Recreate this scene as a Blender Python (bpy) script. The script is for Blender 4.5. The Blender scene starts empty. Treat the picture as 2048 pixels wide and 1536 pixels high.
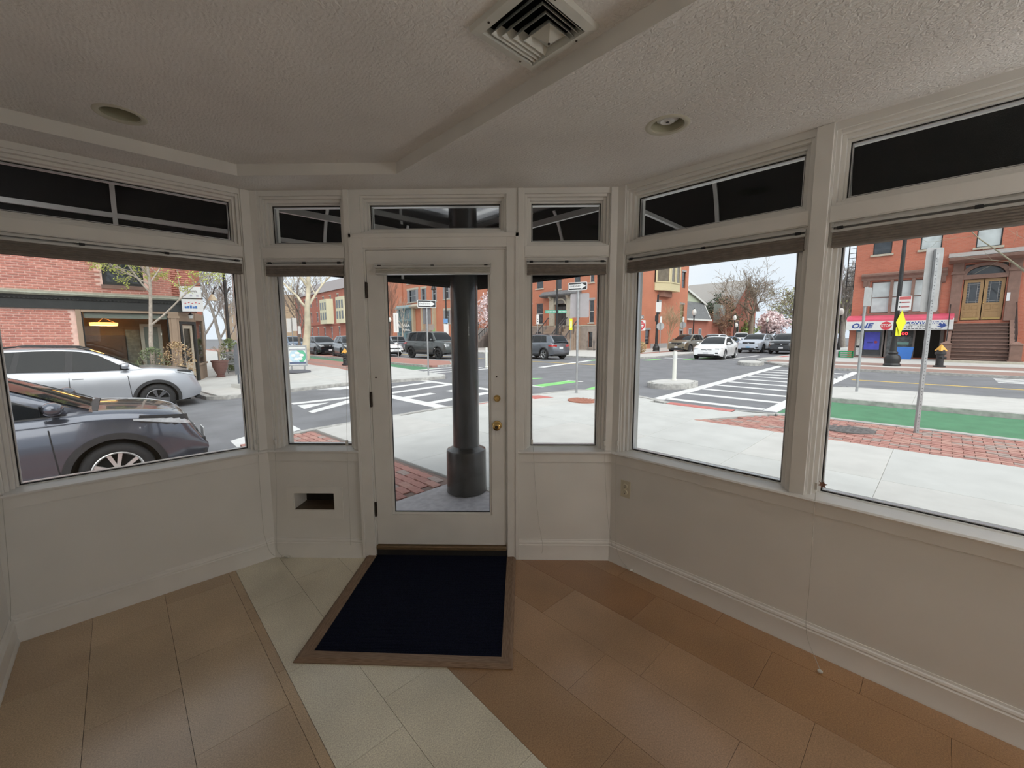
import bpy, bmesh, math, random
from mathutils import Vector, Matrix, noise
from math import sin, cos, pi, radians, sqrt, atan2, tan
S = sqrt(.5)
SC = bpy.context.scene
COL = SC.collection
random.seed(7)

# ---------------------------------------------------------------- camera
F = 820.87
CAM = Vector((0, 0, 1.567))
YAW, PITCH, ROLL = radians(1.2766), radians(6.7622), radians(-.1249)
FW = Vector((-sin(YAW) * cos(PITCH), cos(YAW) * cos(PITCH), -sin(PITCH)))
R0 = Vector((cos(YAW), sin(YAW), 0)); U0 = R0.cross(FW)
RT = R0 * cos(ROLL) + U0 * sin(ROLL); UP = U0 * cos(ROLL) - R0 * sin(ROLL)
cd = bpy.data.cameras.new('camera'); cam = bpy.data.objects.new('camera', cd); COL.objects.link(cam)
cd.sensor_width = 36; cd.lens = F / 2048 * 36; cd.clip_start = .02; cd.clip_end = 600
cam.matrix_world = Matrix(((RT.x, UP.x, -FW.x, CAM.x), (RT.y, UP.y, -FW.y, CAM.y), (RT.z, UP.z, -FW.z, CAM.z), (0, 0, 0, 1)))
SC.camera = cam
# ---------------------------------------------------------------- view, sky, sun
SC.view_settings.view_transform = 'Standard'; SC.view_settings.look = 'None'
SC.view_settings.exposure = 0.45; SC.view_settings.gamma = 1; SC.view_settings.use_curve_mapping = False
W = bpy.data.worlds.new('overcast_sky'); SC.world = W; W.use_nodes = True
nt = W.node_tree; nt.nodes.clear()
wo = nt.nodes.new('ShaderNodeOutputWorld'); bg = nt.nodes.new('ShaderNodeBackground')
tc = nt.nodes.new('ShaderNodeTexCoord'); nz = nt.nodes.new('ShaderNodeTexNoise'); rp = nt.nodes.new('ShaderNodeValToRGB')
nz.inputs['Scale'].default_value = 2.2; nz.inputs['Detail'].default_value = 5
rp.color_ramp.elements[0].position = .35; rp.color_ramp.elements[0].color = (.70, .79, .92, 1)
rp.color_ramp.elements[1].position = .65; rp.color_ramp.elements[1].color = (.93, .95, .98, 1)
nt.links.new(tc.outputs['Generated'], nz.inputs['Vector']); nt.links.new(nz.outputs['Fac'], rp.inputs['Fac'])
nt.links.new(rp.outputs['Color'], bg.inputs['Color']); nt.links.new(bg.outputs[0], wo.inputs[0])
bg.inputs['Strength'].default_value = .82
sd = bpy.data.lights.new('hazy_sun', 'SUN'); sun = bpy.data.objects.new('hazy_sun', sd); COL.objects.link(sun)
sd.energy = 2.2; sd.angle = radians(80); sd.color = (1, .96, .9)
sun.rotation_euler = (radians(42), 0, radians(22))
FILL_PANEL = .5; FILL_GLOBE = (15., 22., 28.)  # strengths of the fill lights added behind the camera
SC.cycles.max_bounces = 7; SC.cycles.diffuse_bounces = 5; SC.cycles.glossy_bounces = 3; SC.cycles.transparent_max_bounces = 10; SC.cycles.adaptive_threshold = .08; SC.cycles.debug_use_spatial_splits = True; SC.cycles.caustics_reflective = False; SC.cycles.caustics_refractive = False
SC.cycles.sample_clamp_indirect = 6

# ---------------------------------------------------------------- frames
# u runs along the side street (to the right and away), v along the main street (to the left and away)
def UV(u, v, z=0): return Vector(((u - v) * S, (u + v) * S, z))
def zr(u, v): return min(0., -.33 + .0366667 * max(u, -1.)) - .005 * max(0., min(v, 40) - 8)     # the road falls to the left
def zs(u, v):                                                                      # pavement by the shop
    t = max(u - 2.38, v - 3.19); return zr(u, v) + .1 + .2 * max(0., min(1., 1 - t / 4.5))
def zA(u, v): return zr(u, v) + .1 + .13 * max(0., min(1., (v - 15) / 3))         # pavement across the side street
def zk(u, v): return zr(u, v) + .12
def vpx(px, u): d = ray(px, 670); return u * (d.y - d.x) / (d.y + d.x)
def ray(px, py): return FW + RT * ((px - 1024) / F) + UP * ((768 - py) / F)
def G(px, py, fn=zr):
    z = 0.
    d = ray(px, py)
    for _ in range(25):
        P = CAM + d * ((z - CAM.z) / d.z); u, v = (P.x + P.y) * S, (P.y - P.x) * S
        z = fn(u, v) if callable(fn) else fn
    return u, v, z
def atd(px, py, u=None, v=None):
    d = ray(px, py)
    t = u / ((d.x + d.y) * S) if u is not None else v / ((d.y - d.x) * S)
    P = CAM + d * t
    return ((P.y - P.x) * S if u is not None else (P.x + P.y) * S), P.z

# ---------------------------------------------------------------- mesh helpers
class MB:
    def __init__(s): s.v = []; s.f = []; s.m = []
    def add(s, vs, fs, mi=0):
        o = len(s.v); s.v += [tuple(p) for p in vs]
        for f in fs: s.f.append([o + i for i in f]); s.m.append(mi)
        return s
    def box(s, x0, x1, y0, y1, z0, z1, mi=0):
        return s.add([(x0, y0, z0), (x1, y0, z0), (x1, y1, z0), (x0, y1, z0), (x0, y0, z1), (x1, y0, z1), (x1, y1, z1), (x0, y1, z1)],
                     [(0, 3, 2, 1), (4, 5, 6, 7), (0, 1, 5, 4), (1, 2, 6, 5), (2, 3, 7, 6), (3, 0, 4, 7)], mi)
    def prism(s, pts, z0, z1, mi=0):           # pts 2D ccw; z0/z1 numbers or functions of (x,y)
        n = len(pts); a = z0 if callable(z0) else (lambda x, y: z0); b = z1 if callable(z1) else (lambda x, y: z1)
        vs = [(x, y, a(x, y)) for x, y in pts] + [(x, y, b(x, y)) for x, y in pts]
        fs = [tuple(range(n))[::-1], tuple(range(n, 2 * n))] + [(i, (i + 1) % n, n + (i + 1) % n, n + i) for i in range(n)]
        return s.add(vs, fs, mi)
    def extr(s, prof, axis, a, b, mi=0, f=None):   # profile 2D extruded along axis 'x','y','z' from a to b
        n = len(prof)
        mk = {'x': lambda t, p: (t, p[0], p[1]), 'y': lambda t, p: (p[0], t, p[1]), 'z': lambda t, p: (p[0], p[1], t)}[axis]
        vs = [mk(a, p) for p in prof] + [mk(b, p) for p in prof]
        return s.add(vs, [tuple(range(n)), tuple(range(2 * n - 1, n - 1, -1))] + [(i, n + i, n + (i + 1) % n, (i + 1) % n) for i in range(n)], mi)
    def tube(s, pts, r, n=8, mi=0, caps=True):
        pts = [Vector(p) for p in pts]; k = len(pts); rr = r if isinstance(r, (list, tuple)) else [r] * k
        o = len(s.v); prev = None
        for i, p in enumerate(pts):
            d = (pts[min(i + 1, k - 1)] - pts[max(i - 1, 0)])
            d = d.normalized() if d.length > 1e-9 else Vector((0, 0, 1))
            a = prev if prev is not None else (Vector((0, 0, 1)) if abs(d.z) < .9 else Vector((1, 0, 0)))
            x = (a - d * a.dot(d))
            x = x.normalized() if x.length > 1e-6 else d.orthogonal().normalized()
            prev = x; y = d.cross(x)
            for j in range(n):
                t = 2 * pi * j / n; s.v.append(tuple(p + (x * cos(t) + y * sin(t)) * rr[i]))
        for i in range(k - 1):
            for j in range(n):
                s.f.append([o + i * n + j, o + i * n + (j + 1) % n, o + (i + 1) * n + (j + 1) % n, o + (i + 1) * n + j]); s.m.append(mi)
        if caps:
            s.f.append([o + j for j in range(n)][::-1]); s.m.append(mi)
            s.f.append([o + (k - 1) * n + j for j in range(n)]); s.m.append(mi)
        return s
    def lathe(s, prof, n=24, c=(0, 0, 0), axis='z', mi=0, arc=2 * pi):
        o = len(s.v); k = len(prof); full = abs(arc - 2 * pi) < 1e-6; nn = n if full else n + 1
        for (r, h) in prof:
            for j in range(nn):
                t = arc * j / n; a, b = r * cos(t), r * sin(t)
                p = {'z': (a, b, h), 'x': (h, a, b), 'y': (b, h, a)}[axis]
                s.v.append((c[0] + p[0], c[1] + p[1], c[2] + p[2]))
        for i in range(k - 1):
            for j in range(n if full else nn - 1):
                j2 = (j + 1) % nn
                s.f.append([o + i * nn + j, o + i * nn + j2, o + (i + 1) * nn + j2, o + (i + 1) * nn + j]); s.m.append(mi)
        return s
    def grid(s, pts, mi=0, flip=False):        # pts[i][j]
        o = len(s.v); m = len(pts[0])
        for r in pts: s.v += [tuple(p) for p in r]
        for i in range(len(pts) - 1):
            for j in range(m - 1):
                q = [o + i * m + j, o + i * m + j + 1, o + (i + 1) * m + j + 1, o + (i + 1) * m + j]
                s.f.append(q[::-1] if flip else q); s.m.append(mi)
        return s
    def frame(s, x0, x1, z0, z1, w, y0, y1, mi=0):   # rectangular frame in the xz plane
        wl, wr, wb, wt = w if isinstance(w, tuple) else (w,) * 4
        s.box(x0, x0 + wl, y0, y1, z0, z1, mi); s.box(x1 - wr, x1, y0, y1, z0, z1, mi)
        if wb: s.box(x0 + wl, x1 - wr, y0, y1, z0, z0 + wb, mi)
        if wt: s.box(x0 + wl, x1 - wr, y0, y1, z1 - wt, z1, mi)
        return s
    def holed(s, x0, x1, z0, z1, y0, y1, holes, mi=0):  # slab in xz with rectangular holes (hx0,hx1,hz0,hz1)
        xs = sorted(set([x0, x1] + [min(max(h[k], x0), x1) for h in holes for k in (0, 1)])); zs_ = sorted(set([z0, z1] + [min(max(h[k], z0), z1) for h in holes for k in (2, 3)]))
        def solid(i, j):
            if i < 0 or j < 0 or i >= len(xs) - 1 or j >= len(zs_) - 1: return False
            cx, cz = (xs[i] + xs[i + 1]) / 2, (zs_[j] + zs_[j + 1]) / 2
            return not any(h[0] < cx < h[1] and h[2] < cz < h[3] for h in holes)
        for i in range(len(xs) - 1):
            for j in range(len(zs_) - 1):
                if not solid(i, j): continue
                a, b, c, d = xs[i], xs[i + 1], zs_[j], zs_[j + 1]
                s.add([(a, y0, c), (b, y0, c), (b, y0, d), (a, y0, d)], [(0, 1, 2, 3)], mi); s.add([(a, y1, c), (b, y1, c), (b, y1, d), (a, y1, d)], [(3, 2, 1, 0)], mi)
                if not solid(i - 1, j): s.add([(a, y0, c), (a, y1, c), (a, y1, d), (a, y0, d)], [(3, 2, 1, 0)], mi)
                if not solid(i + 1, j): s.add([(b, y0, c), (b, y1, c), (b, y1, d), (b, y0, d)], [(0, 1, 2, 3)], mi)
                if not solid(i, j - 1): s.add([(a, y0, c), (b, y0, c), (b, y1, c), (a, y1, c)], [(3, 2, 1, 0)], mi)
                if not solid(i, j + 1): s.add([(a, y0, d), (b, y0, d), (b, y1, d), (a, y1, d)], [(0, 1, 2, 3)], mi)
        return s
    def sphere(s, c, r, n=12, m=8, mi=0):
        rx, ry, rz = r if isinstance(r, tuple) else (r, r, r)
        return s.grid([[(c[0] + rx * sin(pi * i / m) * cos(2 * pi * j / n), c[1] + ry * sin(pi * i / m) * sin(2 * pi * j / n), c[2] + rz * cos(pi * i / m)) for j in range(n + 1)] for i in range(m + 1)], mi)
    def build(s, name, mat, parent=None, smooth=False, loc=None, rz=0., bevel=0., uv=None, link=True):
        me = bpy.data.meshes.new(name); me.from_pydata(s.v, [], s.f)
        ms = mat if isinstance(mat, (list, tuple)) else [mat]
        for m in ms: me.materials.append(m)
        if len(ms) > 1: me.polygons.foreach_set('material_index', s.m)
        bm = bmesh.new(); bm.from_mesh(me)
        if smooth: bmesh.ops.remove_doubles(bm, verts=bm.verts, dist=1e-5)
        bmesh.ops.recalc_face_normals(bm, faces=bm.faces)
        if bevel:
            bmesh.ops.bevel(bm, geom=[e for e in bm.edges if len(e.link_faces) == 2 and e.calc_face_angle(0) > .5], offset=bevel, segments=2, affect='EDGES', profile=.6)
        if smooth: [setattr(f, 'smooth', True) for f in bm.faces]
        bm.to_mesh(me); bm.free()
        if smooth is True or smooth:
            try: me.set_sharp_from_angle(angle=radians(38 if smooth is True else smooth))
            except Exception: pass
        o = bpy.data.objects.new(name, me); COL.objects.link(o)
        if parent: o.parent = parent
        if loc is not None: o.location = loc
        if rz: o.rotation_euler = (0, 0, rz)
        return o
def tag(o, label=None, cat=None, group=None, kind=None):
    if label: o['label'] = label
    if cat: o['category'] = cat
    if group: o['group'] = group
    if kind: o['kind'] = kind
    return o
def thing(name, label, cat, loc=(0, 0, 0), rz=0., group=None, kind=None):
    o = bpy.data.objects.new(name, None); COL.objects.link(o); o.location = loc; o.rotation_euler = (0, 0, rz); o.empty_display_size = .1
    return tag(o, label, cat, group, kind)
def struct(o): o['kind'] = 'structure'; return o
def inst(o, parent, loc=(0, 0, 0), rot=(0, 0, 0), scale=None, name=None):
    c = o.copy(); COL.objects.link(c); c.parent = parent; c.location = loc; c.rotation_euler = rot
    if scale: c.scale = scale
    if name: c.name = name
    return c
def squiggle(par, mat, x0, x1, z, h, y, n=7, r=.012, name='script_marks', seed=1):
    rg = random.Random(seed); m = MB(); k = n * 6; pts = [(x0 + (x1 - x0) * i / k, y, z + h * .5 * sin(2 * pi * i / 6 + .6 * sin(i)) * rg.uniform(.5, 1.1)) for i in range(k + 1)]
    return m.tube(pts, r, 5).build(name, mat, par)
def lettering(txt, size, mat, parent, loc, rot, name='lettering', sx=1., shear=0., ext=.002, bold=0.):
    c = bpy.data.curves.new('t', 'FONT'); c.body = txt; c.size = size; c.align_x = 'CENTER'; c.align_y = 'CENTER'; c.shear = shear; c.extrude = ext; c.resolution_u = 2; c.offset = bold * size
    t = bpy.data.objects.new('t', c); COL.objects.link(t)
    me = bpy.data.meshes.new_from_object(t.evaluated_get(bpy.context.evaluated_depsgraph_get()))
    bpy.data.objects.remove(t); bpy.data.curves.remove(c)
    me.materials.clear(); me.materials.append(mat); me.name = name
    o = bpy.data.objects.new(name, me); COL.objects.link(o); o.parent = parent; o.location = loc; o.rotation_euler = rot; o.scale = (sx, 1, 1)
    return o

# ---------------------------------------------------------------- materials
_M = {}
def srgb(r, g, b): return tuple(((c / 255) / 12.92 if c / 255 <= .04045 else ((c / 255 + .055) / 1.055) ** 2.4) for c in (r, g, b))
def M(name, col=(.5, .5, .5), rough=.6, metal=0., var=.08, scale=12., bump=0., bscale=150., spec=.5, coat=0., emit=0., detail=1., mode=None, ecol=None, aniso=None):
    if name in _M: return _M[name]
    m = bpy.data.materials.new(name); m.use_nodes = True; N = m.node_tree.nodes; L = m.node_tree.links; b = N['Principled BSDF']
    b.inputs['Roughness'].default_value = rough; b.inputs['Metallic'].default_value = metal; b.inputs['Specular IOR Level'].default_value = spec
    if coat: b.inputs['Coat Weight'].default_value = coat; b.inputs['Coat Roughness'].default_value = .03
    c = tuple(col[:3])
    t = N.new('ShaderNodeTexCoord'); src = t.outputs['Object']
    if aniso: mp = N.new('ShaderNodeMapping'); mp.inputs['Scale'].default_value = aniso; L.new(src, mp.inputs['Vector']); src = mp.outputs[0]
    if var:
        n = N.new('ShaderNodeTexNoise'); n.inputs['Scale'].default_value = scale; n.inputs['Detail'].default_value = detail; L.new(src, n.inputs['Vector'])
        r = N.new('ShaderNodeValToRGB'); r.color_ramp.elements[0].position = .3; r.color_ramp.elements[1].position = .7
        r.color_ramp.elements[0].color = tuple(max(0, x * (1 - var)) for x in c) + (1,); r.color_ramp.elements[1].color = tuple(min(1, x * (1 + var)) for x in c) + (1,)
        L.new(n.outputs['Fac'], r.inputs['Fac']); L.new(r.outputs['Color'], b.inputs['Base Color'])
    else: b.inputs['Base Color'].default_value = c + (1,)
    if bump:
        n2 = N.new('ShaderNodeTexNoise'); n2.inputs['Scale'].default_value = bscale; n2.inputs['Detail'].default_value = 4; L.new(src, n2.inputs['Vector'])
        if mode == 'swirl':
            n2.inputs['Distortion'].default_value = 1.2; n2.inputs['Detail'].default_value = 3
            vo = N.new('ShaderNodeTexWave'); vo.inputs['Scale'].default_value = bscale * .35; vo.inputs['Distortion'].default_value = 14; vo.inputs['Detail'].default_value = 2; vo.inputs['Detail Scale'].default_value = .35
            L.new(src, vo.inputs['Vector']); ad = N.new('ShaderNodeMath'); ad.operation = 'MULTIPLY_ADD'; ad.inputs[1].default_value = .10; L.new(vo.outputs['Fac'], ad.inputs[0]); L.new(n2.outputs['Fac'], ad.inputs[2]); ho = ad.outputs[0]
        else: ho = n2.outputs['Fac']
        bp = N.new('ShaderNodeBump'); bp.inputs['Strength'].default_value = bump; bp.inputs['Distance'].default_value = .01; L.new(ho, bp.inputs['Height']); L.new(bp.outputs[0], b.inputs['Normal'])
    if emit: b.inputs['Emission Color'].default_value = tuple(ecol or c) + (1,); b.inputs['Emission Strength'].default_value = emit
    _M[name] = m; return m
def BRICK(name, c1, c2, mortar, scale=1., bw=.215, bh=.075, ms=.010):
    if name in _M: return _M[name]
    m = bpy.data.materials.new(name); m.use_nodes = True; N = m.node_tree.nodes; L = m.node_tree.links; b = N['Principled BSDF']; b.inputs['Roughness'].default_value = .85
    t = N.new('ShaderNodeTexCoord'); sx = N.new('ShaderNodeSeparateXYZ'); cx = N.new('ShaderNodeCombineXYZ'); ad = N.new('ShaderNodeMath'); ad.operation = 'ADD'
    L.new(t.outputs['Object'], sx.inputs[0]); L.new(sx.outputs[0], ad.inputs[0]); L.new(sx.outputs[1], ad.inputs[1]); L.new(ad.outputs[0], cx.inputs[0]); L.new(sx.outputs[2], cx.inputs[1])
    k = N.new('ShaderNodeTexBrick'); k.inputs['Scale'].default_value = 1 / scale; k.inputs['Brick Width'].default_value = bw; k.inputs['Row Height'].default_value = bh; k.inputs['Mortar Size'].default_value = ms; k.inputs['Bias'].default_value = 0.
    for i, c in (('Color1', c1), ('Color2', c2), ('Mortar', mortar)): k.inputs[i].default_value = tuple(c) + (1,)
    L.new(cx.outputs[0], k.inputs['Vector'])
    n = N.new('ShaderNodeTexNoise'); n.inputs['Scale'].default_value = .7; L.new(t.outputs['Object'], n.inputs['Vector']); mx = N.new('ShaderNodeMix'); mx.data_type = 'RGBA'; mx.blend_type = 'MULTIPLY'
    r = N.new('ShaderNodeValToRGB'); r.color_ramp.elements[0].color = (.8, .8, .8, 1); r.color_ramp.elements[1].color = (1.12, 1.1, 1.08, 1); L.new(n.outputs['Fac'], r.inputs['Fac'])
    mx.inputs['Factor'].default_value = 1; L.new(k.outputs['Color'], mx.inputs['A']); L.new(r.outputs['Color'], mx.inputs['B']); L.new(mx.outputs['Result'], b.inputs['Base Color'])
    bp = N.new('ShaderNodeBump'); bp.inputs['Strength'].default_value = .4; bp.inputs['Distance'].default_value = .01; bp.invert = True; L.new(k.outputs['Fac'], bp.inputs['Height']); L.new(bp.outputs[0], b.inputs['Normal'])
    _M[name] = m; return m
def GLASS(name, tint=(1, 1, 1), refl=.6):
    if name in _M: return _M[name]
    m = bpy.data.materials.new(name); m.use_nodes = True; N = m.node_tree.nodes; L = m.node_tree.links; N.clear()
    o = N.new('ShaderNodeOutputMaterial'); mx = N.new('ShaderNodeMixShader'); tr = N.new('ShaderNodeBsdfTransparent'); gl = N.new('ShaderNodeBsdfGlossy'); fr = N.new('ShaderNodeFresnel'); mu = N.new('ShaderNodeMath')
    tr.inputs[0].default_value = tuple(tint) + (1,); gl.inputs['Roughness'].default_value = .01; fr.inputs['IOR'].default_value = 1.45; mu.operation = 'MULTIPLY'; mu.inputs[1].default_value = refl
    L.new(fr.outputs[0], mu.inputs[0]); L.new(mu.outputs[0], mx.inputs[0]); L.new(tr.outputs[0], mx.inputs[1]); L.new(gl.outputs[0], mx.inputs[2]); L.new(mx.outputs[0], o.inputs[0])
    _M[name] = m; return m
def WOOD(name, c1, c2, axis=(1, 12, 12), rough=.5):
    if name in _M: return _M[name]
    m = M(name, c1, rough, var=.001, bump=.1, bscale=60, aniso=axis)
    for n in m.node_tree.nodes:
        if n.type == 'VALTORGB': n.color_ramp.elements[0].color = tuple(c1) + (1,); n.color_ramp.elements[1].color = tuple(c2) + (1,)
    return m
# ================================================================ INTERIOR
D, XL, XR, HC, HT = 2.748, -1.762, .6205, 2.50, 2.565
WALL = {'front': (Vector((XL, D, 0)), 0.), 'right': (Vector((XR, D, 0)), -pi / 4), 'left': (Vector((XL, D, 0)), pi / 4)}
def onwall(px, py, key, off=0.):
    o, a = WALL[key]; ax = Vector((cos(a), sin(a), 0)); ay = Vector((-sin(a), cos(a), 0)); d = ray(px, py)
    t = (ay.dot(o - CAM) + off) / ay.dot(d); P = CAM + d * t - o
    return (P.dot(ax), off, P.z)
paint = M('white_trim_paint', (.84, .825, .79), .42, var=.03, scale=6, detail=1)
wallp = M('white_wall_paint', (.83, .818, .785), .6, var=.03, scale=3, detail=1)
ceilp = M('swirled_plaster', (.82, .80, .775), .75, var=.05, scale=2.5, bump=.8, bscale=55, mode='swirl')
fasc = M('smooth_plaster', (.80, .78, .74), .7, var=.04, scale=4, detail=1)
gasket = M('black_gasket', (.015, .015, .017), .6, var=0)
glass = GLASS('window_glass', (.97, .985, .98), .55)
TH = .16
def wb(mb, name, mat, key, parent=None, **k):
    if parent is not None: return mb.build(name, mat, parent, **k)
    return mb.build(name, mat, None, loc=WALL[key][0], rz=WALL[key][1], **k)
FX = lambda x: x - XL   # world X to front wall local
win = {  # name: wall, x0, x1, main?, transom z0
    'fl': ('front', FX(-1.704), FX(-1.155)), 'fr': ('front', FX(.024), FX(.566)),
    'r1': ('right', .062, 1.022), 'r2': ('right', 1.102, 2.42), 'r3': ('right', 2.50, 3.82), 'r4': ('right', 3.90, 5.3), 'l1': ('left', -1.17, -.062)}
DTX = (FX(-1.045), FX(-.095))
Z0, Z1, T0, T1 = .785, 2.072, 2.146, 2.467
holes = {'front': [], 'right': [], 'left': []}
for k, (w_, a, b) in win.items(): holes[w_] += [(a, b, Z0, Z1), (a, b, T0, T1)]
DX0, DX1, DZ0, DZ1 = FX(-1.025), FX(-.099), .0, 2.128
holes['front'] += [(DTX[0], DTX[1], 2.232, T1), (DX0, DX1, -1, DZ1), (FX(-1.605), FX(-1.315), .343, .468)]
LEN = {'front': (-.06, XR - XL + .06), 'right': (-.06, 6.0), 'left': (-1.216, .06)}
for key, nm in (('front', 'wall_front'), ('right', 'wall_right'), ('left', 'wall_left')):
    mb = MB(); a, b = LEN[key]; mb.holed(a, b, -.1, 2.95, 0, TH, holes[key]); struct(wb(mb, nm, wallp, key))
# return wall, rear wall (in u, v)
def uvobj(mb, name, mat, parent=None, **k): return mb.build(name, mat, parent, loc=(0, 0, 0), rz=pi / 4, **k)
struct(uvobj(MB().box(-.676, -.516, -4.66, 3.349, -.1, 2.95), 'wall_return', wallp))
struct(uvobj(MB().box(-.676, 2.54, -4.66, -4.5, -.1, 2.95), 'wall_back', wallp))
# floor
base = M('floor_adhesive', (.05, .035, .02), .9)
room = [(-.516, -4.5), (2.382, -4.5), (2.382, 1.505), (.697, 3.189), (-.516, 3.189)]
def clip(poly, conv):
    for i in range(len(conv)):
        (ax, ay), (bx, by) = conv[i], conv[(i + 1) % len(conv)]; out = []
        ins = lambda p: (bx - ax) * (p[1] - ay) - (by - ay) * (p[0] - ax) >= -1e-9
        for j in range(len(poly)):
            p, q = poly[j], poly[(j + 1) % len(poly)]; ip, iq = ins(p), ins(q)
            if ip: out.append(p)
            if ip != iq:
                d1 = (bx - ax) * (p[1] - ay) - (by - ay) * (p[0] - ax); d2 = (bx - ax) * (q[1] - ay) - (by - ay) * (q[0] - ax); t = d1 / (d1 - d2)
                out.append((p[0] + (q[0] - p[0]) * t, p[1] + (q[1] - p[1]) * t))
        poly = out
        if len(poly) < 3: return []
    return poly
fl = struct(uvobj(MB().prism(room, -.1, -.005), 'floor', base))
def cork(name, c, sp=.28):
    m = M(name, c, .36, var=.22, scale=190, bump=.12, bscale=260, detail=2)
    N = m.node_tree.nodes; L = m.node_tree.links
    r = [n for n in N if n.type == 'VALTORGB'][0]; t = [n for n in N if n.type == 'TEX_COORD'][0]; b = N['Principled BSDF']
    n2 = N.new('ShaderNodeTexNoise'); n2.inputs['Scale'].default_value = 2.3; L.new(t.outputs['Object'], n2.inputs['Vector'])
    r2 = N.new('ShaderNodeValToRGB'); r2.color_ramp.elements[0].position = .3; r2.color_ramp.elements[1].position = .7; r2.color_ramp.elements[0].color = (.82, .8, .78, 1); r2.color_ramp.elements[1].color = (1.08, 1.06, 1.04, 1)
    L.new(n2.outputs['Fac'], r2.inputs['Fac']); mx = N.new('ShaderNodeMix'); mx.data_type = 'RGBA'; mx.blend_type = 'MULTIPLY'; mx.inputs['Factor'].default_value = 1; b.inputs['Coat Weight'].default_value = 1.; b.inputs['Coat Roughness'].default_value = .24; b.inputs['Coat IOR'].default_value = 1.6
    L.new(r.outputs['Color'], mx.inputs['A']); L.new(r2.outputs['Color'], mx.inputs['B']); L.new(mx.outputs['Result'], b.inputs['Base Color']); return m
tan_ = [cork('tan_cork_%d' % i, c) for i, c in enumerate([(.56, .41, .25), (.59, .435, .27), (.53, .38, .23)])]
cream = [cork('cream_cork_%d' % i, c) for i, c in enumerate([(.86, .785, .63), (.88, .80, .65)])]
brown = [cork('brown_cork_%d' % i, c) for i, c in enumerate([(.40, .22, .10), (.42, .25, .125), (.35, .175, .07), (.46, .285, .16)])]
rows = [(-1.18, -.75, tan_, 2.2), (-.75, -.32, tan_, 2.9), (-.32, .115, tan_, 2.3), (.115, .575, tan_, 2.555), (.575, .632, tan_, 2.0), (.632, 1.0, cream, 1.95), (1.0, 1.42, cream, 1.333),
        (1.42, 1.86, brown, 1.9), (1.86, 2.29, brown, 1.45), (2.29, 2.72, brown, 2.05), (2.72, 3.15, brown, 1.51), (3.15, 3.5, brown, 1.9)]
for ri, (c0, c1, ms, st) in enumerate(rows):
    u0, u1 = c0 * S + .0008, c1 * S - .0008
    k = st - .862 * 12
    while k < 5:
        v0, v1 = k * S + .0006, (k + .862) * S - .0006
        pl = clip([(u0, v0), (u1, v0), (u1, v1), (u0, v1)], room)
        i = int(round((k - st) / .862))
        if ms is brown: m = ms[{7: 1, 8: 3, 9: 3 if i < 0 else 0, 10: 0 if i < 0 else 2, 11: 0}.get(ri, 0)] if ri != 8 else ms[3]
        else: m = ms[(i * 7 + ri) % len(ms)]
        if ri == 7 and k > 2.4: m = cream[0]
        if pl: uvobj(MB().prism(pl, -.005, 0), 'floor_tile', m, fl).parent = fl
        k += .862
for o in fl.children: o.rotation_euler = (0, 0, 0)
# ceiling: soffit ring, fascia, raised tray
tray = [(-.516, 2.945), (.59, 2.945), (1.255, 2.28), (1.255, -4.5), (-.516, -4.5)]
def fill(loops, z):
    bm = bmesh.new(); es = []
    for lp in loops:
        vs = [bm.verts.new((x, y, z)) for x, y in lp]; es += [bm.edges.new((vs[i], vs[(i + 1) % len(vs)])) for i in range(len(vs))]
    bmesh.ops.triangle_fill(bm, use_beauty=True, edges=es); bm.normal_update()
    vs = [tuple(v.co) for v in bm.verts]; bm.verts.index_update(); fs = [[v.index for v in f.verts] for f in bm.faces]; bm.free(); return vs, fs
def touv(x, y): return ((x + y) * S, (y - x) * S)
canR, canL, vent = touv(.655, 1.978), touv(-1.82, 1.955), touv(.041, 1.462)
circ = lambda c, r, n=32: [(c[0] + r * cos(2 * pi * i / n), c[1] + r * sin(2 * pi * i / n)) for i in range(n)]
sof = MB()
full = [(-.516, -4.5), (2.382, -4.5), (2.382, 1.505), (.697, 3.189), (-.516, 3.189)]
sofpoly = [(1.255, -4.5), (2.382, -4.5), (2.382, 1.505), (.697, 3.189), (-.516, 3.189), (-.516, 2.945), (.59, 2.945), (1.255, 2.28)]
sof.add(*fill([sofpoly, circ(canR, .073)], HC))
ce = struct(uvobj(sof, 'ceiling', ceilp))
up = MB(); vq = [(vent[0] - .125, vent[1] - .125), (vent[0] + .125, vent[1] - .125), (vent[0] + .125, vent[1] + .125), (vent[0] - .125, vent[1] + .125)]
up.add(*fill([tray, circ(canL, .073), vq], HT)); o = uvobj(up, 'raised_panel', ceilp, ce); o.rotation_euler = (0, 0, 0)
fa = MB()
for (a, b) in zip(tray[:3], tray[1:4]):
    fa.add([(a[0], a[1], HC), (b[0], b[1], HC), (b[0], b[1], HT), (a[0], a[1], HT)], [(0, 1, 2, 3)])
o = fa.build('fascia', fasc, ce)
struct(uvobj(MB().box(-.676, 2.54, -4.66, 3.349, 2.8, 2.95), 'roof_slab', fasc))
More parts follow.
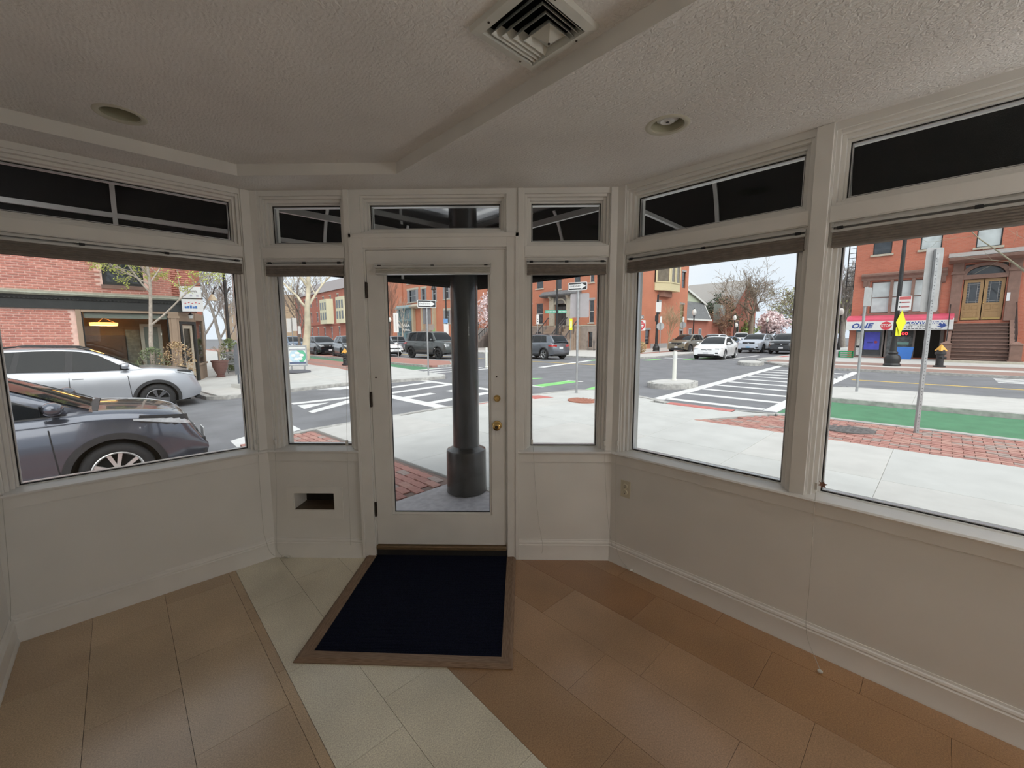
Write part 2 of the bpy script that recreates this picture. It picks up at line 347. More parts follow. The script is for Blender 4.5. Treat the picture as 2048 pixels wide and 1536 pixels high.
# trim: posts, header boards, baseboards, sills
def boards(key, posts, mids, name):
    mb = MB()
    for (a, b) in posts: mb.box(a, b, -.012, 0, Z0, HC - .001)
    for (a, b, z0, z1) in mids: mb.box(a, b, -.006, 0, z0, z1)
    return struct(wb(mb, name, paint, key, bevel=.0025))
boards('front', [(0.0, .05), (FX(-1.15), FX(-1.115)), (FX(-.02), FX(.018)), (FX(.572), XR - XL)], [(FX(-1.704), FX(-1.155), T0 - .07, T0 - .004), (FX(.024), FX(.566), T0 - .07, T0 - .004)], 'trim_1')
boards('right', [(0.0, .055), (1.03, 1.094), (2.428, 2.492), (3.828, 3.892)], [(.062, 1.022, T0 - .07, T0 - .004), (1.102, 2.42, T0 - .07, T0 - .004), (2.5, 3.82, T0 - .07, T0 - .004)], 'trim_2')
boards('left', [(-.055, 0.0), (-1.216, -1.178)], [(-1.17, -.062, T0 - .07, T0 - .004)], 'trim_3')
BP = [(0, 0), (-.027, 0), (-.026, .010), (-.019, .026), (-.018, .104), (-.012, .110), (-.015, .117), (-.012, .126), (-.006, .130), (-.004, .140), (0, .140)]
def basebd(key, a, b, name):
    return struct(wb(MB().extr(BP, 'x', a, b), name, paint, key, smooth=30))
basebd('front', 0, FX(-1.12), 'baseboard_front_left'); basebd('front', FX(-.02), XR - XL, 'baseboard_front_right'); basebd('right', 0, 6, 'baseboard_right'); basebd('left', -1.216, 0, 'baseboard_left')
o = uvobj(MB().extr([(-.516 - p[0], p[1]) for p in BP][::-1], 'y', -4.5, 3.189), 'baseboard_return', paint); struct(o)
SP = [(.10, Z0 + .012), (-.012, Z0), (-.030, Z0 - .003), (-.036, Z0 - .011), (-.030, Z0 - .020), (0, Z0 - .022), (.10, Z0 - .022)]
def sill(key, a, b, name):
    s_ = struct(wb(MB().extr(SP, 'x', a, b), name, paint, key, smooth=30))
    ap = MB().box(a, b, -.013, 0, .703, Z0 - .022); ap.build('apron', paint, s_, bevel=.002)
    return s_
sill('front', 0, FX(-1.117), 'trim_4'); sill('front', FX(-.02), XR - XL, 'trim_5'); sill('right', 0, 6, 'trim_6'); sill('left', -1.216, 0, 'trim_7')
# windows
bead = M('aluminium_bead', (.62, .63, .64), .35, metal=.6, var=0)
def window(n, key, x0, x1, z0, z1, main):
    w_ = thing('window_%d' % n, None, None, WALL[key][0], WALL[key][1]); struct(w_)
    m = MB(); b0 = 0 if main else .012
    m.frame(x0, x1, z0, z1, (.016, .016, b0, .016), .012, .15); m.frame(x0 + .016, x1 - .016, z0 + b0, z1 - .016, (.017, .017, b0, .017), .036, .15); m.frame(x0 + .033, x1 - .033, z0 + 2 * b0, z1 - .033, (.010, .010, .012, .010), .062, .15)
    m.build('frame', paint, w_, bevel=.002)
    ix0, ix1, iz0, iz1 = x0 + .043, x1 - .043, z0 + 2 * b0 + .012, z1 - .043
    MB().frame(ix0, ix1, iz0, iz1, .005, .078, .105).build('gasket', gasket, w_)
    MB().frame(ix0 + .005, ix1 - .005, iz0 + .005, iz1 - .005, .004, .080, .103).build('glazing_bead', bead, w_)
    MB().box(ix0, ix1, .090, .096, iz0, iz1).build('pane', glass, w_)
    return w_
n = 1
for k, (w_, a, b) in win.items():
    window(n, w_, a, b, Z0, Z1, True); window(n + 1, w_, a, b, T0, T1, False); n += 2
window(n, 'front', DTX[0], DTX[1], 2.232, T1, False)
# door casing, door
cas = MB(); CP = .016
cas.box(FX(-1.12), FX(-1.03), -.02, .0, 0, 2.215); cas.box(FX(-.094), FX(-.02), -.02, 0, 0, 2.215); cas.box(FX(-1.03), FX(-.094), -.02, 0, 2.135, 2.215)
cas.box(FX(-1.12), FX(-1.10), -.028, -.02, 0, 2.222); cas.box(FX(-.038), FX(-.014), -.028, -.02, 0, 2.222); cas.box(FX(-1.12), FX(-.014), -.028, -.02, 2.195, 2.222)
struct(wb(cas, 'trim_8', paint, 'front', bevel=.003))
jm = MB().frame(DX0, DX1, .0, DZ1, (.004, .004, 0, .004), 0, TH); struct(wb(jm, 'trim_9', paint, 'front'))
stp = MB().frame(DX0 + .004, DX1 - .004, .09, DZ1 - .004, (.014, .014, 0, .014), .055, .09); struct(wb(stp, 'trim_10', paint, 'front'))
door = thing('door_1', 'white wooden door with a full glass panel and brass knob', None, WALL['front'][0], 0); struct(door)
dx0, dx1, dz0, dz1 = FX(-1.0185), FX(-.1055), .093, 2.121
gx0, gx1, gz0, gz1 = FX(-.907), FX(-.203), .312, 1.99
dl = MB().holed(dx0, dx1, dz0, dz1, .002, .046, [(gx0, gx1, gz0, gz1)]); dl.build('leaf', paint, door, bevel=.0015)
MB().frame(gx0, gx1, gz0, gz1, .016, .010, .02).build('glazing_stop', paint, door, bevel=.003)
MB().frame(gx0 + .015, gx1 - .015, gz0 + .015, gz1 - .015, .004, .018, .03).build('gasket', gasket, door)
MB().box(gx0 + .01, gx1 - .01, .022, .028, gz0 + .01, gz1 - .01).build('pane', glass, door)
brass = M('worn_brass', (.62, .43, .17), .22, metal=1, var=.12, scale=40)
dk = M('dark_bronze', (.055, .04, .03), .5, metal=.6, var=.2, scale=60)
kn = MB().lathe([(0.0, -.062), (.012, -.062), (.024, -.055), (.028, -.044), (.024, -.032), (.012, -.026), (.010, -.012), (.031, -.008), (.033, 0), (.0, .0)], 28, (FX(-.164), .002, .956), 'y')
kb = kn.build('knob', brass, door, smooth=True)
MB().lathe([(0, -.0635), (.011, -.0635), (.011, -.060)], 16, (FX(-.164), .002, .956), 'y').build('keyway_disc', dk, kb)
db = MB().lathe([(0, -.016), (.014, -.016), (.018, -.012), (.022, -.004), (.024, 0), (0, 0)], 24, (FX(-.163), .002, 1.142), 'y').build('deadbolt', brass, door, smooth=True)
MB().box(FX(-.163) - .003, FX(-.163) + .003, -.026, -.012, 1.128, 1.156).build('thumb_turn', brass, db)
for hz in (1.865, 1.135, .355):
    h = MB(); h.box(dx0 - .012, dx0 + .004, -.004, .004, hz - .05, hz + .05); h.tube([(dx0 - .003, -.008, hz - .052), (dx0 - .003, -.008, hz + .052)], .0065, 10)
    h.build('hinge', dk, door)
for (hx, hz) in ((FX(-.985), 1.285), (FX(-.165), 1.29)): MB().lathe([(0, 0), (.006, 0), (.006, .001)], 10, (hx, .0015, hz), 'y').build('screw_hole', dk, door)
oak = WOOD('weathered_oak', (.20, .125, .075), (.31, .21, .14), (2, 22, 22), .6)
oakx = WOOD('weathered_oak_long', (.20, .125, .075), (.31, .21, .14), (22, 2, 22), .6)
th = MB().extr([(-.015, .070), (-.02, .078), (-.012, .086), (.12, .088), (.12, .060), (-.015, .060)], 'x', DX0 + .004, DX1 - .004); struct(wb(th, 'trim_11', WOOD('threshold_wood', (.16, .10, .05), (.24, .16, .08), (2, 20, 20)), 'front'))
struct(wb(MB().box(DX0, DX1, -.002, .14, -.05, .060), 'trim_12', M('kick_riser', (.02, .018, .016), .7), 'front'))
# entrance mat
mt = thing('entrance_mat', 'navy ribbed entrance mat in a wooden border before the door', 'doormat', (-.57, 2.27, 0))
navy = M('navy_mat', (.011, .014, .034), .95, var=.5, scale=260, bump=.9, bscale=420, spec=.15)
cm = MB(); nx, ny = 1, 1
cm.prism([(-.458, -.427), (.475, -.449), (.471, .50), (-.456, .50)], .0, .012); carpet = cm.build('mat_carpet', navy, mt)
rb = MB(); k = -.425
while k < .495:
    rb.box(-.452, .466, k, k + .005, .011, .0145); k += .0105
rr = rb.build('ribs', navy, carpet); rr['kind'] = 'stuff'
def wedge(a0, a1, b1, b0, m):   # outer a0->a1, inner b0->b1
    mb = MB(); h = .019
    f = lambda p, q, t: (p[0] + (q[0] - p[0]) * t, p[1] + (q[1] - p[1]) * t)
    o0, o1 = f(a0, b0, .28), f(a1, b1, .28)
    vs = [(a0[0], a0[1], .001), (a1[0], a1[1], .001), (b1[0], b1[1], .001), (b0[0], b0[1], .001), (o0[0], o0[1], h), (o1[0], o1[1], h), (b1[0], b1[1], h - .002), (b0[0], b0[1], h - .002), (a0[0], a0[1], .006), (a1[0], a1[1], .006)]
    mb.add(vs, [(3, 2, 1, 0), (0, 1, 9, 8), (8, 9, 5, 4), (4, 5, 6, 7), (2, 3, 7, 6), (0, 8, 4, 7, 3), (1, 2, 6, 5, 9)]); return mb.build('border', m, mt)
wedge((-.529, -.487), (.53, -.507), (.475, -.449), (-.458, -.427), oak)
wedge((-.529, .48), (-.529, -.487), (-.458, -.427), (-.456, .48), oakx)
wedge((.53, -.507), (.534, .48), (.471, .48), (.475, -.449), oakx)
# wall box (recess) and its plate
pb = thing('wall_niche', 'open rectangular slot box set low in the wall left of the door', 'wall box', WALL['front'][0], 0)
hx0, hx1 = FX(-1.605), FX(-1.315)
MB().holed(FX(-1.648), FX(-1.254), .285, .514, -.007, 0, [(hx0, hx1, .343, .468)]).build('face_plate', paint, pb, bevel=.002)
MB().frame(hx0 - .001, hx1 + .001, .342, .469, .004, 0, .17).build('liner', paint, pb)
MB().box(hx0, hx1, .165, .175, .34, .47).build('back_panel', M('niche_dark', (.02, .018, .015), .8), pb)
MB().box(hx0 + .004, hx1 - .004, .0, .165, .346, .349).build('niche_floor', WOOD('niche_wood', (.10, .07, .045), (.16, .12, .08)), pb)
# outlet
ivory = M('ivory_plastic', (.70, .66, .52), .4, var=.02)
ou = thing('wall_outlet', 'ivory double power outlet on the wall below the right sill', 'outlet', WALL['right'][0], WALL['right'][1])
MB().box(.080, .150, -.006, 0, .485, .600).build('cover_plate', ivory, ou, bevel=.002)
for z in (.522, .562):
    s_ = MB().lathe([(0, -.010), (.0155, -.010), (.017, -.008), (.017, -.005)], 20, (.115, 0, z), 'y').build('socket', ivory, ou, smooth=True)
    sl = MB(); sl.box(.108, .110, -.0108, -.0098, z - .001, z + .009); sl.box(.120, .122, -.0108, -.0098, z - .001, z + .009); sl.lathe([(0, -.0108), (.0028, -.0108), (.0028, -.0098)], 8, (.115, 0, z - .008), 'y'); sl.build('slots', gasket, s_)
# shades
rail = M('shade_rail', (.62, .62, .60), .35, metal=.3, var=.03); fab = M('shade_fabric', (.24, .21, .185), .9, var=.1, scale=30); cordm = M('cord_white', (.55, .54, .5), .7, var=0); clipm = M('clip_plastic', (.72, .71, .66), .4, var=0)
def shade(key, x0, x1, zt, label, y=.0, fh=.055, fm=fab, h=.034):
    t = thing('window_shade', label, 'window shade', WALL[key][0], WALL[key][1])
    r = MB(); r.extr([(y - .002, zt), (y + .046, zt), (y + .046, zt - h), (y + .040, zt - h), (y + .040, zt - .004), (y + .004, zt - .004), (y + .004, zt - .012), (y - .002, zt - .012)], 'x', x0, x1)
    r.box(x0, x1, y - .002, y + .004, zt - h, zt - h + .012)
    hr = r.build('head_rail', rail, t)
    nb = max(2, int((x1 - x0) / .35))
    for i in range(nb + 1):
        xx = x0 + .03 + (x1 - x0 - .06) * i / nb; MB().box(xx - .011, xx + .011, y - .004, y + .006, zt - h + .010, zt - .010).build('bracket', gasket, hr)
    fb = MB(); npl = 5
    for i in range(npl):
        z_ = zt - h - fh * i / npl; d = fh / npl
        fb.extr([(y, z_), (y - .004, z_ - d / 2), (y, z_ - d * .96), (y + .042, z_ - d * .96), (y + .046, z_ - d / 2), (y + .042, z_)], 'x', x0 + .004, x1 - .004)
    fb.build('pleat_stack', fm, t)
    MB().box(x0 + .002, x1 - .002, y - .003, y + .042, zt - h - fh - .010, zt - h - fh).build('bottom_rail', fm if fm is fab else rail, t, bevel=.002)
    return t
def cord(t, key, pts, r=.0012, name='cord', off=-.016):   # pts: pixels on the wall (px,py[,off]) or ('f',px,py) on the floor
    P = []
    o, a = WALL[key]; inv = Matrix.Rotation(-a, 3, 'Z')
    for p in pts:
        if p[0] == 'f':
            d = ray(p[1], p[2]); q = CAM + d * ((.004 - CAM.z) / d.z); P.append(inv @ (q - o))
        else: P.append(Vector(onwall(p[0], p[1], key, p[2] if len(p) > 2 else off)))
    Q = []
    for i in range(len(P) - 1):          # smooth subdivision
        p0, p1, p2, p3 = P[max(i - 1, 0)], P[i], P[i + 1], P[min(i + 2, len(P) - 1)]
        for s_ in range(6):
            u = s_ / 6; Q.append(.5 * ((2 * p1) + (p2 - p0) * u + (2 * p0 - 5 * p1 + 4 * p2 - p3) * u * u + (3 * p1 - p0 - 3 * p2 + p3) * u ** 3))
    Q.append(P[-1]); MB().tube(Q, r, 6).build(name, cordm, t, smooth=True); return P[-1]
def clipb(t, key, px, py, off=-.02):
    x, y, z = onwall(px, py, key, off); MB().box(x - .006, x + .006, y - .006, y + .012, z - .018, z + .018).build('cord_clip', clipm, t, bevel=.002)
def bead_(t, P):
    m = MB().lathe([(0, -.011), (.006, -.009), (.009, 0), (.006, .009), (0, .011)], 10, (P.x, P.y, P.z + .006), 'x').build('cord_end', clipm, t, smooth=True)
sh = shade('left', -1.165, -.068, 2.066, 'raised pleated shade over the left window with the parked cars')
cord(sh, 'left', [(516, 886, -.03), (519, 960, -.03), (527, 1064, -.03)]); p = cord(sh, 'left', [(527, 1064, -.03), (533, 1085, -.035), (540, 1103, -.04), ('f', 552, 1113), ('f', 566, 1114)]); clipb(sh, 'left', 515, 884, -.02); bead_(sh, p)
cord(sh, 'left', [(4, 990, -.03), (20, 1180, -.03), (22, 1250, -.03), ('f', 34, 1284), ('f', 62, 1278)])
sh = shade('front', FX(-1.690), FX(-1.168), 2.060, 'raised pleated shade over the narrow window left of the door')
cord(sh, 'front', [(691, 545, .0), (692.5, 700, -.01), (694, 884, -.03)], .0009); cord(sh, 'front', [(694, 886, -.03), (697, 980, -.03), (699, 1010, -.03), (701, 1090, -.03)]); clipb(sh, 'front', 693.5, 886, -.03)
p = cord(sh, 'front', [(549, 884, -.03), (553, 980, -.03), (553, 1080, -.035), (556, 1104, -.04), ('f', 570, 1114), ('f', 578, 1115)]); bead_(sh, p); clipb(sh, 'front', 549, 884, -.02)
sh = shade('front', FX(.036), FX(.556), 2.060, 'raised pleated shade over the narrow window right of the door')
cord(sh, 'front', [(1060.5, 545, .0), (1062, 700, -.01), (1064, 884, -.03)], .0009); cord(sh, 'front', [(1062.5, 545, .0), (1064, 700, -.01), (1065, 884, -.03)], .0009); clipb(sh, 'front', 1064, 884, -.03)
p = cord(sh, 'front', [(1066, 892, -.03), (1070, 960, -.03), (1077, 1040, -.03), (1085, 1090, -.035), ('f', 1082, 1115)]); bead_(sh, p); clipb(sh, 'front', 1209, 886, -.02)
p = cord(sh, 'front', [(1209, 892, -.03), (1212, 980, -.03), (1219, 1065, -.035), (1230, 1108, -.04), ('f', 1256, 1139), ('f', 1262, 1142)]); bead_(sh, p)
sh = shade('right', .072, 1.014, 2.060, 'raised pleated shade over the right window nearest the corner')
p = cord(sh, 'right', [(1233, 892, -.02), (1231, 980, -.02), (1231, 1075, -.03), (1238, 1112, -.035), ('f', 1258, 1138), ('f', 1268, 1142)]); bead_(sh, p); clipb(sh, 'right', 1234, 886, -.02)
cord(sh, 'right', [(1594, 500, .02), (1588, 700, .02), (1576, 830, .02), (1578, 880, .02), (1574, 955, .03)], .0009)
sh = shade('right', 1.112, 2.412, 2.060, 'raised pleated shade over the wide right window facing the convenience store')
p = cord(sh, 'right', [(1631, 985, -.03), (1626, 1060, -.04), (1618, 1180, -.04), (1612, 1240, -.045), (1616, 1280, -.05), ('f', 1637, 1332), ('f', 1640, 1345)]); bead_(sh, p); clipb(sh, 'right', 1632, 972, -.03)
sh = shade('right', 2.51, 3.81, 2.060, 'raised pleated shade over the far right window beside the wide one')
sh = shade('front', FX(-.945), FX(-.196), 2.028, 'raised pleated shade mounted on the glass door', y=-.052, fh=.032, fm=M('door_shade_fabric', (.60, .58, .54), .8, var=.05), h=.026)
# dry leaf on the sill
lf = MB(); x, _, z = onwall(1641, 969, 'right', .01)
pts = []
for i in range(12):
    a = 2 * pi * i / 12 + .3; r = .021 if i % 2 == 0 else .010; pts.append((x + .008 + r * cos(a), .012 + .003 * sin(3 * a), z + r * sin(a)))
lf.add(pts + [(x + .008, .018, z)], [(i, (i + 1) % 12, 12) for i in range(12)])
sl = wb(lf, 'dry_leaf', M('dry_leaf', (.30, .15, .11), .8), 'right'); tag(sl, 'small brown dried leaf on the right window sill by the post', 'leaf')
sl.modifiers.new('t', 'SOLIDIFY').thickness = .0015
# ceiling lights and vent
canp = M('can_trim', (.60, .58, .48), .5, var=.03); bulbm = M('lamp_lens', (.75, .75, .75), .15, var=.05, scale=60)
def can(c, z, label, deep, bulb):
    t = thing('recessed_light', label, 'ceiling light', UV(c[0], c[1], z), pi / 4)
    MB().lathe([(.070, .012), (.072, -.002), (.082, -.005), (.092, -.003), (.095, 0), (.095, .002), (.070, .002)], 40).build('trim_ring', canp, t, smooth=True)
    MB().lathe([(.072, 0), (.068, .02), (.064, deep), (.0, deep + .001)], 40).build('cup', M('can_cup', (.42, .41, .30), .5, var=.03), t, smooth=True)
    if bulb:
        b_ = MB().lathe([(0, deep - .055), (.008, deep - .055), (.012, deep - .05), (.030, deep - .053), (.046, deep - .044), (.050, deep - .034), (.044, deep), (0, deep)], 32).build('bulb', bulbm, t, smooth=True)
        MB().lathe([(0, deep - .0565), (.007, deep - .0565), (.007, deep - .054)], 12).build('lens_centre', gasket, b_)
can(canR, HC, 'recessed round ceiling light with a bulb near the right windows', .068, True)
can(canL, HT, 'recessed round ceiling light without visible bulb near the left window', .115, False)
vt = thing('ceiling_vent', 'square white ceiling air diffuser with nested louvers', 'air vent', UV(vent[0], vent[1], HT), -pi / 4)
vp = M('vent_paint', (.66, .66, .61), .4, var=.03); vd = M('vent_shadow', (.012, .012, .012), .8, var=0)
fr = MB()
for a in range(4):
    R_ = Matrix.Rotation(a * pi / 2, 3, 'Z')
    pr_ = [(-.150, -.002), (-.146, -.016), (-.118, -.020), (-.116, .012), (-.150, .0)]
    vs = []
    for (y_, z_) in pr_:
        vs += [R_ @ Vector((-abs(y_), y_, z_)), R_ @ Vector((abs(y_), y_, z_))]
    fr.add(vs, [(0, 1, 3, 2), (2, 3, 5, 4), (4, 5, 7, 6), (6, 7, 9, 8), (8, 9, 1, 0)])
fr.build('outer_frame', vp, vt)
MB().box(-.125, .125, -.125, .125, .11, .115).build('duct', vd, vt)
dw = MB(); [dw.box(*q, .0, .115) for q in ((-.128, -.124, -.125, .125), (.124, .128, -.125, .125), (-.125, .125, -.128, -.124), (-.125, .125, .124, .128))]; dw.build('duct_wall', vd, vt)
for i, (w_, d_) in enumerate(((.056, .108), (.074, .142), (.092, .176), (.108, .208))):
    yb = .118 - d_; lv = MB(); sl_ = .018
    lo = [(-w_, .118), (-w_, yb), (w_, yb), (w_, .118)]; hi = [(-w_ + sl_, .118), (-w_ + sl_, yb + sl_), (w_ - sl_, yb + sl_), (w_ - sl_, .118)]
    for j in range(3):
        a, b, c, d = lo[j], lo[j + 1], hi[j + 1], hi[j]
        for (zo, zi) in ((-.014, .014),):
            lv.add([(a[0], a[1], zo), (b[0], b[1], zo), (c[0], c[1], zi), (d[0], d[1], zi), (a[0] * .975, a[1], zo + .001), (b[0] * .975, b[1] + .0015, zo + .001), (c[0] * .975, c[1] + .0015, zi + .001), (d[0] * .975, d[1], zi + .001)], [(0, 1, 2, 3), (7, 6, 5, 4), (0, 4, 5, 1), (3, 2, 6, 7)])
    lv.build('louver', vp, vt)
py_ = MB(); py_.add([(-.042, .032, .006), (.042, .032, .006), (.042, .116, .006), (-.042, .116, .006), (0, .074, -.022)], [(0, 1, 4), (1, 2, 4), (2, 3, 4), (3, 0, 4), (3, 2, 1, 0)]); pyo = py_.build('centre_cone', vp, vt)
MB().lathe([(0, -.024), (.004, -.023), (.004, -.018)], 8, (0, .074, 0)).build('screw', dk, pyo)
for (sx_, sy_) in ((-.07, -.133), (.07, .133), (-.133, .07), (.133, -.05)): MB().lathe([(0, -.0195), (.004, -.0195), (.004, -.017)], 8, (sx_, sy_, 0)).build('screw', dk, vt)
# added fill lights shaped as wall sconces, out of view on the right wall
for i, sx in enumerate((2.46, 3.86, 5.42)):
    t = thing('added_fill_globe', ['lit half globe wall sconce on the first post beyond the wide right window', 'lit half globe wall sconce on the second post beyond the wide right window', 'lit half globe wall sconce past the last right window'][i], 'wall lamp', WALL['right'][0] + Vector((sx * S, -sx * S, 1.72)), -pi / 4)
    MB().box(-.028, .028, -.03, -.012, -.09, .09).build('back_plate', brass, t, bevel=.004)
    MB().lathe([(0, -.14), (.06, -.125), (.10, -.08), (.115, 0), (.11, .05), (.0, .06)], 20, (0, -.15, 0)).build('globe', M('fill_globe_glow_%d' % i, (1, .985, .96), .5, var=0, emit=FILL_GLOBE[i]), t, smooth=True)
    MB().tube([(0, -.03, -.06), (0, -.10, -.10)], .01, 8).build('arm', brass, t)
# glowing ceiling panels added behind the camera to brighten the room
for i, vv in enumerate((-1.2, -2.6, -4.0)):
    t = thing('added_fill_panel', ['nearest lit square panel light in the rear ceiling', 'middle lit square panel light in the rear ceiling', 'farthest lit square panel light in the rear ceiling'][i], 'ceiling light', UV(1.85, vv, HC), pi / 4, 'panel lights at the back of the shop')
    MB().frame(-.31, .31, -.31, .31, .02, -.03, 0).build('panel_frame', paint, t).rotation_euler = (-pi / 2, 0, 0)
    MB().box(-.29, .29, -.29, .29, -.012, -.008).build('diffuser', M('fill_panel_glow', (1, .97, .92), .5, var=0, emit=FILL_PANEL), t)
# ================================================================ ENTRANCE OVERHANG, COLUMN, AWNINGS
blackgloss = M('black_gloss_paint', (.02, .02, .021), .10, var=.1, scale=6, bump=.10, bscale=7, coat=1., spec=.9)
canvas = M('black_canvas', (.010, .010, .011), .95, var=.15, scale=25, bump=.2, bscale=300, spec=.1)
alu = M('awning_aluminium', (.50, .49, .48), .5, metal=.3, var=.04)
so = uvobj(MB().prism([(2.54, 1.572), (2.54, 3.349), (.763, 3.349)], 2.53, 2.9), 'entrance_soffit', blackgloss); struct(so)
cx, cy = -.535, 3.90; cu, cv = touv(cx, cy); zc_ = zs(cu, cv)
col_ = thing('entrance_column', 'round black painted column on a wide drum base outside the door', 'column', (cx, cy, zc_))
colm = M('column_paint', (.026, .027, .029), .22, var=.25, scale=5, bump=.15, bscale=14, coat=.25)
MB().lathe([(.128, .44), (.127, 1.3), (.128, 2.47), (.16, 2.475), (.16, 2.535 - zc_)], 48).build('shaft', colm, col_, smooth=True)
MB().lathe([(0.0, 0), (.197, 0), (.193, .03), (.192, .395), (.186, .412), (.150, .428), (.131, .445), (.0, .445)], 48).build('drum_base', M('drum_paint', (.030, .028, .026), .28, var=.3, scale=7, bump=.2, bscale=20, coat=.2), col_, smooth=True)
ap_, az0, az1 = .70, 2.15, 3.02
def arc(t): return ap_ * cos(t), az0 + .02 + (az1 - az0) * sin(t)
for side in (0, 1):
    lab = ['black canvas awning over the left window facing the parked cars', 'black canvas awning over the right windows facing the main street'][side]
    A = thing('awning', lab, 'awning', (0, 0, 0), pi / 4, 'shopfront awnings')
    cb = 3.349 if side == 0 else 2.54              # building line
    e1 = 2.54 if side == 0 else 3.349              # corner of the other line
    e0 = -4.0 if side == 0 else -6.0
    P3 = (lambda a, p, z: (a, cb + p, z)) if side == 0 else (lambda a, p, z: (cb + p, a, z))
    f = MB(); T_ = [pi / 2 * i / 12 for i in range(13)]
    rows_ = [[P3(e0, *arc(t)) for t in T_], [P3(e1 + .0, *arc(t)) for t in T_], ]
    hip = [P3(e1 + arc(t)[0], *arc(t)) for t in T_]
    f.grid([rows_[0], hip])
    o = f.build('canopy_fabric', canvas, A, smooth=60); o.modifiers.new('s', 'SOLIDIFY').thickness = .004
    v_ = MB(); v_.add([P3(e0, ap_, az0 + .02), P3(e1 + ap_, ap_, az0 + .02), P3(e1 + ap_, ap_, az0 - .03), P3(e0, ap_, az0 - .03)], [(0, 1, 2, 3)])
    o = v_.build('valance', canvas, A); o.modifiers.new('s', 'SOLIDIFY').thickness = .004
    def bar(a, b, w=.012, h=.02, name='frame_bar', m=alu):
        a, b = Vector(a), Vector(b); d = (b - a); L_ = d.length; d.normalize(); x = d.cross(Vector((0, 0, 1))); x = x.normalized() if x.length > .01 else Vector((1, 0, 0)); y = x.cross(d)
        mb = MB(); vs = [p + x * sx * w + y * sy * h for p in (a, b) for sx, sy in ((-1, -1), (1, -1), (1, 1), (-1, 1))]
        mb.add(vs, [(3, 2, 1, 0), (4, 5, 6, 7)] + [(i, (i + 1) % 4, 4 + (i + 1) % 4, 4 + i) for i in range(4)]); return mb.build(name, m, A)
    bar(P3(e0, .02, 2.47), P3(e1 + .02, .02, 2.47), .012, .022)
    bar(P3(e0, .02, 3.0), P3(e1, .02, 3.0)); bar(P3(e0, ap_ - .015, az0), P3(e1 + ap_ - .015, ap_ - .015, az0), .010, .014, 'front_bar', canvas)
    if side == 0: bar(P3(e0, ap_ - .04, 2.39), P3(e1 + ap_ - .04, ap_ - .04, 2.39), .010, .016)
    ribs_ = ([-1.1, .06, .72, 1.45, 2.25] if side == 0 else [2.62, 2.05, 1.2, .46, -.6, -1.7, -2.8])
    for a in ribs_:
        pts = [P3(a, arc(t)[0] - .008, arc(t)[1] - .012) for t in T_]
        mb = MB(); w = .013; vs = []
        for i, p in enumerate(pts):
            q = Vector(p); ax = Vector((1, 0, 0)) if side == 0 else Vector((0, 1, 0)); tt = T_[i]
            nrm = Vector((0, -cos(tt), -sin(tt))) if side == 0 else Vector((-cos(tt), 0, -sin(tt)))
            vs.append([q - ax * w, q + ax * w, q + ax * w + nrm * .014, q - ax * w + nrm * .014, q - ax * w])
        mb.grid(vs); mb.build('rib', alu, A)
    if side == 0: bar(P3(.80, .05, 2.46), P3(.76, ap_ - .05, 2.40)); [bar(P3(a, ap_ - .03, az0), P3(a, ap_ - .04, 2.39), .010, .012) for a in (.06, .72)]
    else: bar(P3(1.50, .05, 2.41), P3(1.43, ap_ - .06, 2.36), .012, .012)

# ================================================================ GROUND
asph = M('asphalt', (.185, .188, .20), .85, var=.16, scale=1.3, detail=5)
conc = M('sidewalk_concrete', (.53, .53, .51), .85, var=.07, scale=2.2, detail=4)
conc2 = M('sidewalk_concrete_warm', (.545, .535, .51), .85, var=.07, scale=2.6, detail=4)
terr = M('entry_slab', (.40, .385, .40), .6, var=.12, scale=18, bump=.12, bscale=120)
gran = M('granite_curb', (.42, .41, .39), .85, var=.22, scale=9, bump=.5, bscale=30)
paintw = M('road_paint_white', (.70, .70, .69), .7, var=.07, scale=5); paintg = M('road_paint_green', (.075, .225, .115), .75, var=.12, scale=3); painty = M('road_paint_yellow', (.72, .50, .12), .7, var=.08); paintlg = M('road_paint_light_green', (.24, .62, .20), .75, var=.15, scale=4)
redpad = M('red_tactile_pad', (.52, .17, .15), .75, var=.1, scale=12, bump=.4, bscale=110)
brk = [M('paver_%d' % i, c, .85, var=.12, scale=20, detail=2) for i, c in enumerate([(.43, .215, .18), (.38, .19, .16), (.46, .26, .215), (.36, .28, .25)])]
redbrick = BRICK('brick_paving', (.43, .215, .175), (.37, .19, .155), (.33, .22, .19), 1., .2, .1, .006)
ticks = [-60, -30, -15, -8, -4, -2, -1, 0, 2, 4, 6, 8, 9, 10, 12, 14, 17, 20, 24, 28, 34, 40, 50, 65, 85, 120, 180, 260]
road = struct(uvobj(MB().grid([[(u, v, zr(u, v) - .002) for v in ticks] for u in ticks], flip=True), 'road', asph))
far_ = MB().grid([[(u, v, -1.2) for v in (-300, 0, 400)] for u in (-300, 0, 400)], flip=True); struct(uvobj(far_, 'ground', M('far_ground', (.25, .25, .22), .9)))
def on(poly, mat, name='road_marking', h=.003, fn=zr, parent=road):
    a = sum(poly[i][0] * poly[(i + 1) % len(poly)][1] - poly[(i + 1) % len(poly)][0] * poly[i][1] for i in range(len(poly)))
    if a < 0: poly = poly[::-1]
    return MB().prism(poly, lambda x, y: fn(x, y) - .004, lambda x, y: fn(x, y) + h).build(name, mat, parent)
def rc(u0, u1, v0, v1): return [(u0, v0), (u1, v0), (u1, v1), (u0, v1)]
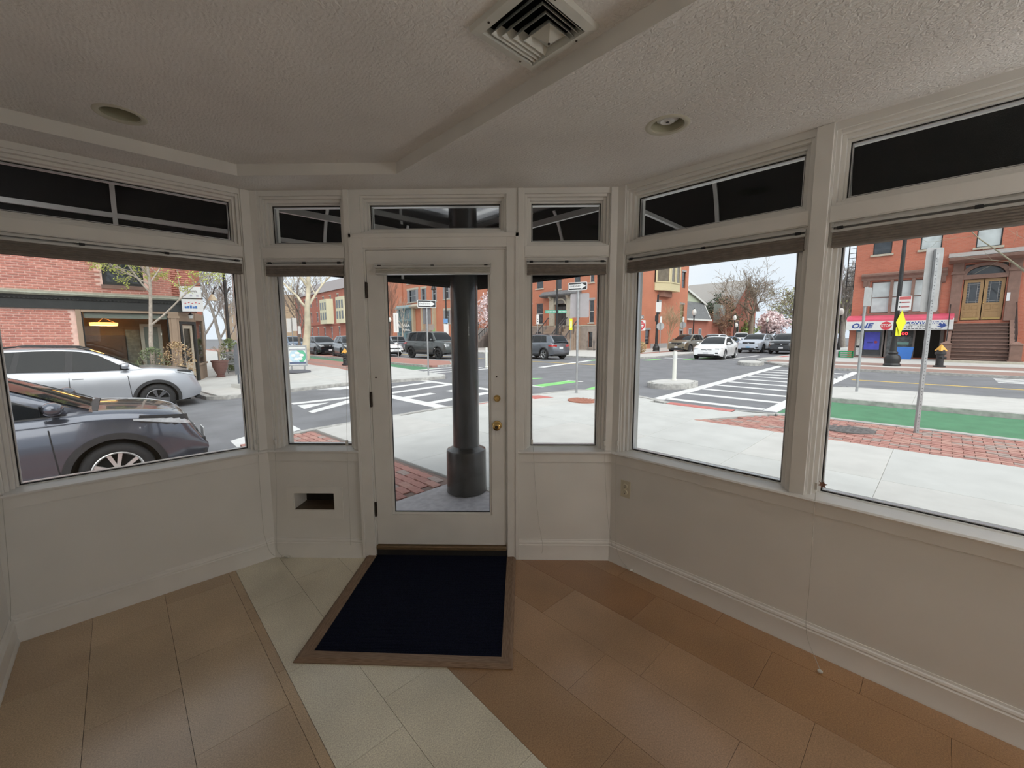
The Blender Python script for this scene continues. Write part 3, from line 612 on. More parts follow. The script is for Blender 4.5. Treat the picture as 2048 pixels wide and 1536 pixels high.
# crossing over the side street
on(rc(5.32, 5.62, 8.1, 14.0), paintw, 'crosswalk_line'); on(rc(7.82, 8.05, 8.6, 14.0), paintw, 'crosswalk_line')
for (a, b, v) in ((5.62, 7.82, 8.85), (5.62, 6.5, 10.12), (7.0, 7.82, 10.05), (5.62, 7.82, 11.25), (5.62, 7.82, 12.38), (5.62, 7.82, 13.6)): on(rc(a, b, v - .15, v + .15), paintw, 'crosswalk_stripe')
on([(3.22, 11.72), (4.75, 11.33), (4.75, 11.66), (3.23, 12.0)], paintw, 'hatch_stripe'); on([(3.2, 10.77), (3.94, 11.18), (3.24, 11.45)], paintw, 'hatch_stripe'); on([(3.15, 10.03), (4.5, 10.75), (4.5, 11.2), (3.15, 10.33)], paintw, 'hatch_stripe')
on([(1.3, 7.95), (2.44, 8.5), (2.44, 9.3), (1.3, 8.6)], paintw, 'hatch_stripe'); on([(5.1, 13.4), (5.31, 13.4), (5.31, 14.1), (4.6, 14.1)], paintw, 'hatch_stripe')
# crossing over the main street
on([(9.5, 4.58), (26, 5.55), (26, 5.85), (9.5, 4.88)], paintw, 'crosswalk_line'); on([(9.6, 2.22), (12.0, 2.26), (12.0, 2.52), (9.6, 2.48)], paintw, 'crosswalk_line'); on([(15.2, 2.3), (22.5, 2.3), (22.5, 2.55), (15.2, 2.55)], paintw, 'crosswalk_line')
for k in range(10):
    u = 9.75 + 1.22 * k + .03 * k; on([(u - .13, 2.5), (u + .13, 2.5), (u + .13, 4.6 + .058 * (u - 9.5)), (u - .13, 4.6 + .058 * (u - 9.5))], paintw, 'crosswalk_stripe')
on(rc(9.12, 11.93, -14, 2.2), paintg, 'bike_lane', .002); on([(9.3, 8.4), (11.2, 8.42), (11.25, 8.9), (9.35, 8.85)], paintlg, 'bike_crossing_mark'); on([(9.9, 10.1), (11.3, 10.15), (10.9, 10.5), (9.8, 10.5)], paintlg, 'bike_crossing_mark'); on([(9.75, 6.7), (11.0, 6.9), (11.0, 7.4), (9.75, 7.1)], paintlg, 'bike_crossing_mark')
for q in ((9.2, 9.35, 8.3, 8.95), (11.2, 11.35, 8.35, 9.0)): on(rc(*q), paintw, 'bike_mark_edge')
on(rc(9.5, 11.3, 17.1, 40), paintg, 'bike_lane', .002); on([(9.3, 16.8), (13.4, 17.0), (13.4, 17.3), (9.3, 17.1)], paintw, 'crosswalk_line'); on([(9.0, 17.1), (9.35, 17.1), (9.5, 40), (9.2, 40)], paintw, 'lane_line')
for v in (14.9, 15.8): on([(9.6, v), (13.2, v + .1), (13.2, v + .35), (9.6, v + .25)], paintw, 'crosswalk_stripe')
on(rc(18.36, 18.52, -16, 2.1), painty, 'centre_line'); on(rc(18.36, 18.52, 12, 60), painty, 'centre_line')
for k in range(4): on(rc(20.6 + .55 * k, 20.9 + .55 * k, -4.4, -1.35), paintw, 'crosswalk_stripe')
for (u, v) in ((21.5, 15.2), (24.0, 12.6), (26.5, 11.2), (28.8, 11.0)): on([(u, v), (u + 1.6, v), (u + 1.6, v + .5), (u, v + .5)], paintlg, 'bike_crossing_mark')
on([(15.2, 13.6), (21.5, 15.2), (21.5, 15.6), (15.2, 14.0)], paintw, 'stop_line'); on([(30, 9.5), (35, 9.5), (35, 9.75), (30, 9.75)], paintw, 'lane_line'); on([(27.4, 8.8), (27.8, 8.8), (27.8, 13.4), (27.4, 13.4)], paintw, 'stop_line')
# pavement by the shop
sw = struct(thing('sidewalk', None, None, (0, 0, 0), pi / 4))
def slab(poly, mat, name='slab', fn=zs, d=.2, parent=sw, g=.006):
    if not poly: return
    a = sum(poly[i][0] * poly[(i + 1) % len(poly)][1] - poly[(i + 1) % len(poly)][0] * poly[i][1] for i in range(len(poly)))
    if a < 0: poly = poly[::-1]
    c = (sum(p[0] for p in poly) / len(poly), sum(p[1] for p in poly) / len(poly)); n_ = len(poly); top = []
    for p in poly:
        l = sqrt((p[0] - c[0]) ** 2 + (p[1] - c[1]) ** 2) + 1e-6; k_ = max(0, 1 - g / l); top.append((c[0] + (p[0] - c[0]) * k_, c[1] + (p[1] - c[1]) * k_))
    mb = MB(); vs = [(x, y, fn(x, y) - d) for x, y in poly] + [(x, y, fn(x, y) - .008) for x, y in poly] + [(x, y, fn(x, y)) for x, y in top]
    fs = [tuple(range(2 * n_, 3 * n_))] + [(k_ * n_ + i, k_ * n_ + (i + 1) % n_, (k_ + 1) * n_ + (i + 1) % n_, (k_ + 1) * n_ + i) for k_ in (0, 1) for i in range(n_)]
    return mb.add(vs, fs).build(name, mat, parent)
us = [2.5, 4.1, 5.75, 7.42]; vs_ = [-12, -8, -5, -3.75, -2.4, -1.05, .34, 1.72, 3.03, 4.46, 5.85, 7.22]
for i in range(3):
    for j in range(len(vs_) - 1):
        a, b, c, d = us[i], us[i + 1], vs_[j], vs_[j + 1]
        if j == len(vs_) - 2: poly = [(a, c), (b, c)] + ([(b, 7.78), (a, 7.8)] if i == 0 else [(b, 7.2), (5.1, 7.5), (a, 7.6)] if i == 1 else [(b, 7.2), (a, 7.2)])
        else: poly = [(a, c), (b, c), (b, d), (a, d)]
        slab(poly, conc2 if (i * 3 + j * 5) % 7 < 2 else conc)
slab([(7.42, 3.03), (8.5, 2.32), (8.5, 4.46), (7.42, 4.46)], conc); slab([(7.42, 4.46), (8.75, 4.46), (9.0, 5.3), (9.0, 5.85), (7.42, 5.85)], conc); slab([(7.42, 5.85), (9.0, 5.85), (9.1, 6.4), (8.8, 6.7), (7.5, 7.15), (7.42, 7.15)], conc)
slab([(8.5, 2.32), (8.9, 2.06), (8.7, 2.7), (8.5, 2.72)], conc)
slab([(2.5, 1.63), (2.5, 3.42), (.68, 3.42)], terr, 'entry_slab')
on(rc(8.5, 8.72, 2.74, 4.05), redpad, 'tactile_pad', .006, zs, sw); on([(5.15, 7.2), (7.42, 6.62), (7.62, 6.5), (7.62, 6.98), (7.42, 7.12), (5.3, 7.45)], redpad, 'tactile_pad', .006, zs, sw)
def curb(pts, fn, w=.15, name='curb', parent=sw, d=.3, m=gran, off=1):
    for i in range(len(pts) - 1):
        (a, b), (c, e) = pts[i], pts[i + 1]; L_ = sqrt((c - a) ** 2 + (e - b) ** 2); nx_, ny_ = -(e - b) / L_ * w * off, (c - a) / L_ * w * off
        slab([(a, b), (c, e), (c + nx_, e + ny_), (a + nx_, b + ny_)], m, name, fn, d, parent, .012)
CB = [(9.1, -14), (9.1, 1.8), (8.9, 2.1), (8.76, 2.75), (8.76, 4.1), (8.95, 4.5), (9.18, 5.2), (9.3, 6.4), (8.9, 6.85), (7.5, 7.33), (6.25, 7.36), (5.05, 7.75), (2.5, 7.98), (1.6, 7.9), (1.15, 7.2), (1.15, 6.35), (-12, 6.35)]
curb(CB, zs)
bp = struct(thing('brick_paving', None, None, (0, 0, 0), pi / 4)); bp2 = struct(thing('brick_paving', None, None, (0, 0, 0), pi / 4))
bm_ = [MB().box(-.0465, .0465, -.0965, .0965, -.06, 0) for _ in brk]
proto = [b.build('brick', m, bp, bevel=.004) for b, m in zip(bm_, brk)]
used = set()
def lay(par, u0, u1, v0, v1, inside, along_v=True):
    n_ = 0; r = 0; a, b = (.1, .2)
    uu = u0
    while uu < u1:
        vv = v0 - (.1 if r % 2 else 0)
        while vv < v1:
            c = (uu + .05, vv + .1) if along_v else (uu + .1, vv + .05)
            if inside(*c):
                k = random.choices(range(4), (4, 3, 3, 2))[0]
                loc = (c[0], c[1], zs(*c) + random.uniform(-.003, .002))
                if k not in used: used.add(k); o = proto[k]; o.parent = par; o.location = loc
                else: o = inst(proto[k], par, loc)
                o.rotation_euler = (0, 0, random.uniform(-.01, .01)); n_ += 1
            vv += .2
        uu += .1; r += 1
    return n_
inR = lambda u, v: 7.46 < u < 8.91 and v < 3.0 - (u - 7.42) * .78 and v > -.95
inL = lambda u, v: 1.24 < u < 2.43 and 3.52 < v < 7.72 and not (v > 6.3 and u < 1.3)
n1 = lay(bp, 7.42, 8.95, -1.0, 3.0, inR); n2 = lay(bp2, 1.2, 2.46, 3.45, 7.8, inL)
print('bricks', n1, n2)
for par, poly in ((bp, [(7.42, -12), (8.95, -12), (8.95, 1.75), (7.42, 3.0)]), (bp2, [(1.15, 3.45), (2.46, 3.45), (2.46, 7.8), (1.7, 7.8), (1.15, 7.1)])):
    MB().prism(poly, lambda x, y: zs(x, y) - .25, lambda x, y: zs(x, y) - .016).build('sand_bed', M('sand_bed', (.20, .14, .12), .9), par)
MB().prism(rc(7.42, 8.95, -12, -.97), lambda x, y: zs(x, y) - .2, lambda x, y: zs(x, y) - .002).build('far_bricks', redbrick, bp)['kind'] = 'stuff'
MB().prism(rc(-12, 1.22, 3.36, 6.2), lambda x, y: zs(x, y) - .2, lambda x, y: zs(x, y) - .002).build('far_bricks', redbrick, bp2)['kind'] = 'stuff'
def cover(px, py, fn, r, mat, label, name='manhole_cover'):
    u, v, z = G(px, py, fn); t = thing(name, label, 'manhole cover', UV(u, v, z), pi / 4)
    MB().lathe([(0, .006), (r * .93, .006), (r * .93, .003), (r, .003), (r, -.03)], 32).build('lid', mat, t, smooth=20)
    k = MB()
    for i in range(-3, 4):
        for j in range(-3, 4):
            if i * i + j * j < 10: k.box(i * r * .24 - r * .07, i * r * .24 + r * .07, j * r * .24 - r * .07, j * r * .24 + r * .07, .006, .009)
    k.build('raised_studs', mat, t)['kind'] = 'stuff'
iron = M('cast_iron', (.16, .15, .145), .6, metal=.4, var=.2, scale=20)
cover(1171, 800, zs, .42, M('rust_red_iron', (.36, .15, .10), .8, var=.15, scale=14), 'round rust red cover in the pavement by the right one way sign')
cover(1693, 857, zs, .36, iron, 'round dark iron cover in the brick strip')
hb = thing('utility_box_cover', 'rectangular concrete utility cover set in the pavement under the right window', 'access cover', UV(4.68, 1.25, zs(4.68, 1.25)), pi / 4)
MB().box(-.30, .30, -.42, .42, -.04, .003).build('cover_slab', conc2, hb, bevel=.004); MB().frame(-.34, .34, -.46, .46, .03, -.004, .03).build('cover_rim', gran, hb).rotation_euler = (-pi / 2, 0, 0)
# median of the main street, far pavement
md = struct(thing('median', None, None, (0, 0, 0), pi / 4)); zm = lambda u, v: zr(u, v) + .10
for k in range(9):
    v1 = 2.1 - 1.75 * k; slab([(12.1, v1 - 1.75), (14.75, v1 - 1.75), (14.75, v1), (12.1, v1)] if k else [(12.1, v1 - 1.75), (14.75, v1 - 1.75), (14.75, v1 - .2), (14.3, v1 + .1), (12.6, v1 + .1), (12.1, v1 - .3)], conc2, 'slab', zm, .2, md)
curb([(11.95, -14), (11.95, 1.9), (12.5, 2.35), (14.4, 2.35), (14.9, 1.8), (14.9, -14)], zm, .16, 'curb', md, .3, gran, -1)
ml = struct(thing('median', None, None, (0, 0, 0), pi / 4)); slab([(11.5, 17.9), (12.7, 17.9), (14.4, 20.5), (14.4, 45), (11.5, 45)], redbrick, 'brick_top', zm, .2, ml)
curb([(11.35, 45), (11.35, 18.6), (11.9, 17.75), (12.75, 17.75), (14.55, 20.4), (14.55, 45)], zm, .16, 'curb', ml, .3, gran, 1)
def islet(cu_, cv_, a, b, rot, label, n_=18, h=.15):
    t = thing('traffic_island', label, 'traffic island', UV(cu_, cv_, zr(cu_, cv_)), pi / 4 + rot)
    pr = [(a * cos(2 * pi * i / n_) * (1 if abs(cos(2 * pi * i / n_)) < .9 else .96), b * sin(2 * pi * i / n_)) for i in range(n_)]
    MB().prism([(x * .84, y * .84) for x, y in pr], 0, h + .01).build('cap', conc2, t)
    for i in range(n_):
        p, q = pr[i], pr[(i + 1) % n_]; MB().prism([(p[0], p[1]), (q[0], q[1]), (q[0] * .85, q[1] * .85), (p[0] * .85, p[1] * .85)], -.05, h + random.uniform(-.01, .006)).build('curb_stone', gran, t, bevel=.008)
    return t
islet(12.2, 5.62, .98, .62, -.1, 'granite edged traffic island with the white bollard'); islet(24.3, 7.0, 1.3, .62, .25, 'granite edged traffic island at the far end of the crosswalk')
fs_ = struct(thing('sidewalk', None, None, (0, 0, 0), pi / 4)); zf = lambda u, v: zr(u, v) + .1
slab([(23.0, -30), (25.0, -30), (25.0, 5.2), (23.6, 5.2), (23.0, 4.4)], redbrick, 'brick_strip', zf, .2, fs_); slab([(25.0, -30), (26.1, -30), (26.1, 6.6), (25.0, 6.0)], conc2, 'strip', zf, .2, fs_); slab([(26.1, -30), (28.4, -30), (28.4, 6.8), (26.1, 6.8)], redbrick, 'brick_strip', zf, .2, fs_)
for k in range(10):
    v1 = 7.8 - 2.2 * k; slab([(28.4, v1 - 2.2), (35.6, v1 - 2.2), (35.6, v1), (28.4, v1)], conc if k % 2 else conc2, 'slab', zf, .2, fs_)
slab([(35.6, -30), (70, -30), (70, 7.8), (35.6, 7.8)], conc, 'slab', zf, .2, fs_)
curb([(22.85, -30), (22.85, 4.5), (23.6, 5.35), (26, 6.9), (28.6, 7.95), (70, 7.95)], zf, .16, 'curb', fs_, .3, gran, -1)
on([(31.5, 7.2), (33.5, 7.2), (33.5, 7.6), (31.5, 7.6)], redpad, 'tactile_pad', .006, zf, fs_)
# pavement on the block across the main street (far corner)
fc = struct(thing('sidewalk', None, None, (0, 0, 0), pi / 4))
slab([(24.2, 15.6), (27.2, 14.0), (80, 15.6), (80, 90), (24.2, 90)], conc2, 'slab', zf, .2, fc); slab([(29.0, 16.6), (48, 17.4), (48, 24), (29, 24)], redbrick, 'brick_strip', lambda u, v: zf(u, v) + .012, .2, fc)
curb([(24.05, 90), (24.05, 15.7), (25.2, 14.3), (27.2, 13.85), (80, 15.4)], zf, .16, 'curb', fc, .3, gran, 1)
# pavement across the side street
pa = struct(thing('sidewalk', None, None, (0, 0, 0), pi / 4))
for i, (a, b) in enumerate(((-14, -6), (-6, -2), (-2, .2), (.2, 1.75))): slab([(a, 16.2), (b, 16.2), (b, 18.8), (a, 18.8)], conc, 'slab', zA, .2, pa)
for j, (a, b) in enumerate(((14.4, 16.2), (16.2, 18.8), (18.8, 21.5), (21.5, 26), (26, 60))):
    for i, (c, d) in enumerate(((1.75, 3.9), (3.9, 5.6), (5.6, 7.1))):
        if j == 0: slab([(c + (.3 if i == 0 else 0), a + (.25 if i == 0 else 0)), (d, a - (.35 if i == 2 else 0)), (d, b), (c, b)], conc if i % 2 else conc2, 'slab', zA, .2, pa)
        else: slab([(c, a), (d, a), (d, b), (c, b)], conc if (i + j) % 2 else conc2, 'slab', zA, .2, pa)
slab([(7.1, 13.6), (8.6, 12.75), (9.0, 13.2), (9.0, 17.4), (7.1, 17.4)], conc, 'slab', zA, .2, pa); slab([(7.1, 17.4), (8.9, 17.4), (8.9, 60), (7.1, 60)], redbrick, 'brick_strip', zA, .2, pa)
on([(5.5, 14.75), (6.8, 14.35), (7.9, 13.75), (7.95, 14.1), (6.8, 14.8), (5.55, 15.1)], redpad, 'tactile_pad', .006, zA, pa); on(rc(7.6, 8.8, 15.3, 15.7), redpad, 'tactile_pad', .006, zA, pa)
curb([(9.05, 60), (9.05, 13.2), (8.65, 12.6), (7.0, 13.45), (5.5, 14.2), (2.2, 14.35), (1.75, 14.8), (1.55, 16.1), (-14, 16.1)], zA, .15, 'curb', pa, .3, gran, -1)
# ================================================================ VEHICLES
def interp(pr, x):
    if x <= pr[0][0]: return pr[0][1]
    if x >= pr[-1][0]: return pr[-1][1]
    for i in range(len(pr) - 1):
        if pr[i][0] <= x <= pr[i + 1][0]:
            (x0, z0), (x1, z1) = pr[i], pr[i + 1]; h = x1 - x0; t = (x - x0) / h if h > 1e-9 else 0
            d = (z1 - z0) / h if h > 1e-9 else 0
            dp = (z0 - pr[i - 1][1]) / max(1e-6, x0 - pr[i - 1][0]) if i > 0 else d
            dn = (pr[i + 2][1] - z1) / max(1e-6, pr[i + 2][0] - x1) if i + 2 < len(pr) else d
            m0 = 0 if dp * d <= 0 else 2 * dp * d / (dp + d); m1 = 0 if dn * d <= 0 else 2 * dn * d / (dn + d)
            t2, t3 = t * t, t ** 3
            return (2 * t3 - 3 * t2 + 1) * z0 + (t3 - 2 * t2 + t) * h * m0 + (-2 * t3 + 3 * t2) * z1 + (t3 - t2) * h * m1
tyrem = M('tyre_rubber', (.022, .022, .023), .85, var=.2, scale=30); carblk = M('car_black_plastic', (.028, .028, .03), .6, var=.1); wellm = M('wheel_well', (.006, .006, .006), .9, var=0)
cglass = M('car_glass', (.010, .012, .014), .05, var=0, spec=.32); lampm = M('headlamp_clear', (.50, .52, .54), .08, var=.1, scale=30, coat=1.); tailm = M('tail_lamp_red', (.45, .02, .02), .15, var=0, coat=1.)
chrome = M('chrome', (.75, .76, .78), .12, metal=1, var=0); platem = M('plate_white', (.75, .76, .78), .5, var=.02); seam = M('panel_gap', (.02, .02, .022), .8, var=0)
def carpaint(name, c, rough=.28, metal=.35): return M(name, c, rough, metal=metal, var=.03, scale=3, coat=.8)
SUV = dict(L=4.6, W=1.86, H=1.68, fo=.93, wbase=2.69, wr=.362, sill=.27, deck=[(-2.3, .92), (-2.2, 1.05), (-1.9, 1.16), (-1.0, 1.155), (.2, 1.12), (.95, 1.12), (1.2, 1.15), (1.75, 1.09), (2.1, 1.00), (2.25, .90), (2.3, .80)],
           roof=[(-2.15, 1.16), (-1.95, 1.42), (-1.75, 1.60), (-1.2, 1.66), (-.4, 1.68), (.05, 1.65), (.45, 1.52), (1.12, 1.145)],
           wins=[((-.10, .84), (-.06, .32)), ((-.95, -.22), (-.86, -.18)), ((-1.55, -1.05), (-1.35, -.95))], wsx=(.22, 1.08), rgx=(-2.13, -1.80), doors=(.86, -.16, -1.05))
SEDAN = dict(L=4.86, W=1.85, H=1.46, fo=.96, wbase=2.78, wr=.335, sill=.22, deck=[(-2.43, .78), (-2.3, 1.0), (-1.7, 1.04), (-.9, .98), (.2, .93), (.9, .93), (1.1, .96), (1.8, .86), (2.2, .74), (2.38, .66), (2.43, .58)],
             roof=[(-1.85, 1.02), (-1.2, 1.30), (-.7, 1.43), (-.2, 1.46), (.15, 1.43), (.5, 1.30), (1.18, .955)],
             wins=[((-.05, .92), (-.02, .38)), ((-.95, -.15), (-.72, -.12))], wsx=(.25, 1.12), rgx=(-1.75, -.98), doors=(.92, -.10, -1.0))
def car(name, label, cat, u, v, head, spec, color, near=False, wheelstyle=('grey', 6), front='std', plate=True, rails=False, extra=None, clad=True, group=None, glassm=None, zo=None):
    p = dict(spec); p.update(extra or {}); L, W, H, wr = p['L'], p['W'], p['H'], p['wr']; fa = L / 2 - p['fo']; ra = fa - p['wbase']; Rr = wr + p.get('gap', .055); sillz = p['sill']
    t = thing(name, label, cat, UV(u, v, zr(u, v) if zo is None else zo), pi / 4 + head, group)
    glassm = glassm or cglass
    deck = lambda x: interp(p['deck'], x)
    roof = lambda x: interp(p['roof'], x)
    def wf(x):
        a = abs(x); s0 = L / 2 - p.get('round', .75); k = max(0, (a - s0) / (L / 2 - s0)); return W / 2 * (1 - p.get('taper', .22) * k ** 2.2)
    def yl(x, z):       # lower body half width at height z
        zt = deck(x); f = (z - sillz) / max(.05, zt - sillz)
        return wf(x) * interp([(0, .955), (.15, .985), (.4, 1.0), (.62, .995), (.8, .975), (.93, .945), (1, .885)], f)
    def zbot(x):
        b = sillz + (.10 * max(0, (abs(x) - (L / 2 - .5)) / .5) ** 1.5)
        for ax in (fa, ra):
            if abs(x - ax) < Rr: b = max(b, wr + sqrt(max(0, Rr * Rr - (x - ax) ** 2)))
        return b
    def warp(x, z):
        k = max(0, (abs(x) - (L / 2 - .4)) / .4); zt = deck(x); f = (z - sillz) / max(.1, zt - sillz)
        return x - math.copysign(k * k * (.10 * max(0, .35 - f) / .35 + p.get('lean', .10) * max(0, f - .55) / .45), x)
    ns = 46 if near else 26
    xs = [-L / 2 + L * i / ns for i in range(ns + 1)]
    for ax in (fa, ra):
        m_ = 18 if near else 10
        xs += [ax - Rr - .002, ax + Rr + .002] + [ax - (Rr - .0005) * cos(pi * i / m_) for i in range(m_ + 1)]
    xs += [-L / 2 + .03, -L / 2 + .08, L / 2 - .08, L / 2 - .03]
    xs = sorted(set(round(x, 4) for x in xs)); FR = [0, .08, .16, .28, .4, .52, .62, .72, .8, .87, .93, .97, 1.0]
    secs = []
    for x in xs:
        zb, zt = zbot(x), deck(x); half = []
        for k, f in enumerate(FR):
            z = sillz + f * (zt - sillz); z = max(z, min(zb + .0008 * k, zt)); half.append((warp(x, z), yl(x, max(z, sillz)), z))
        wt = half[-1][1]
        cr = p.get('crown', .035)
        for q in (.8, .5, .2): half.append((warp(x, zt), wt * q, zt + cr * (1 - q * q)))
        ring = half + [(warp(x, zt), 0, zt + cr)] + [(a, -b, c) for a, b, c in half[::-1]]
        secs.append(ring)
    mb = MB(); mb.grid(secs)
    n_ = len(secs[0])
    for s_ in (secs[0], secs[-1]): mb.add(s_, [tuple(range(n_))])
    mb.build('body', color, t, smooth=50)
    # cabin
    def yh(x, z):
        b = deck(x); return yl(x, b) * (1.0 - .24 * max(0, min(1, (z - b) / (H - b)))) if H > b else 0
    x0, x1 = p['roof'][0][0], p['roof'][-1][0]; nc = 30 if near else 18; cs = []
    for i in range(nc + 1):
        x = x0 + (x1 - x0) * i / nc; b = deck(x) - .03; tp = max(roof(x), b + .005); half = []
        for f in (0, .25, .5, .75, .9): z = b + f * (tp - b); half.append((x, yh(x, z), z))
        ye = yh(x, tp - .02); half += [(x, ye * .955, tp - .012), (x, ye * .88, tp), (x, ye * .5, tp + .018)]
        cs.append(half + [(x, 0, tp + .024)] + [(a, -b_, c) for a, b_, c in half[::-1]])
    cb = MB().grid(cs).build('cabin', color, t, smooth=50)
    def patch(fn, a, b, nm, m, par, off=.007, na=8, nb=5):
        for s_ in (1, -1):
            g = MB(); g.grid([[(lambda P: (P[0], s_ * (P[1] + off), P[2]))(fn(i / na, j / nb)) for j in range(nb + 1)] for i in range(na + 1)]); g.build(nm, m, par, smooth=60)
    wb0, wb1 = min(w[0][0] for w in p['wins']) - .03, max(w[0][1] for w in p['wins']) + .05; wt0, wt1 = min(w[1][0] for w in p['wins']) - .03, max(w[1][1] for w in p['wins']) + .03
    def sfn(s_, q):
        xb, xt = wb0 + (wb1 - wb0) * s_, wt0 + (wt1 - wt0) * s_; x = xb + (xt - xb) * q; z = deck(xb) + .005 + (roof(xt) - .06 - deck(xb) - .005) * q
        return (x, yh(x, z), z)
    patch(sfn, 0, 0, 'window_surround', carblk, t, .004, 12, 5)
    for (b0, b1), (t0, t1) in p['wins']:
        def fn(s_, q, b0=b0, b1=b1, t0=t0, t1=t1):
            xb, xt = b0 + (b1 - b0) * s_, t0 + (t1 - t0) * s_; x = xb + (xt - xb) * q; z = deck(xb) + .02 + (roof(xt) - .075 - deck(xb) - .02) * q
            return (x, yh(x, z), z)
        patch(fn, 0, 0, 'side_window', glassm, t)
    def topg(xa, xb, nm, inset, m):
        g = MB(); N1, N2 = 8, 10; R_ = []
        for i in range(N1 + 1):
            x = xa + (xb - xa) * i / N1; z = max(roof(x), deck(x) + .0); ye = min(yh(x, z - .02), yl(x, deck(x)) * .95) * inset
            R_.append([(x, ye * (2 * j / N2 - 1), z + .030 * (1 - (2 * j / N2 - 1) ** 2 * .8) + .004) for j in range(N2 + 1)])
        return g.grid(R_).build(nm, m, t, smooth=60)
    ws = topg(*p['wsx'], 'windshield', .90, glassm); topg(*p['rgx'], 'rear_window', .86, glassm)
    # seams and handles
    if near or p.get('seams', 1):
        for xd in p['doors']:
            fn = lambda s_, q, xd=xd: (lambda z: (xd + (s_ - .5) * .012 + (.06 if xd > .5 else 0) * (.5 - q), yl(xd, z), z))(sillz + .08 + q * (deck(xd) - sillz - .10))
            patch(fn, 0, 0, 'door_gap', seam, t, .003, 1, 6)
        for xd in p['doors'][1:]:
            for s_ in (1, -1):
                z = deck(xd) - .17; h_ = MB(); h_.box(xd + .05, xd + .23, -.008, .018, z - .012, z + .014); o = h_.build('door_handle', color, t, bevel=.006); o.location = (0, s_ * (yl(xd, z) + .006), 0)
    xm = p.get('mirror', x1 - .32); zm_ = deck(xm) + .06
    for s_ in (1, -1):
        yb = yh(xm, zm_ + .02); mm = MB().sphere((0, 0, 0), (.09, .11, .075), 12, 8).build('mirror', p.get('mirrorm', color), t, smooth=True); mm.location = (xm, s_ * (yb + .15), zm_ + .05)
        mk = MB().tube([(0, -s_ * .16, -.05), (0, -s_ * .06, -.04)], [.03, .025], 8).build('mirror_stalk', carblk, mm, smooth=True)
        MB().box(-.088, -.08, -.085, .085, -.055, .05).build('mirror_glass', glassm, mm)
    if clad:
        for ax in (fa, ra):
            def fn(s_, q, ax=ax):
                a = pi * (1 - s_) * 1.12 - .06 * pi; R_ = Rr - .004 + p.get('cladw', .075) * q; x, z = ax + R_ * cos(a), max(sillz + .01, wr + R_ * sin(a)); return (warp(x, z), yl(min(max(x, -L / 2 + .02), L / 2 - .02), z), z)
            patch(fn, 0, 0, 'wheel_arch_trim', carblk, t, .014, 18, 2)
        fn = lambda s_, q: (ra + Rr + s_ * (fa - ra - 2 * Rr), yl(0, sillz + .10 * q), sillz - .02 + .13 * q)
        patch(fn, 0, 0, 'sill_trim', carblk, t, .012, 6, 2)
    # wheels
    wc, nsp = wheelstyle; rm = {'grey': M('alloy_grey', (.20, .20, .21), .3, metal=.8, var=.05), 'silver': M('alloy_silver', (.60, .61, .62), .3, metal=.8, var=.05), 'dark': M('alloy_black', (.035, .035, .037), .35, metal=.4, var=.05), 'twotone': M('alloy_machined', (.70, .70, .69), .3, metal=.6, var=.04)}[wc]
    wd = .22; rr_ = p.get('rimr', wr * .68)
    ty = MB().lathe([(rr_, -wd / 2 + .01), (rr_ + .02, -wd / 2), (wr - .04, -wd / 2 + .004), (wr - .008, -wd / 2 + .03), (wr, -wd / 2 + .06), (wr, wd / 2 - .06), (wr - .008, wd / 2 - .03), (wr - .04, wd / 2 - .004), (rr_ + .02, wd / 2), (rr_, wd / 2 - .01)], 36 if near else 22, axis='y')
    r = MB(); r.lathe([(rr_ + .004, wd / 2 - .006), (rr_ - .006, wd / 2 - .002), (rr_ - .02, wd / 2 - .02), (rr_ - .03, wd / 2 - .10)], 36 if near else 20, axis='y')
    for k in range(nsp):
        a = 2 * pi * k / nsp + .2
        for da in ((-.12, .12) if near else (0,)):
            c_, s_ = cos(a), sin(a); w0, w1 = (.018, .026) if not near else (.016, .020); P = []
            for (rd, ww, yy, aa) in ((.03, w0, wd / 2 - .030, a), (rr_ - .012, w1, wd / 2 - .014, a + da * (2.0 if p.get('vspoke') else 1))):
                cc, ss = cos(aa), sin(aa)
                for sg in (-1, 1): P.append((rd * cc - sg * ww * ss, yy, rd * ss + sg * ww * cc))
                for sg in (-1, 1): P.append((rd * cc - sg * ww * ss, yy - .03, rd * ss + sg * ww * cc))
            r.add(P, [(0, 1, 5, 4), (2, 6, 7, 3), (0, 4, 6, 2), (1, 3, 7, 5), (4, 5, 7, 6)])
    r.lathe([(0, wd / 2 - .022), (.045, wd / 2 - .024), (.05, wd / 2 - .05)], 16, axis='y')
    dsk = MB().lathe([(0, wd / 2 - .075), (rr_ - .02, wd / 2 - .075), (rr_ - .02, wd / 2 - .09)], 24, axis='y')
    w0 = None
    for ax in (fa, ra):
        for s_ in (1, -1):
            loc = (ax, s_ * (wf(ax) - wd / 2 + .0), wr); rot = (0, 0, 0 if s_ > 0 else pi)
            if w0 is None:
                w0 = ty.build('wheel', tyrem, t, smooth=True); w0.location = loc; rim0 = r.build('rim', rm, w0, smooth=30); dk0 = dsk.build('brake_disc', wellm, w0)
            else:
                w_ = inst(w0, t, loc, rot); inst(rim0, w_); inst(dk0, w_)
    ub = MB(); ub.box(-L / 2 + .25, L / 2 - .25, -W / 2 + .26, W / 2 - .26, sillz - .03, .62)
    ub.box(ra + Rr, fa - Rr, -W / 2 + .06, W / 2 - .06, sillz - .04, sillz + .1); ub.build('underbody', wellm, t)
    # front
    xf = L / 2; wn = wf(xf - .02); zt = deck(xf)
    hz = p.get('hlz', (deck(xf - .25) - .20, deck(xf - .25) - .04)); hx = p.get('hlx', .42)
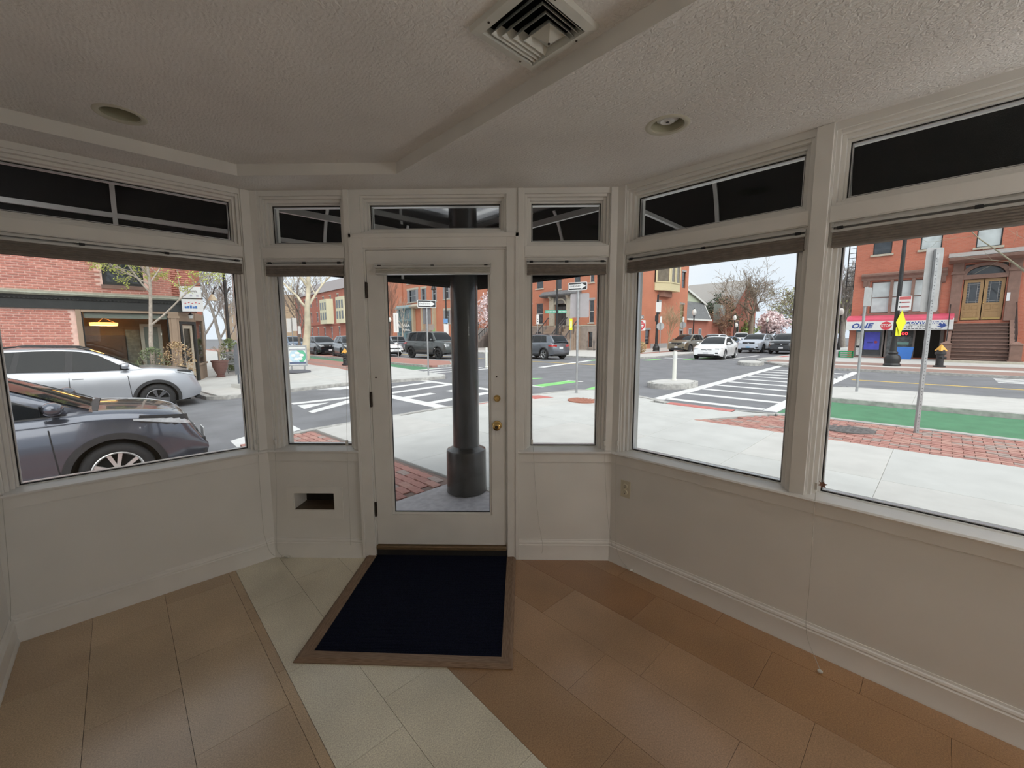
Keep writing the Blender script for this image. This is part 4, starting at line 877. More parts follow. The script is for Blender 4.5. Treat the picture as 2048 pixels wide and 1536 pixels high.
    def hl(s_, q):
        x = xf - .015 - hx * s_; z0_, z1_ = hz[0] + p.get('hlr', .05) * s_, hz[1] + p.get('hlr', .05) * s_ * .9; z = z0_ + (z1_ - z0_) * (q * (1 - .75 * s_) + .75 * s_); return (warp(x, z), yl(x, z), z)
    if near:
        def hs(s_, q):
            x, y_, z = hl(min(1, s_ * .9 + .02), q); return (x, y_, z - .035 + .075 * q)
        patch(hs, 0, 0, 'headlight_surround', carblk, t, .005, 8, 3)
    patch(hl, 0, 0, 'headlight', lampm, t, .010, 8, 3)
    for s_ in (1, -1):
        hb_ = MB().box(-.10, .012, -wn * .16, wn * .16, (hz[0] - .5 * (hz[0] + hz[1])), .5 * (hz[1] - hz[0])).build('headlight_lens', lampm, t, bevel=.01); hb_.location = (warp(xf - .01, .5 * (hz[0] + hz[1])), s_ * wn * .83, .5 * (hz[0] + hz[1]))
    gz0, gz1, gw = p.get('grille', (hz[0] - .06, hz[1] - .01, .60)); xg = warp(xf, (gz0 + gz1) / 2)
    gr = MB().box(xg - .08, xg + .012, -wn * gw, wn * gw, gz0, gz1).build('grille', p.get('grillem', carblk), t, bevel=.012)
    MB().sphere((xg + .016, 0, (gz0 + gz1) / 2 + .01), (.012, .06, .035), 12, 6).build('badge', chrome, gr, smooth=True)
    lz0, lz1 = p.get('intake', (sillz + .07, sillz + .19)); xi = warp(xf, (lz0 + lz1) / 2); MB().box(xi - .1, xi + .012, -wn * .66, wn * .66, lz0, lz1).build('lower_intake', carblk, t, bevel=.012)
    for s_ in (1, -1): MB().box(xi - .16, xi - .02, s_ * wn * .86 - .10, s_ * wn * .86 + .10, lz0 + .04, lz1 + .10).build('fog_pocket', carblk, t, bevel=.02)
    if clad: MB().box(xi - .1, xi + .022, -wn * .9, wn * .9, sillz - .02, sillz + .05).build('skid_plate', p.get('skid', carblk), t, bevel=.012)
    if plate: MB().box(xi + .012, xi + .024, -.15, .15, lz1 + .0, lz1 + .13).build('number_plate', p.get('platem', platem), t, bevel=.004)
    # rear
    xr_ = -L / 2; tz = deck(xr_ + .2) - .13
    tzz = p.get('tlz', (deck(xr_ + .25) - .24, deck(xr_ + .25) - .09))
    def tl(s_, q): x = xr_ + .015 + .38 * s_; z = tzz[0] + (tzz[1] - tzz[0]) * (q * (1 - .5 * s_) + .4 * s_); return (warp(x, z), yl(x, z), z)
    patch(tl, 0, 0, 'tail_light', tailm, t, .008, 6, 3)
    xq = warp(xr_, (tzz[0] + tzz[1]) / 2)
    for s_ in (1, -1): o = MB().box(-.012, .09, -wn * .22, wn * .22, tzz[0], tzz[1]).build('tail_light_inner', tailm, t, bevel=.01); o.location = (xq, s_ * wn * .76, 0)
    MB().box(xq - .016, xq + .02, -.16, .16, tzz[0] - .14, tzz[0] - .01).build('rear_plate', p.get('platem', platem), t, bevel=.004)
    xb_ = warp(xr_, sillz + .1); MB().box(xb_ - .012, xb_ + .2, -wn * .95, wn * .95, sillz + .02, sillz + .19).build('rear_bumper_trim', carblk if clad else color, t, bevel=.02)
    if rails:
        for s_ in (1, -1): MB().tube([(p['roof'][2][0] + .1, s_ * .60, roof(p['roof'][2][0] + .1) + .02), (-.9, s_ * .60, roof(-.9) + .055), (.0, s_ * .60, roof(0) + .045), (.25, s_ * .60, roof(.25) + .01)], .018, 8).build('roof_rail', carblk, t, smooth=True)
    return t, p, dict(yl=yl, yh=yh, deck=deck, roof=roof, warp=warp, fa=fa, patch=patch)
HEAD_U, HEAD_V, HEAD_MU, HEAD_MV = 0., pi / 2, pi, -pi / 2     # heading along +u, +v, -u, -v
silver = carpaint('paint_silver', (.50, .515, .55), .3, .55); greyp = carpaint('paint_slate_grey', (.115, .125, .155), .16, .6); whitep = carpaint('paint_white', (.80, .80, .80), .25, 0.); blackp = carpaint('paint_black', (.012, .013, .016), .15, .2)
# silver SUV across the side street
rv, rp_, rf = car('parked_suv', 'silver SUV with black wheel arches parked before the brick storefront', 'car', -.72, 13.9 + .93, HEAD_U, SUV, silver, True, ('grey', 6), extra=dict(hlz=(.88, 1.00), hlx=.52, hlr=.05, grille=(.62, .86, .62), skid=carblk, rimr=.235), rails=True)
# slate grey crossover by the left window
CH = dict(SUV); CH.update(L=4.39, W=1.795, H=1.555, fo=.905, wbase=2.64, wr=.341, sill=.24, rimr=.236, deck=[(-2.195, .85), (-2.1, 1.0), (-1.7, 1.13), (-.8, 1.08), (.3, 1.03), (.85, 1.04), (1.1, 1.055), (1.55, 1.02), (1.9, .945), (2.08, .84), (2.195, .70)],
    roof=[(-2.0, 1.12), (-1.6, 1.33), (-1.2, 1.47), (-.6, 1.55), (-.1, 1.545), (.25, 1.45), (1.15, 1.055)], wins=[((-.10, .88), (-.08, .18)), ((-.95, -.2), (-.7, -.18))], wsx=(.12, 1.10), rgx=(-1.9, -1.35), doors=(.80, -.16, -1.0), hlz=(.76, .86), hlx=.72, hlr=.10, grille=(.58, .66, .7), intake=(.30, .48), cladw=.07, vspoke=1, taper=.30, round=.85, lean=.16, gap=.06)
ch, cp_, cf_ = car('parked_crossover', 'slate grey crossover parked right outside the left window', 'car', -1.40, 7.50, HEAD_U, CH, greyp, True, ('twotone', 5))
MB().box(.25, .33, -.003, .006, -.02, .02).build('side_badge', chrome, ch).location = (-.05, -cf_['yl'](.25, .78) - .004, .78)
wp = MB(); wp.tube([(.95, -.62, 1.075), (.82, -.25, 1.135), (.72, .05, 1.175)], .010, 6); wp.tube([(1.02, -.66, 1.06), (.95, -.62, 1.075)], .016, 6); wp.build('wiper', carblk, ch)
cw = MB().grid([[(x, -.70 + 1.4 * j / 8, cf_['deck'](x) + .012 + .034 * (1 - (j / 4 - 1) ** 2)) for j in range(9)] for x in (1.02, 1.09, 1.17)]).build('cowl_panel', carblk, ch, smooth=True)
# the cars around the crossing
def cg(px, py): u, v, z = G(px, py); return u, v
tanp = carpaint('paint_olive_bronze', (.20, .165, .11), .3, .5); gunm = carpaint('paint_gunmetal', (.16, .175, .20), .25, .5); bluew = carpaint('paint_blue_white', (.55, .60, .68), .25, .1); darkg = carpaint('paint_dark_green_grey', (.085, .095, .095), .3, .3); bluep = carpaint('paint_deep_blue', (.03, .05, .12), .2, .3); redp = carpaint('paint_dark_red', (.20, .04, .05), .25, .2)
car('sedan', 'white sedan driving towards the crosswalk', 'car', 29.2, 10.55, HEAD_MU + .10, SEDAN, whitep, False, ('silver', 8), clad=False, extra=dict(hlz=(.60, .73), grille=(.55, .66, .42), intake=(.26, .38)))
car('parked_suv', 'olive bronze SUV with a dark wide grille parked by the brick house', 'car', 38.6, 16.6, HEAD_MU, SUV, tanp, False, ('grey', 8), extra=dict(grille=(.66, .92, .62)))
car('parked_suv', 'white SUV parked between the bronze SUV and the white sedan', 'car', 44.2, 16.3, HEAD_MU, SUV, whitep, False, ('grey', 8))
car('pickup_truck', 'white pickup truck on the side street under the big bare tree', 'truck', 57.0, vpx(1483, 57.0), HEAD_MU + .3, SUV, whitep, False, ('dark', 6), rails=False, extra=dict(L=5.4, H=1.88, W=1.95, wr=.40, wbase=3.3, fo=.95, deck=[(-2.7, 1.2), (-2.6, 1.25), (-.9, 1.25), (0, 1.22), (1.0, 1.22), (1.3, 1.25), (2.0, 1.22), (2.5, 1.15), (2.65, 1.05), (2.7, .95)], roof=[(-.85, 1.26), (-.75, 1.6), (-.6, 1.83), (0, 1.88), (.45, 1.85), (.75, 1.7), (1.35, 1.25)], wins=[((.22, 1.0), (.25, .62)), ((-.6, .12), (-.5, .15))], wsx=(.62, 1.3), rgx=(-.84, -.70), doors=(1.05, .17, -.65), sill=.36, grille=(.72, 1.02, .62)))
car('waiting_suv', 'blue and white SUV with a dark grille waiting on the side street', 'car', 42.0, 11.7, HEAD_MU, SUV, bluew, False, ('grey', 6), extra=dict(L=5.0, W=2.0, H=1.77, wbase=3.0, platem=M('plate_blue', (.25, .5, .75), .5), grille=(.72, .95, .6)))
car('dark_suv', 'black SUV with a pale plate waiting beside the blue and white SUV', 'car', 41.0, 9.15, HEAD_MU + .06, SUV, blackp, False, ('dark', 6), extra=dict(L=4.9, W=1.95, H=1.72))
car('dark_blue_suv', 'dark blue SUV partly hidden behind the blue and white SUV', 'car', 50.0, 11.6, HEAD_MU, SUV, bluep, False, ('grey', 6))
car('parked_car', 'blue black car parked behind the white pickup', 'car', 49.4, vpx(1455, 49.4), HEAD_MU, SEDAN, bluep, False, ('grey', 6), clad=False)
car('red_suv', 'dark red SUV far back on the side street', 'car', 60.0, 10.0, HEAD_MU, SUV, redp, False, ('grey', 6))
car('grey_suv', 'dark grey SUV seen from behind beyond the right one way sign', 'car', 21.6, 19.7, HEAD_V - .12, SUV, gunm, False, ('silver', 5), rails=True, extra=dict(L=4.46, W=1.84, H=1.64, tlz=(.86, 1.0)))
car('off_road_suv', 'boxy dark grey off-road SUV with roof rack behind the left one way sign', 'car', 16.9, 26.0, HEAD_MV + .12, SUV, darkg, False, ('dark', 5), extra=dict(L=4.75, W=2.0, H=1.95, wr=.40, wbase=3.0, fo=.85, sill=.36, taper=.10, round=.3, lean=.03, crown=.02, deck=[(-2.37, 1.22), (-2.3, 1.27), (-1.0, 1.26), (0, 1.25), (.9, 1.25), (1.2, 1.27), (1.8, 1.24), (2.2, 1.18), (2.33, 1.10), (2.37, 1.0)], roof=[(-2.32, 1.28), (-2.25, 1.7), (-2.1, 1.90), (-1.0, 1.95), (0, 1.95), (.55, 1.92), (.75, 1.80), (1.22, 1.27)], wins=[((.05, .95), (.08, .68)), ((-.95, -.07), (-.92, -.05)), ((-1.9, -1.1), (-1.85, -1.08))], wsx=(.70, 1.18), rgx=(-2.31, -2.20), doors=(1.0, 0, -1.0), hlx=.15, grille=(.82, 1.02, .5), hlz=(.84, 1.04)))
car('dark_suv', 'dark grey SUV driving away seen from behind left of the parking sign', 'car', 21.5, 41.5, HEAD_V - .1, SUV, gunm, False, ('grey', 6), extra=dict(L=4.9, W=1.98, H=1.75))
car('white_car', 'white car front showing at the door frame beside the brick median', 'car', 13.0 + 3.2, 33.0, HEAD_MV, SEDAN, whitep, False, ('dark', 5), clad=False)
car('black_crossover', 'black crossover parked near the fire hydrant on the left', 'car', 12.9, 31.6, HEAD_MV - .15, SUV, blackp, False, ('dark', 5), extra=dict(L=4.5, W=1.84, H=1.56))
car('black_suv', 'black SUV facing forward behind the pale sycamore trunk', 'car', 13.0, 37.8, HEAD_MV - .05, SUV, blackp, False, ('grey', 5), extra=dict(L=4.7, W=1.92, H=1.66))
car('blue_grey_car', 'blue grey car at the left edge behind the yellow green shrub', 'car', 12.9, 45.5, HEAD_MV, SUV, bluew if False else carpaint('paint_blue_grey', (.12, .17, .24), .25, .4), False, ('grey', 5))
# ================================================================ BUILDINGS
redA = [M('brick_red_%d' % i, c, .85, var=.15, scale=25) for i, c in enumerate([(.56, .23, .18), (.51, .205, .16), (.60, .26, .205), (.46, .18, .145)])]
mort = M('mortar_pink', (.84, .57, .49), .9, var=.08)
brickF = BRICK('far_brick', (.56, .185, .115), (.48, .15, .095), (.50, .22, .155)); brickG = BRICK('far_brick_dark', (.48, .15, .10), (.40, .12, .082), (.42, .20, .15)); brickO = BRICK('far_brick_orange', (.60, .215, .125), (.54, .18, .10), (.56, .27, .18))
brown_ = M('brownstone', (.24, .145, .115), .8, var=.12, scale=5, bump=.2, bscale=40); creamp = M('cream_wood', (.66, .58, .36), .6, var=.06); stone = M('pale_stone', (.50, .45, .36), .8, var=.1, scale=6); greys = M('grey_stone', (.36, .35, .35), .8, var=.1)
dpane = M('dark_pane', (.035, .042, .05), .06, var=.3, scale=3, coat=.5); lpane = M('shaded_pane', (.55, .60, .60), .15, var=.12, scale=2.5, coat=.3); whitew = M('white_wood', (.72, .72, .69), .5, var=.05); tanw = M('tan_storefront', (.33, .235, .165), .55, var=.05, scale=4); blackt = M('black_trim', (.022, .024, .024), .5, var=.15, scale=6); irn = M('black_iron', (.02, .02, .022), .45, var=.1); slate = M('slate_roof', (.16, .165, .17), .8, var=.2, scale=5)
def bld(name, label, u, v, face, z=0.):       # face 'v': front looks towards -v (x=+u); 'u': front looks towards -u (x=-v)
    return thing(name, label, 'building', UV(u, v, z), pi / 4 if face == 'v' else -pi / 4)
def bwin(root, x0, x1, z0, z1, fm=whitew, pm=dpane, lint=None, sil=None, y=.10, mid=True, vert=False, fw_=.05, lh=.22):
    m = MB(); m.frame(x0, x1, z0, z1, fw_, y, y + .06)
    if mid: m.box(x0 + fw_, x1 - fw_, y + .005, y + .05, (z0 + z1) / 2 - .025, (z0 + z1) / 2 + .025)
    if vert: m.box((x0 + x1) / 2 - .02, (x0 + x1) / 2 + .02, y + .005, y + .05, z0, z1)
    w_ = m.build('window', fm, root); MB().box(x0, x1, y + .025, y + .035, z0, z1).build('pane', pm, w_)
    if lint: MB().box(x0 - .12, x1 + .12, -.04, .1, z1, z1 + lh).build('lintel', lint, root)
    if sil: MB().box(x0 - .1, x1 + .1, -.09, .1, z0 - .12, z0).build('window_ledge', sil, root)
    return w_
def walls(root, x0, x1, z1, mat, holes_, d=.3, depth=10, z0=-.5, side=True):
    MB().holed(x0, x1, z0, z1, 0, d, holes_).build('wall', mat, root)
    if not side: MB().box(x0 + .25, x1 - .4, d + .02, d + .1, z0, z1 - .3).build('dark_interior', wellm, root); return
    b = MB(); b.box(x0, x0 + .2, d, depth, z0, z1); b.box(x1 - .2, x1, d, depth, z0, z1); b.box(x0, x1, depth - .2, depth, z0, z1); b.box(x0 + .2, x1 - .2, d, depth, z1 - .3, z1); b.build('side_wall', mat, root)
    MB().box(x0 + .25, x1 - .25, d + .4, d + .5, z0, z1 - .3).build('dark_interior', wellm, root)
# ---- A: brick corner shop across the side street
zA0 = -.10
A = bld('corner_shop', 'red brick corner shop with tan storefront and black cornice', 0, 18.6, 'v', zA0)
hA = [(-.74, 1.34, .45, 2.44), (-.18, .80, 3.30, 4.6)]
MB().holed(-14, 1.5, -.5, 7, .02, .3, hA).build('wall', mort, A)
b = MB(); b.box(-14, -13.8, .3, 9, -.5, 7); b.box(-14, 2.2, 8.8, 9, -.5, 7); b.box(-14, 2.2, .3, 9, 6.8, 7); b.build('side_wall', mort, A)
bpro = [MB().box(-.1, .1, 0, .03, 0, .046).build('brick', m, A) for m in redA]; [bpy.data.objects.remove(o) for o in ()]
bfirst = set(); nbr = 0
for (X0, X1, Za, Zb) in ((-4.2, -.98, .55, 2.50), (-4.2, 2.05, 3.06, 4.6)):
    bb = [MB() for _ in redA]; r = 0; z = Za
    while z < Zb - .06:
        x = X0 - (.11 if r % 2 else 0) - random.uniform(0, .03)
        while x < X1:
            L_ = .202; xa, xb = max(x, X0), min(x + L_, X1); k = random.choices(range(4), (4, 4, 3, 2))[0]; yy = random.uniform(-.002, .004)
            if xb - xa > .03 and not (Za > 3 and xb > -.22 and xa < .84 and z > 3.22):
                if xa > -2.5 and xb < X1 and xb - xa > .2 and ((Za < 1 and z > 1.18) or (Za > 3 and z < 4.0 and xb < -.25)) and nbr < 296:
                    nbr += 1
                    if k in bfirst: inst(bpro[k], A, ((xa + xb) / 2, yy, z))
                    else: bfirst.add(k); bpro[k].location = ((xa + xb) / 2, yy, z)
                else: bb[k].box(xa, xb, yy, .03, z, z + .046)
            x += .222
        z += .074; r += 1
    for q, m in zip(bb, redA): q.build('brick_courses', m, A)['kind'] = 'stuff'
for nm, pr, m in (('cornice_fascia', [(-.06, 2.50), (-.06, 2.76), (.05, 2.76), (.05, 2.50)], blackt), ('cornice_moulding', [(-.08, 2.76), (-.12, 2.80), (-.14, 2.88), (.05, 2.88), (.05, 2.76)], blackt), ('cornice_ledge', [(-.20, 2.88), (-.24, 2.93), (-.22, 2.965), (.05, 3.04), (.05, 2.88)], M('copper_ledge', (.30, .31, .25), .6, var=.15))):
    MB().extr(pr, 'x', -14, 2.15).build(nm, m, A)
dn = MB(); x = -3.4
while x < 2.1: dn.box(x, x + .045, -.115, -.08, 2.775, 2.83); x += .09
dn.build('dentils', blackt, A)['kind'] = 'stuff'
MB().frame(-.86, 1.46, .0, 2.50, (.12, .12, .45, .08), -.05, .06).build('shop_surround', tanw, A, bevel=.01)
MB().box(-.22, .84, -.03, .06, 3.18, 3.30).build('window_ledge', brown_, A); w_ = bwin(A, -.18, .80, 3.30, 4.6, blackt, dpane, y=.05, mid=False, fw_=.09)
sp = thing('p', None, None); bpy.data.objects.remove(sp)
MB().frame(-.74, 1.34, .45, 2.44, .03, .02, .06).build('shop_window_frame', blackt, A); MB().box(-.72, 1.32, .035, .042, .47, 2.42).build('shop_pane', GLASS('shop_glass', (.86, .88, .86), .8), A)
MB().box(-.70, 1.31, .10, .11, 2.24, 2.42).build('roller_blind', M('blind_white', (.66, .68, .64), .7, var=.03), A)
# interior seen through the shop window
ri = MB(); ri.box(-.9, 1.45, 2.4, 2.45, .2, 2.6); ri.box(-.9, -.85, .3, 2.4, .2, 2.6); ri.build('shop_back_wall', M('shop_interior_wall', (.32, .25, .17), .8, var=.1), A); MB().box(-.9, 1.45, .3, 2.45, .38, .42).build('shop_floor', M('shop_floor', (.16, .11, .08), .6), A); MB().box(-.9, 1.45, .3, 2.45, 2.45, 2.5).build('shop_ceiling', M('shop_ceiling', (.45, .38, .28), .8), A)
cbn = MB(); cbn.box(-.84, .22, 1.9, 2.38, .42, 1.70); cbn.box(-.70, .1, 1.86, 1.9, .95, 1.35); cbn.build('shop_cabinet', M('shop_dark_wood', (.085, .05, .038), .4, var=.2), A); MB().frame(.62, 1.20, .42, 2.1, .10, 1.2, 1.28).build('inner_door_frame', whitew, A); MB().box(.72, 1.1, 1.24, 1.26, .5, 2.0).build('inner_door_panel', M('inner_glass', (.30, .36, .36), .3), A); MB().box(.24, .62, 2.0, 2.3, .42, 1.9).build('shop_dresser', M('shop_blue_case', (.20, .24, .26), .4, var=.3, scale=9), A)
pl = thing('pendant_lamp', 'glowing amber drum pendant lamp inside the corner shop', 'lamp', UV(-.28, 19.8, zA0), pi / 4)
MB().lathe([(.34, 2.02), (.355, 2.12), (.30, 2.13)], 24).build('lamp_shade', M('amber_shade', (.9, .42, .10), .6, var=0, emit=4), pl, smooth=True); MB().lathe([(0, 2.02), (.34, 2.02)], 24).build('lamp_diffuser', M('amber_glow', (1, .62, .25), .6, var=0, emit=8), pl)
cnn = MB()
for a in range(3): cnn.tube([(.28 * cos(a * 2.1), .28 * sin(a * 2.1), 2.13), (0, 0, 2.30)], .008, 6)
cnn.tube([(0, 0, 2.3), (0, 0, 2.46)], .012, 6); cnn.build('lamp_stem', M('lamp_bronze', (.3, .2, .1), .4, metal=.6), pl)
# pilaster, chamfered doorway and display bay
MB().box(1.34, 1.62, -.06, .2, -.2, 2.50).build('pilaster', tanw, A, bevel=.012); MB().box(1.40, 1.56, -.085, -.06, .9, 2.30).build('pilaster_panel', tanw, A, bevel=.012); MB().box(1.32, 1.64, -.10, 0, 2.28, 2.36).build('pilaster_cap', tanw, A)
def seg(p, q, parts, zt=2.5):
    r = thing('doorway_bay', None, None); r.parent = A; d = Vector((q[0] - p[0], q[1] - p[1], 0)); r.location = (p[0], p[1] - 18.6, 0); r.rotation_euler = (0, 0, atan2(d.y, d.x)); return r, d.length
def segmesh(mb, name, mat, p, q):
    a = atan2(q[1] - p[1], q[0] - p[0]); return mb.build(name, mat, A, loc=(p[0], p[1] - 18.6, 0), rz=a)
p0, p1, p2 = (1.62, 18.62), (2.12, 19.15), (2.52, 20.5)
L1 = sqrt((p1[0] - p0[0]) ** 2 + (p1[1] - p0[1]) ** 2)
segmesh(MB().frame(.0, L1, -.05, 2.18, (.09, .09, .0, .09), -.04, .06), 'door_frame', blackt, p0, p1); segmesh(MB().box(.09, L1 - .09, .05, .07, -.05, 2.09), 'shop_door', GLASS('shop_glass', (.86, .88, .86), .8), p0, p1); segmesh(MB().frame(.14, L1 - .12, -.04, 2.05, (.06, .09, .75, .12), .02, .05), 'door_leaf', M('door_cream', (.52, .44, .34), .5), p0, p1); segmesh(MB().box(0, L1, 0, .1, 2.18, 2.5), 'door_header', tanw, p0, p1)
L2 = sqrt((p2[0] - p1[0]) ** 2 + (p2[1] - p1[1]) ** 2)
segmesh(MB().frame(0, L2, -.1, 2.5, (.08, .10, .75, .25), -.02, .08), 'bay_frame', tanw, p1, p2); segmesh(MB().box(.06, L2 - .06, .02, .03, .62, 2.27), 'bay_pane', GLASS('shop_glass', (.86, .88, .86), .8), p1, p2); segmesh(MB().box(-.02, L2 + .03, -.06, .1, .58, .65), 'bay_ledge', tanw, p1, p2)
segmesh(MB().box(0, L2, .5, .55, 0, 2.3), 'bay_backing', M('bay_interior', (.30, .25, .19), .8, var=.2, scale=4), p1, p2)
MB().prism([(1.5, .02), (2.12, .55), (2.55, 1.9), (2.55, 8.8), (1.5, 8.8)], 2.5, 7).build('corner_upper_wall', brickF, A); MB().prism([(1.5, 1.6), (2.48, 1.9), (2.48, 8.8), (1.5, 8.8)], -.5, 2.5).build('side_return', tanw, A)
lm = thing('wall_lantern', 'black wall lantern above the corner shop doorway', 'lamp', UV(1.98, 18.72, zA0 + 2.28), pi / 4)
MB().lathe([(.0, .0), (.05, .01), (.075, .12), (.085, .14), (.03, .19), (0, .22)], 8).build('lantern_body', irn, lm); MB().lathe([(.052, .015), (.078, .12)], 8).build('lantern_glass', M('frosted_glass', (.7, .7, .68), .2, var=0), lm); MB().tube([(0, 0, .2), (0, .1, .26), (.05, .3, .2)], .012, 6).build('lantern_bracket', irn, lm)
for i, (z0_, lab) in enumerate(((2.98, 'upper white blade sign with grey script on the shop corner'), (2.52, 'lower white blade sign with blue figures on the shop corner'))):
    bs = thing('blade_sign', lab, 'sign', UV(1.98 + .03 * i, 18.25, zA0 + z0_), pi / 4 - .42)
    MB().box(-.31, .31, -.012, .012, 0, .40 if i == 0 else .42).build('sign_board', M('sign_white', (.74, .74, .74), .5, var=.03), bs, bevel=.006)
    if i == 0: squiggle(bs, M('sign_grey_ink', (.30, .27, .27), .6, var=0), -.22, .2, .24, .07, -.014, 8, .008); o = MB(); [o.box(-.2 + .18 * k, -.13 + .18 * k, -.0145, -.012, .05, .10) for k in range(3)]; o.build('sign_marks', M('sign_lilac', (.42, .40, .50), .6, var=0), bs)
    else:
        o = MB(); [o.box(-.23 + .075 * k, -.17 + .075 * k, -.0145, -.012, .10, .17 + .02 * (k % 3)) for k in range(5)]; o.build('sign_marks', M('sign_blue', (.06, .18, .48), .6, var=0), bs); o = MB(); [o.sphere((-.2 + .1 * k, -.014, .28 + .02 * (k % 2)), (.03, .003, .018), 8, 4) for k in range(5)]; o.build('sign_dots', M('sign_red', (.55, .10, .12), .6, var=0), bs)
    MB().tube([(-.31, 0, .44), (.33, .0, .44)], .012, 6).build('sign_bracket', irn, bs)
# ---- the brick row across the main street (front towards -u)
H0 = .05
Dd = bld('brick_house', 'red brick corner house with arched stone portal and steep stoops', 35, 23, 'u', H0)
hs = []; dw_ = [(-9.55, -8.52, 2.78, 5.10), (-2.22, -1.62, 2.78, 5.05), (-9.55, -8.5, 6.75, 8.9), (-6.66, -5.86, 6.45, 8.9), (-4.19, -3.37, 6.88, 9.0), (-2.18, -1.66, 6.80, 9.0), (-13.2, -12.2, 2.78, 5.1), (-13.2, -12.2, 6.8, 8.9), (-2.22, -1.67, .3, 1.85), (-9.4, -8.7, .6, 1.9)]
hs = dw_ + [(-6.75, -5.0, 2.55, 4.9)]
walls(Dd, -14.5, -.002, 13, brickO, hs, side=False)
for (a, b, c, d) in dw_: bwin(Dd, a, b, c, d, blackt if c < 2 else whitew, dpane, lint=(greys if a > -3 and c > 2 and c < 5 else None), sil=stone if c > 2 else None)
MB().holed(-14.5, .0, -.5, 2.5, -.10, .02, [h for h in hs if h[3] < 2.4] + [(-6.75, -5.0, 2.45, 4.9)]).build('stone_base', M('base_stone', (.36, .30, .26), .85, var=.12, scale=4), Dd); MB().box(-14.5, 0, -.13, .0, 2.45, 2.58).build('water_table', stone, Dd)
pt = MB(); pt.box(-7.4, -6.75, -.25, .1, 2.5, 5.6); pt.box(-5.0, -4.35, -.25, .1, 2.5, 5.6); pt.build('portal_pier', stone, Dd, bevel=.02)
ar = MB(); [ar.prism([], 0, 0) for _ in ()]
ar.box(-6.75, -5.0, -.10, .1, 4.9, 5.6); ar.build('portal_tympanum', M('portal_dark_stone', (.22, .20, .185), .8, var=.15, scale=8), Dd)
ah = MB(); ah.grid([[(-5.875 + r * cos(pi * i / 12), yy, 4.82 + r * .8 * sin(pi * i / 12)) for i in range(13)] for (r, yy) in ((.62, -.10), (.62, -.20), (.80, -.20), (.80, -.10))]); ah.build('arch_moulding', stone, Dd, smooth=True)
MB().extr([(-.9, 5.75), (-.95, 5.85), (-.85, 5.92), (-.2, 6.28), (.05, 6.3), (.05, 5.6), (-.75, 5.68)], 'x', -8.3, -3.2).build('portal_hood', slate, Dd)
for bx_ in (-7.1, -4.7): MB().extr([(0, 4.9), (-.15, 4.95), (-.3, 5.3), (-.62, 5.55), (-.66, 5.7), (0, 5.7)], 'x', bx_ - .12, bx_ + .12).build('hood_bracket', stone, Dd)
dr = MB(); dr.box(-6.7, -5.9, .15, .22, 2.55, 4.6); dr.box(-5.85, -5.05, .15, .22, 2.55, 4.6); dr.build('front_door', M('door_dark', (.05, .045, .045), .4), Dd)
for (xa, xb, n_) in ((-7.4, -5.2, 9), (-4.75, -3.2, 9)):
    for k in range(n_):
        MB().box(xa, xb, -.35 - .30 * (n_ - k), 0 if k == n_ - 1 else -.30 * (n_ - k) + .05, -.2, 2.45 - (2.45 - .15) * (n_ - 1 - k) / (n_ - 1 + .01)).build('stair_step', M('stoop_stone', (.36, .27, .21), .85, var=.1, scale=6), Dd)
    for sx_ in (xa - .06, xb + .06):
        MB().tube([(sx_, -.3, 3.4), (sx_, -.35 - .3 * n_, 1.05)], .06, 6).build('stair_rail', M('rail_dark', (.05, .045, .05), .5), Dd)
        for k in range(0, n_ + 1, 2): MB().tube([(sx_, -.35 - .3 * (n_ - k), .2 + 2.2 * k / n_), (sx_, -.35 - .3 * (n_ - k), 1.1 + 2.3 * k / n_)], .03, 5).build('baluster', M('rail_dark', (.05, .045, .05), .5), Dd)
fn_ = thing('iron_fence', 'low black iron fence before the corner brick house', 'fence', UV(33.6, 23.6, .05), -pi / 4)
MB().box(-.9, 1.2, -.02, .02, .85, .89).build('top_rail', irn, fn_); MB().box(-.9, 1.2, -.02, .02, .12, .16).build('bottom_rail', irn, fn_)
pk0 = MB().tube([(0, 0, 0), (0, 0, .95), (0, 0, 1.05)], [.015, .015, .003], 5).build('picket', irn, fn_); pk0.location = (-.85, 0, 0)
for k in range(1, 13): inst(pk0, fn_, (-.85 + .165 * k, 0, 0))
# side of the corner house along the side street, with oriel
Oo = bld('brick_side_house', 'orange red brick house side with a cream oriel window', 35, 23, 'v', H0)
ow = [(16.2, 17.2, 7.35, 9.3), (9.95, 10.85, 3.9, 5.3), (16.1, 17.15, 2.2, 5.3), (7.55, 8.55, .5, 2.1), (16.1, 17.0, .4, 2.05), (2.5, 3.4, 3, 5.3), (2.5, 3.4, 7, 9.2)]
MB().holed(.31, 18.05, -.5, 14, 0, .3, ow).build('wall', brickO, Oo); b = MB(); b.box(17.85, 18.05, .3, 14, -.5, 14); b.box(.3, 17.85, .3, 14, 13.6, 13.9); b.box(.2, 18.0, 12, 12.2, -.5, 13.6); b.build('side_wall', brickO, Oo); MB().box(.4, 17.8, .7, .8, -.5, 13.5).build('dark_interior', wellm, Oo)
for (a, b, c, d) in ow: bwin(Oo, a, b, c, d, blackt, dpane if c != 2.2 else M('olive_pane', (.20, .18, .08), .3), lint=greys, sil=None)
MB().box(8.8, 17.8, -.06, 0, .0, .55).build('foundation', greys, Oo)
orl = [(9.2, 0), (9.2, -.10), (11.0, -1.0), (13.5, -1.0), (13.6, 0)]
MB().prism(orl[::-1], 6.55, 7.4).build('oriel_apron', creamp, Oo); MB().prism([(x, y * .97) for x, y in orl][::-1], 7.4, 9.9).build('oriel_core', wellm, Oo); MB().prism([(10.2, 0), (10.6, -.5), (12.6, -.5), (13.0, 0)], 5.9, 6.55).build('oriel_corbel', M('corbel_brick', (.30, .16, .12), .9), Oo)
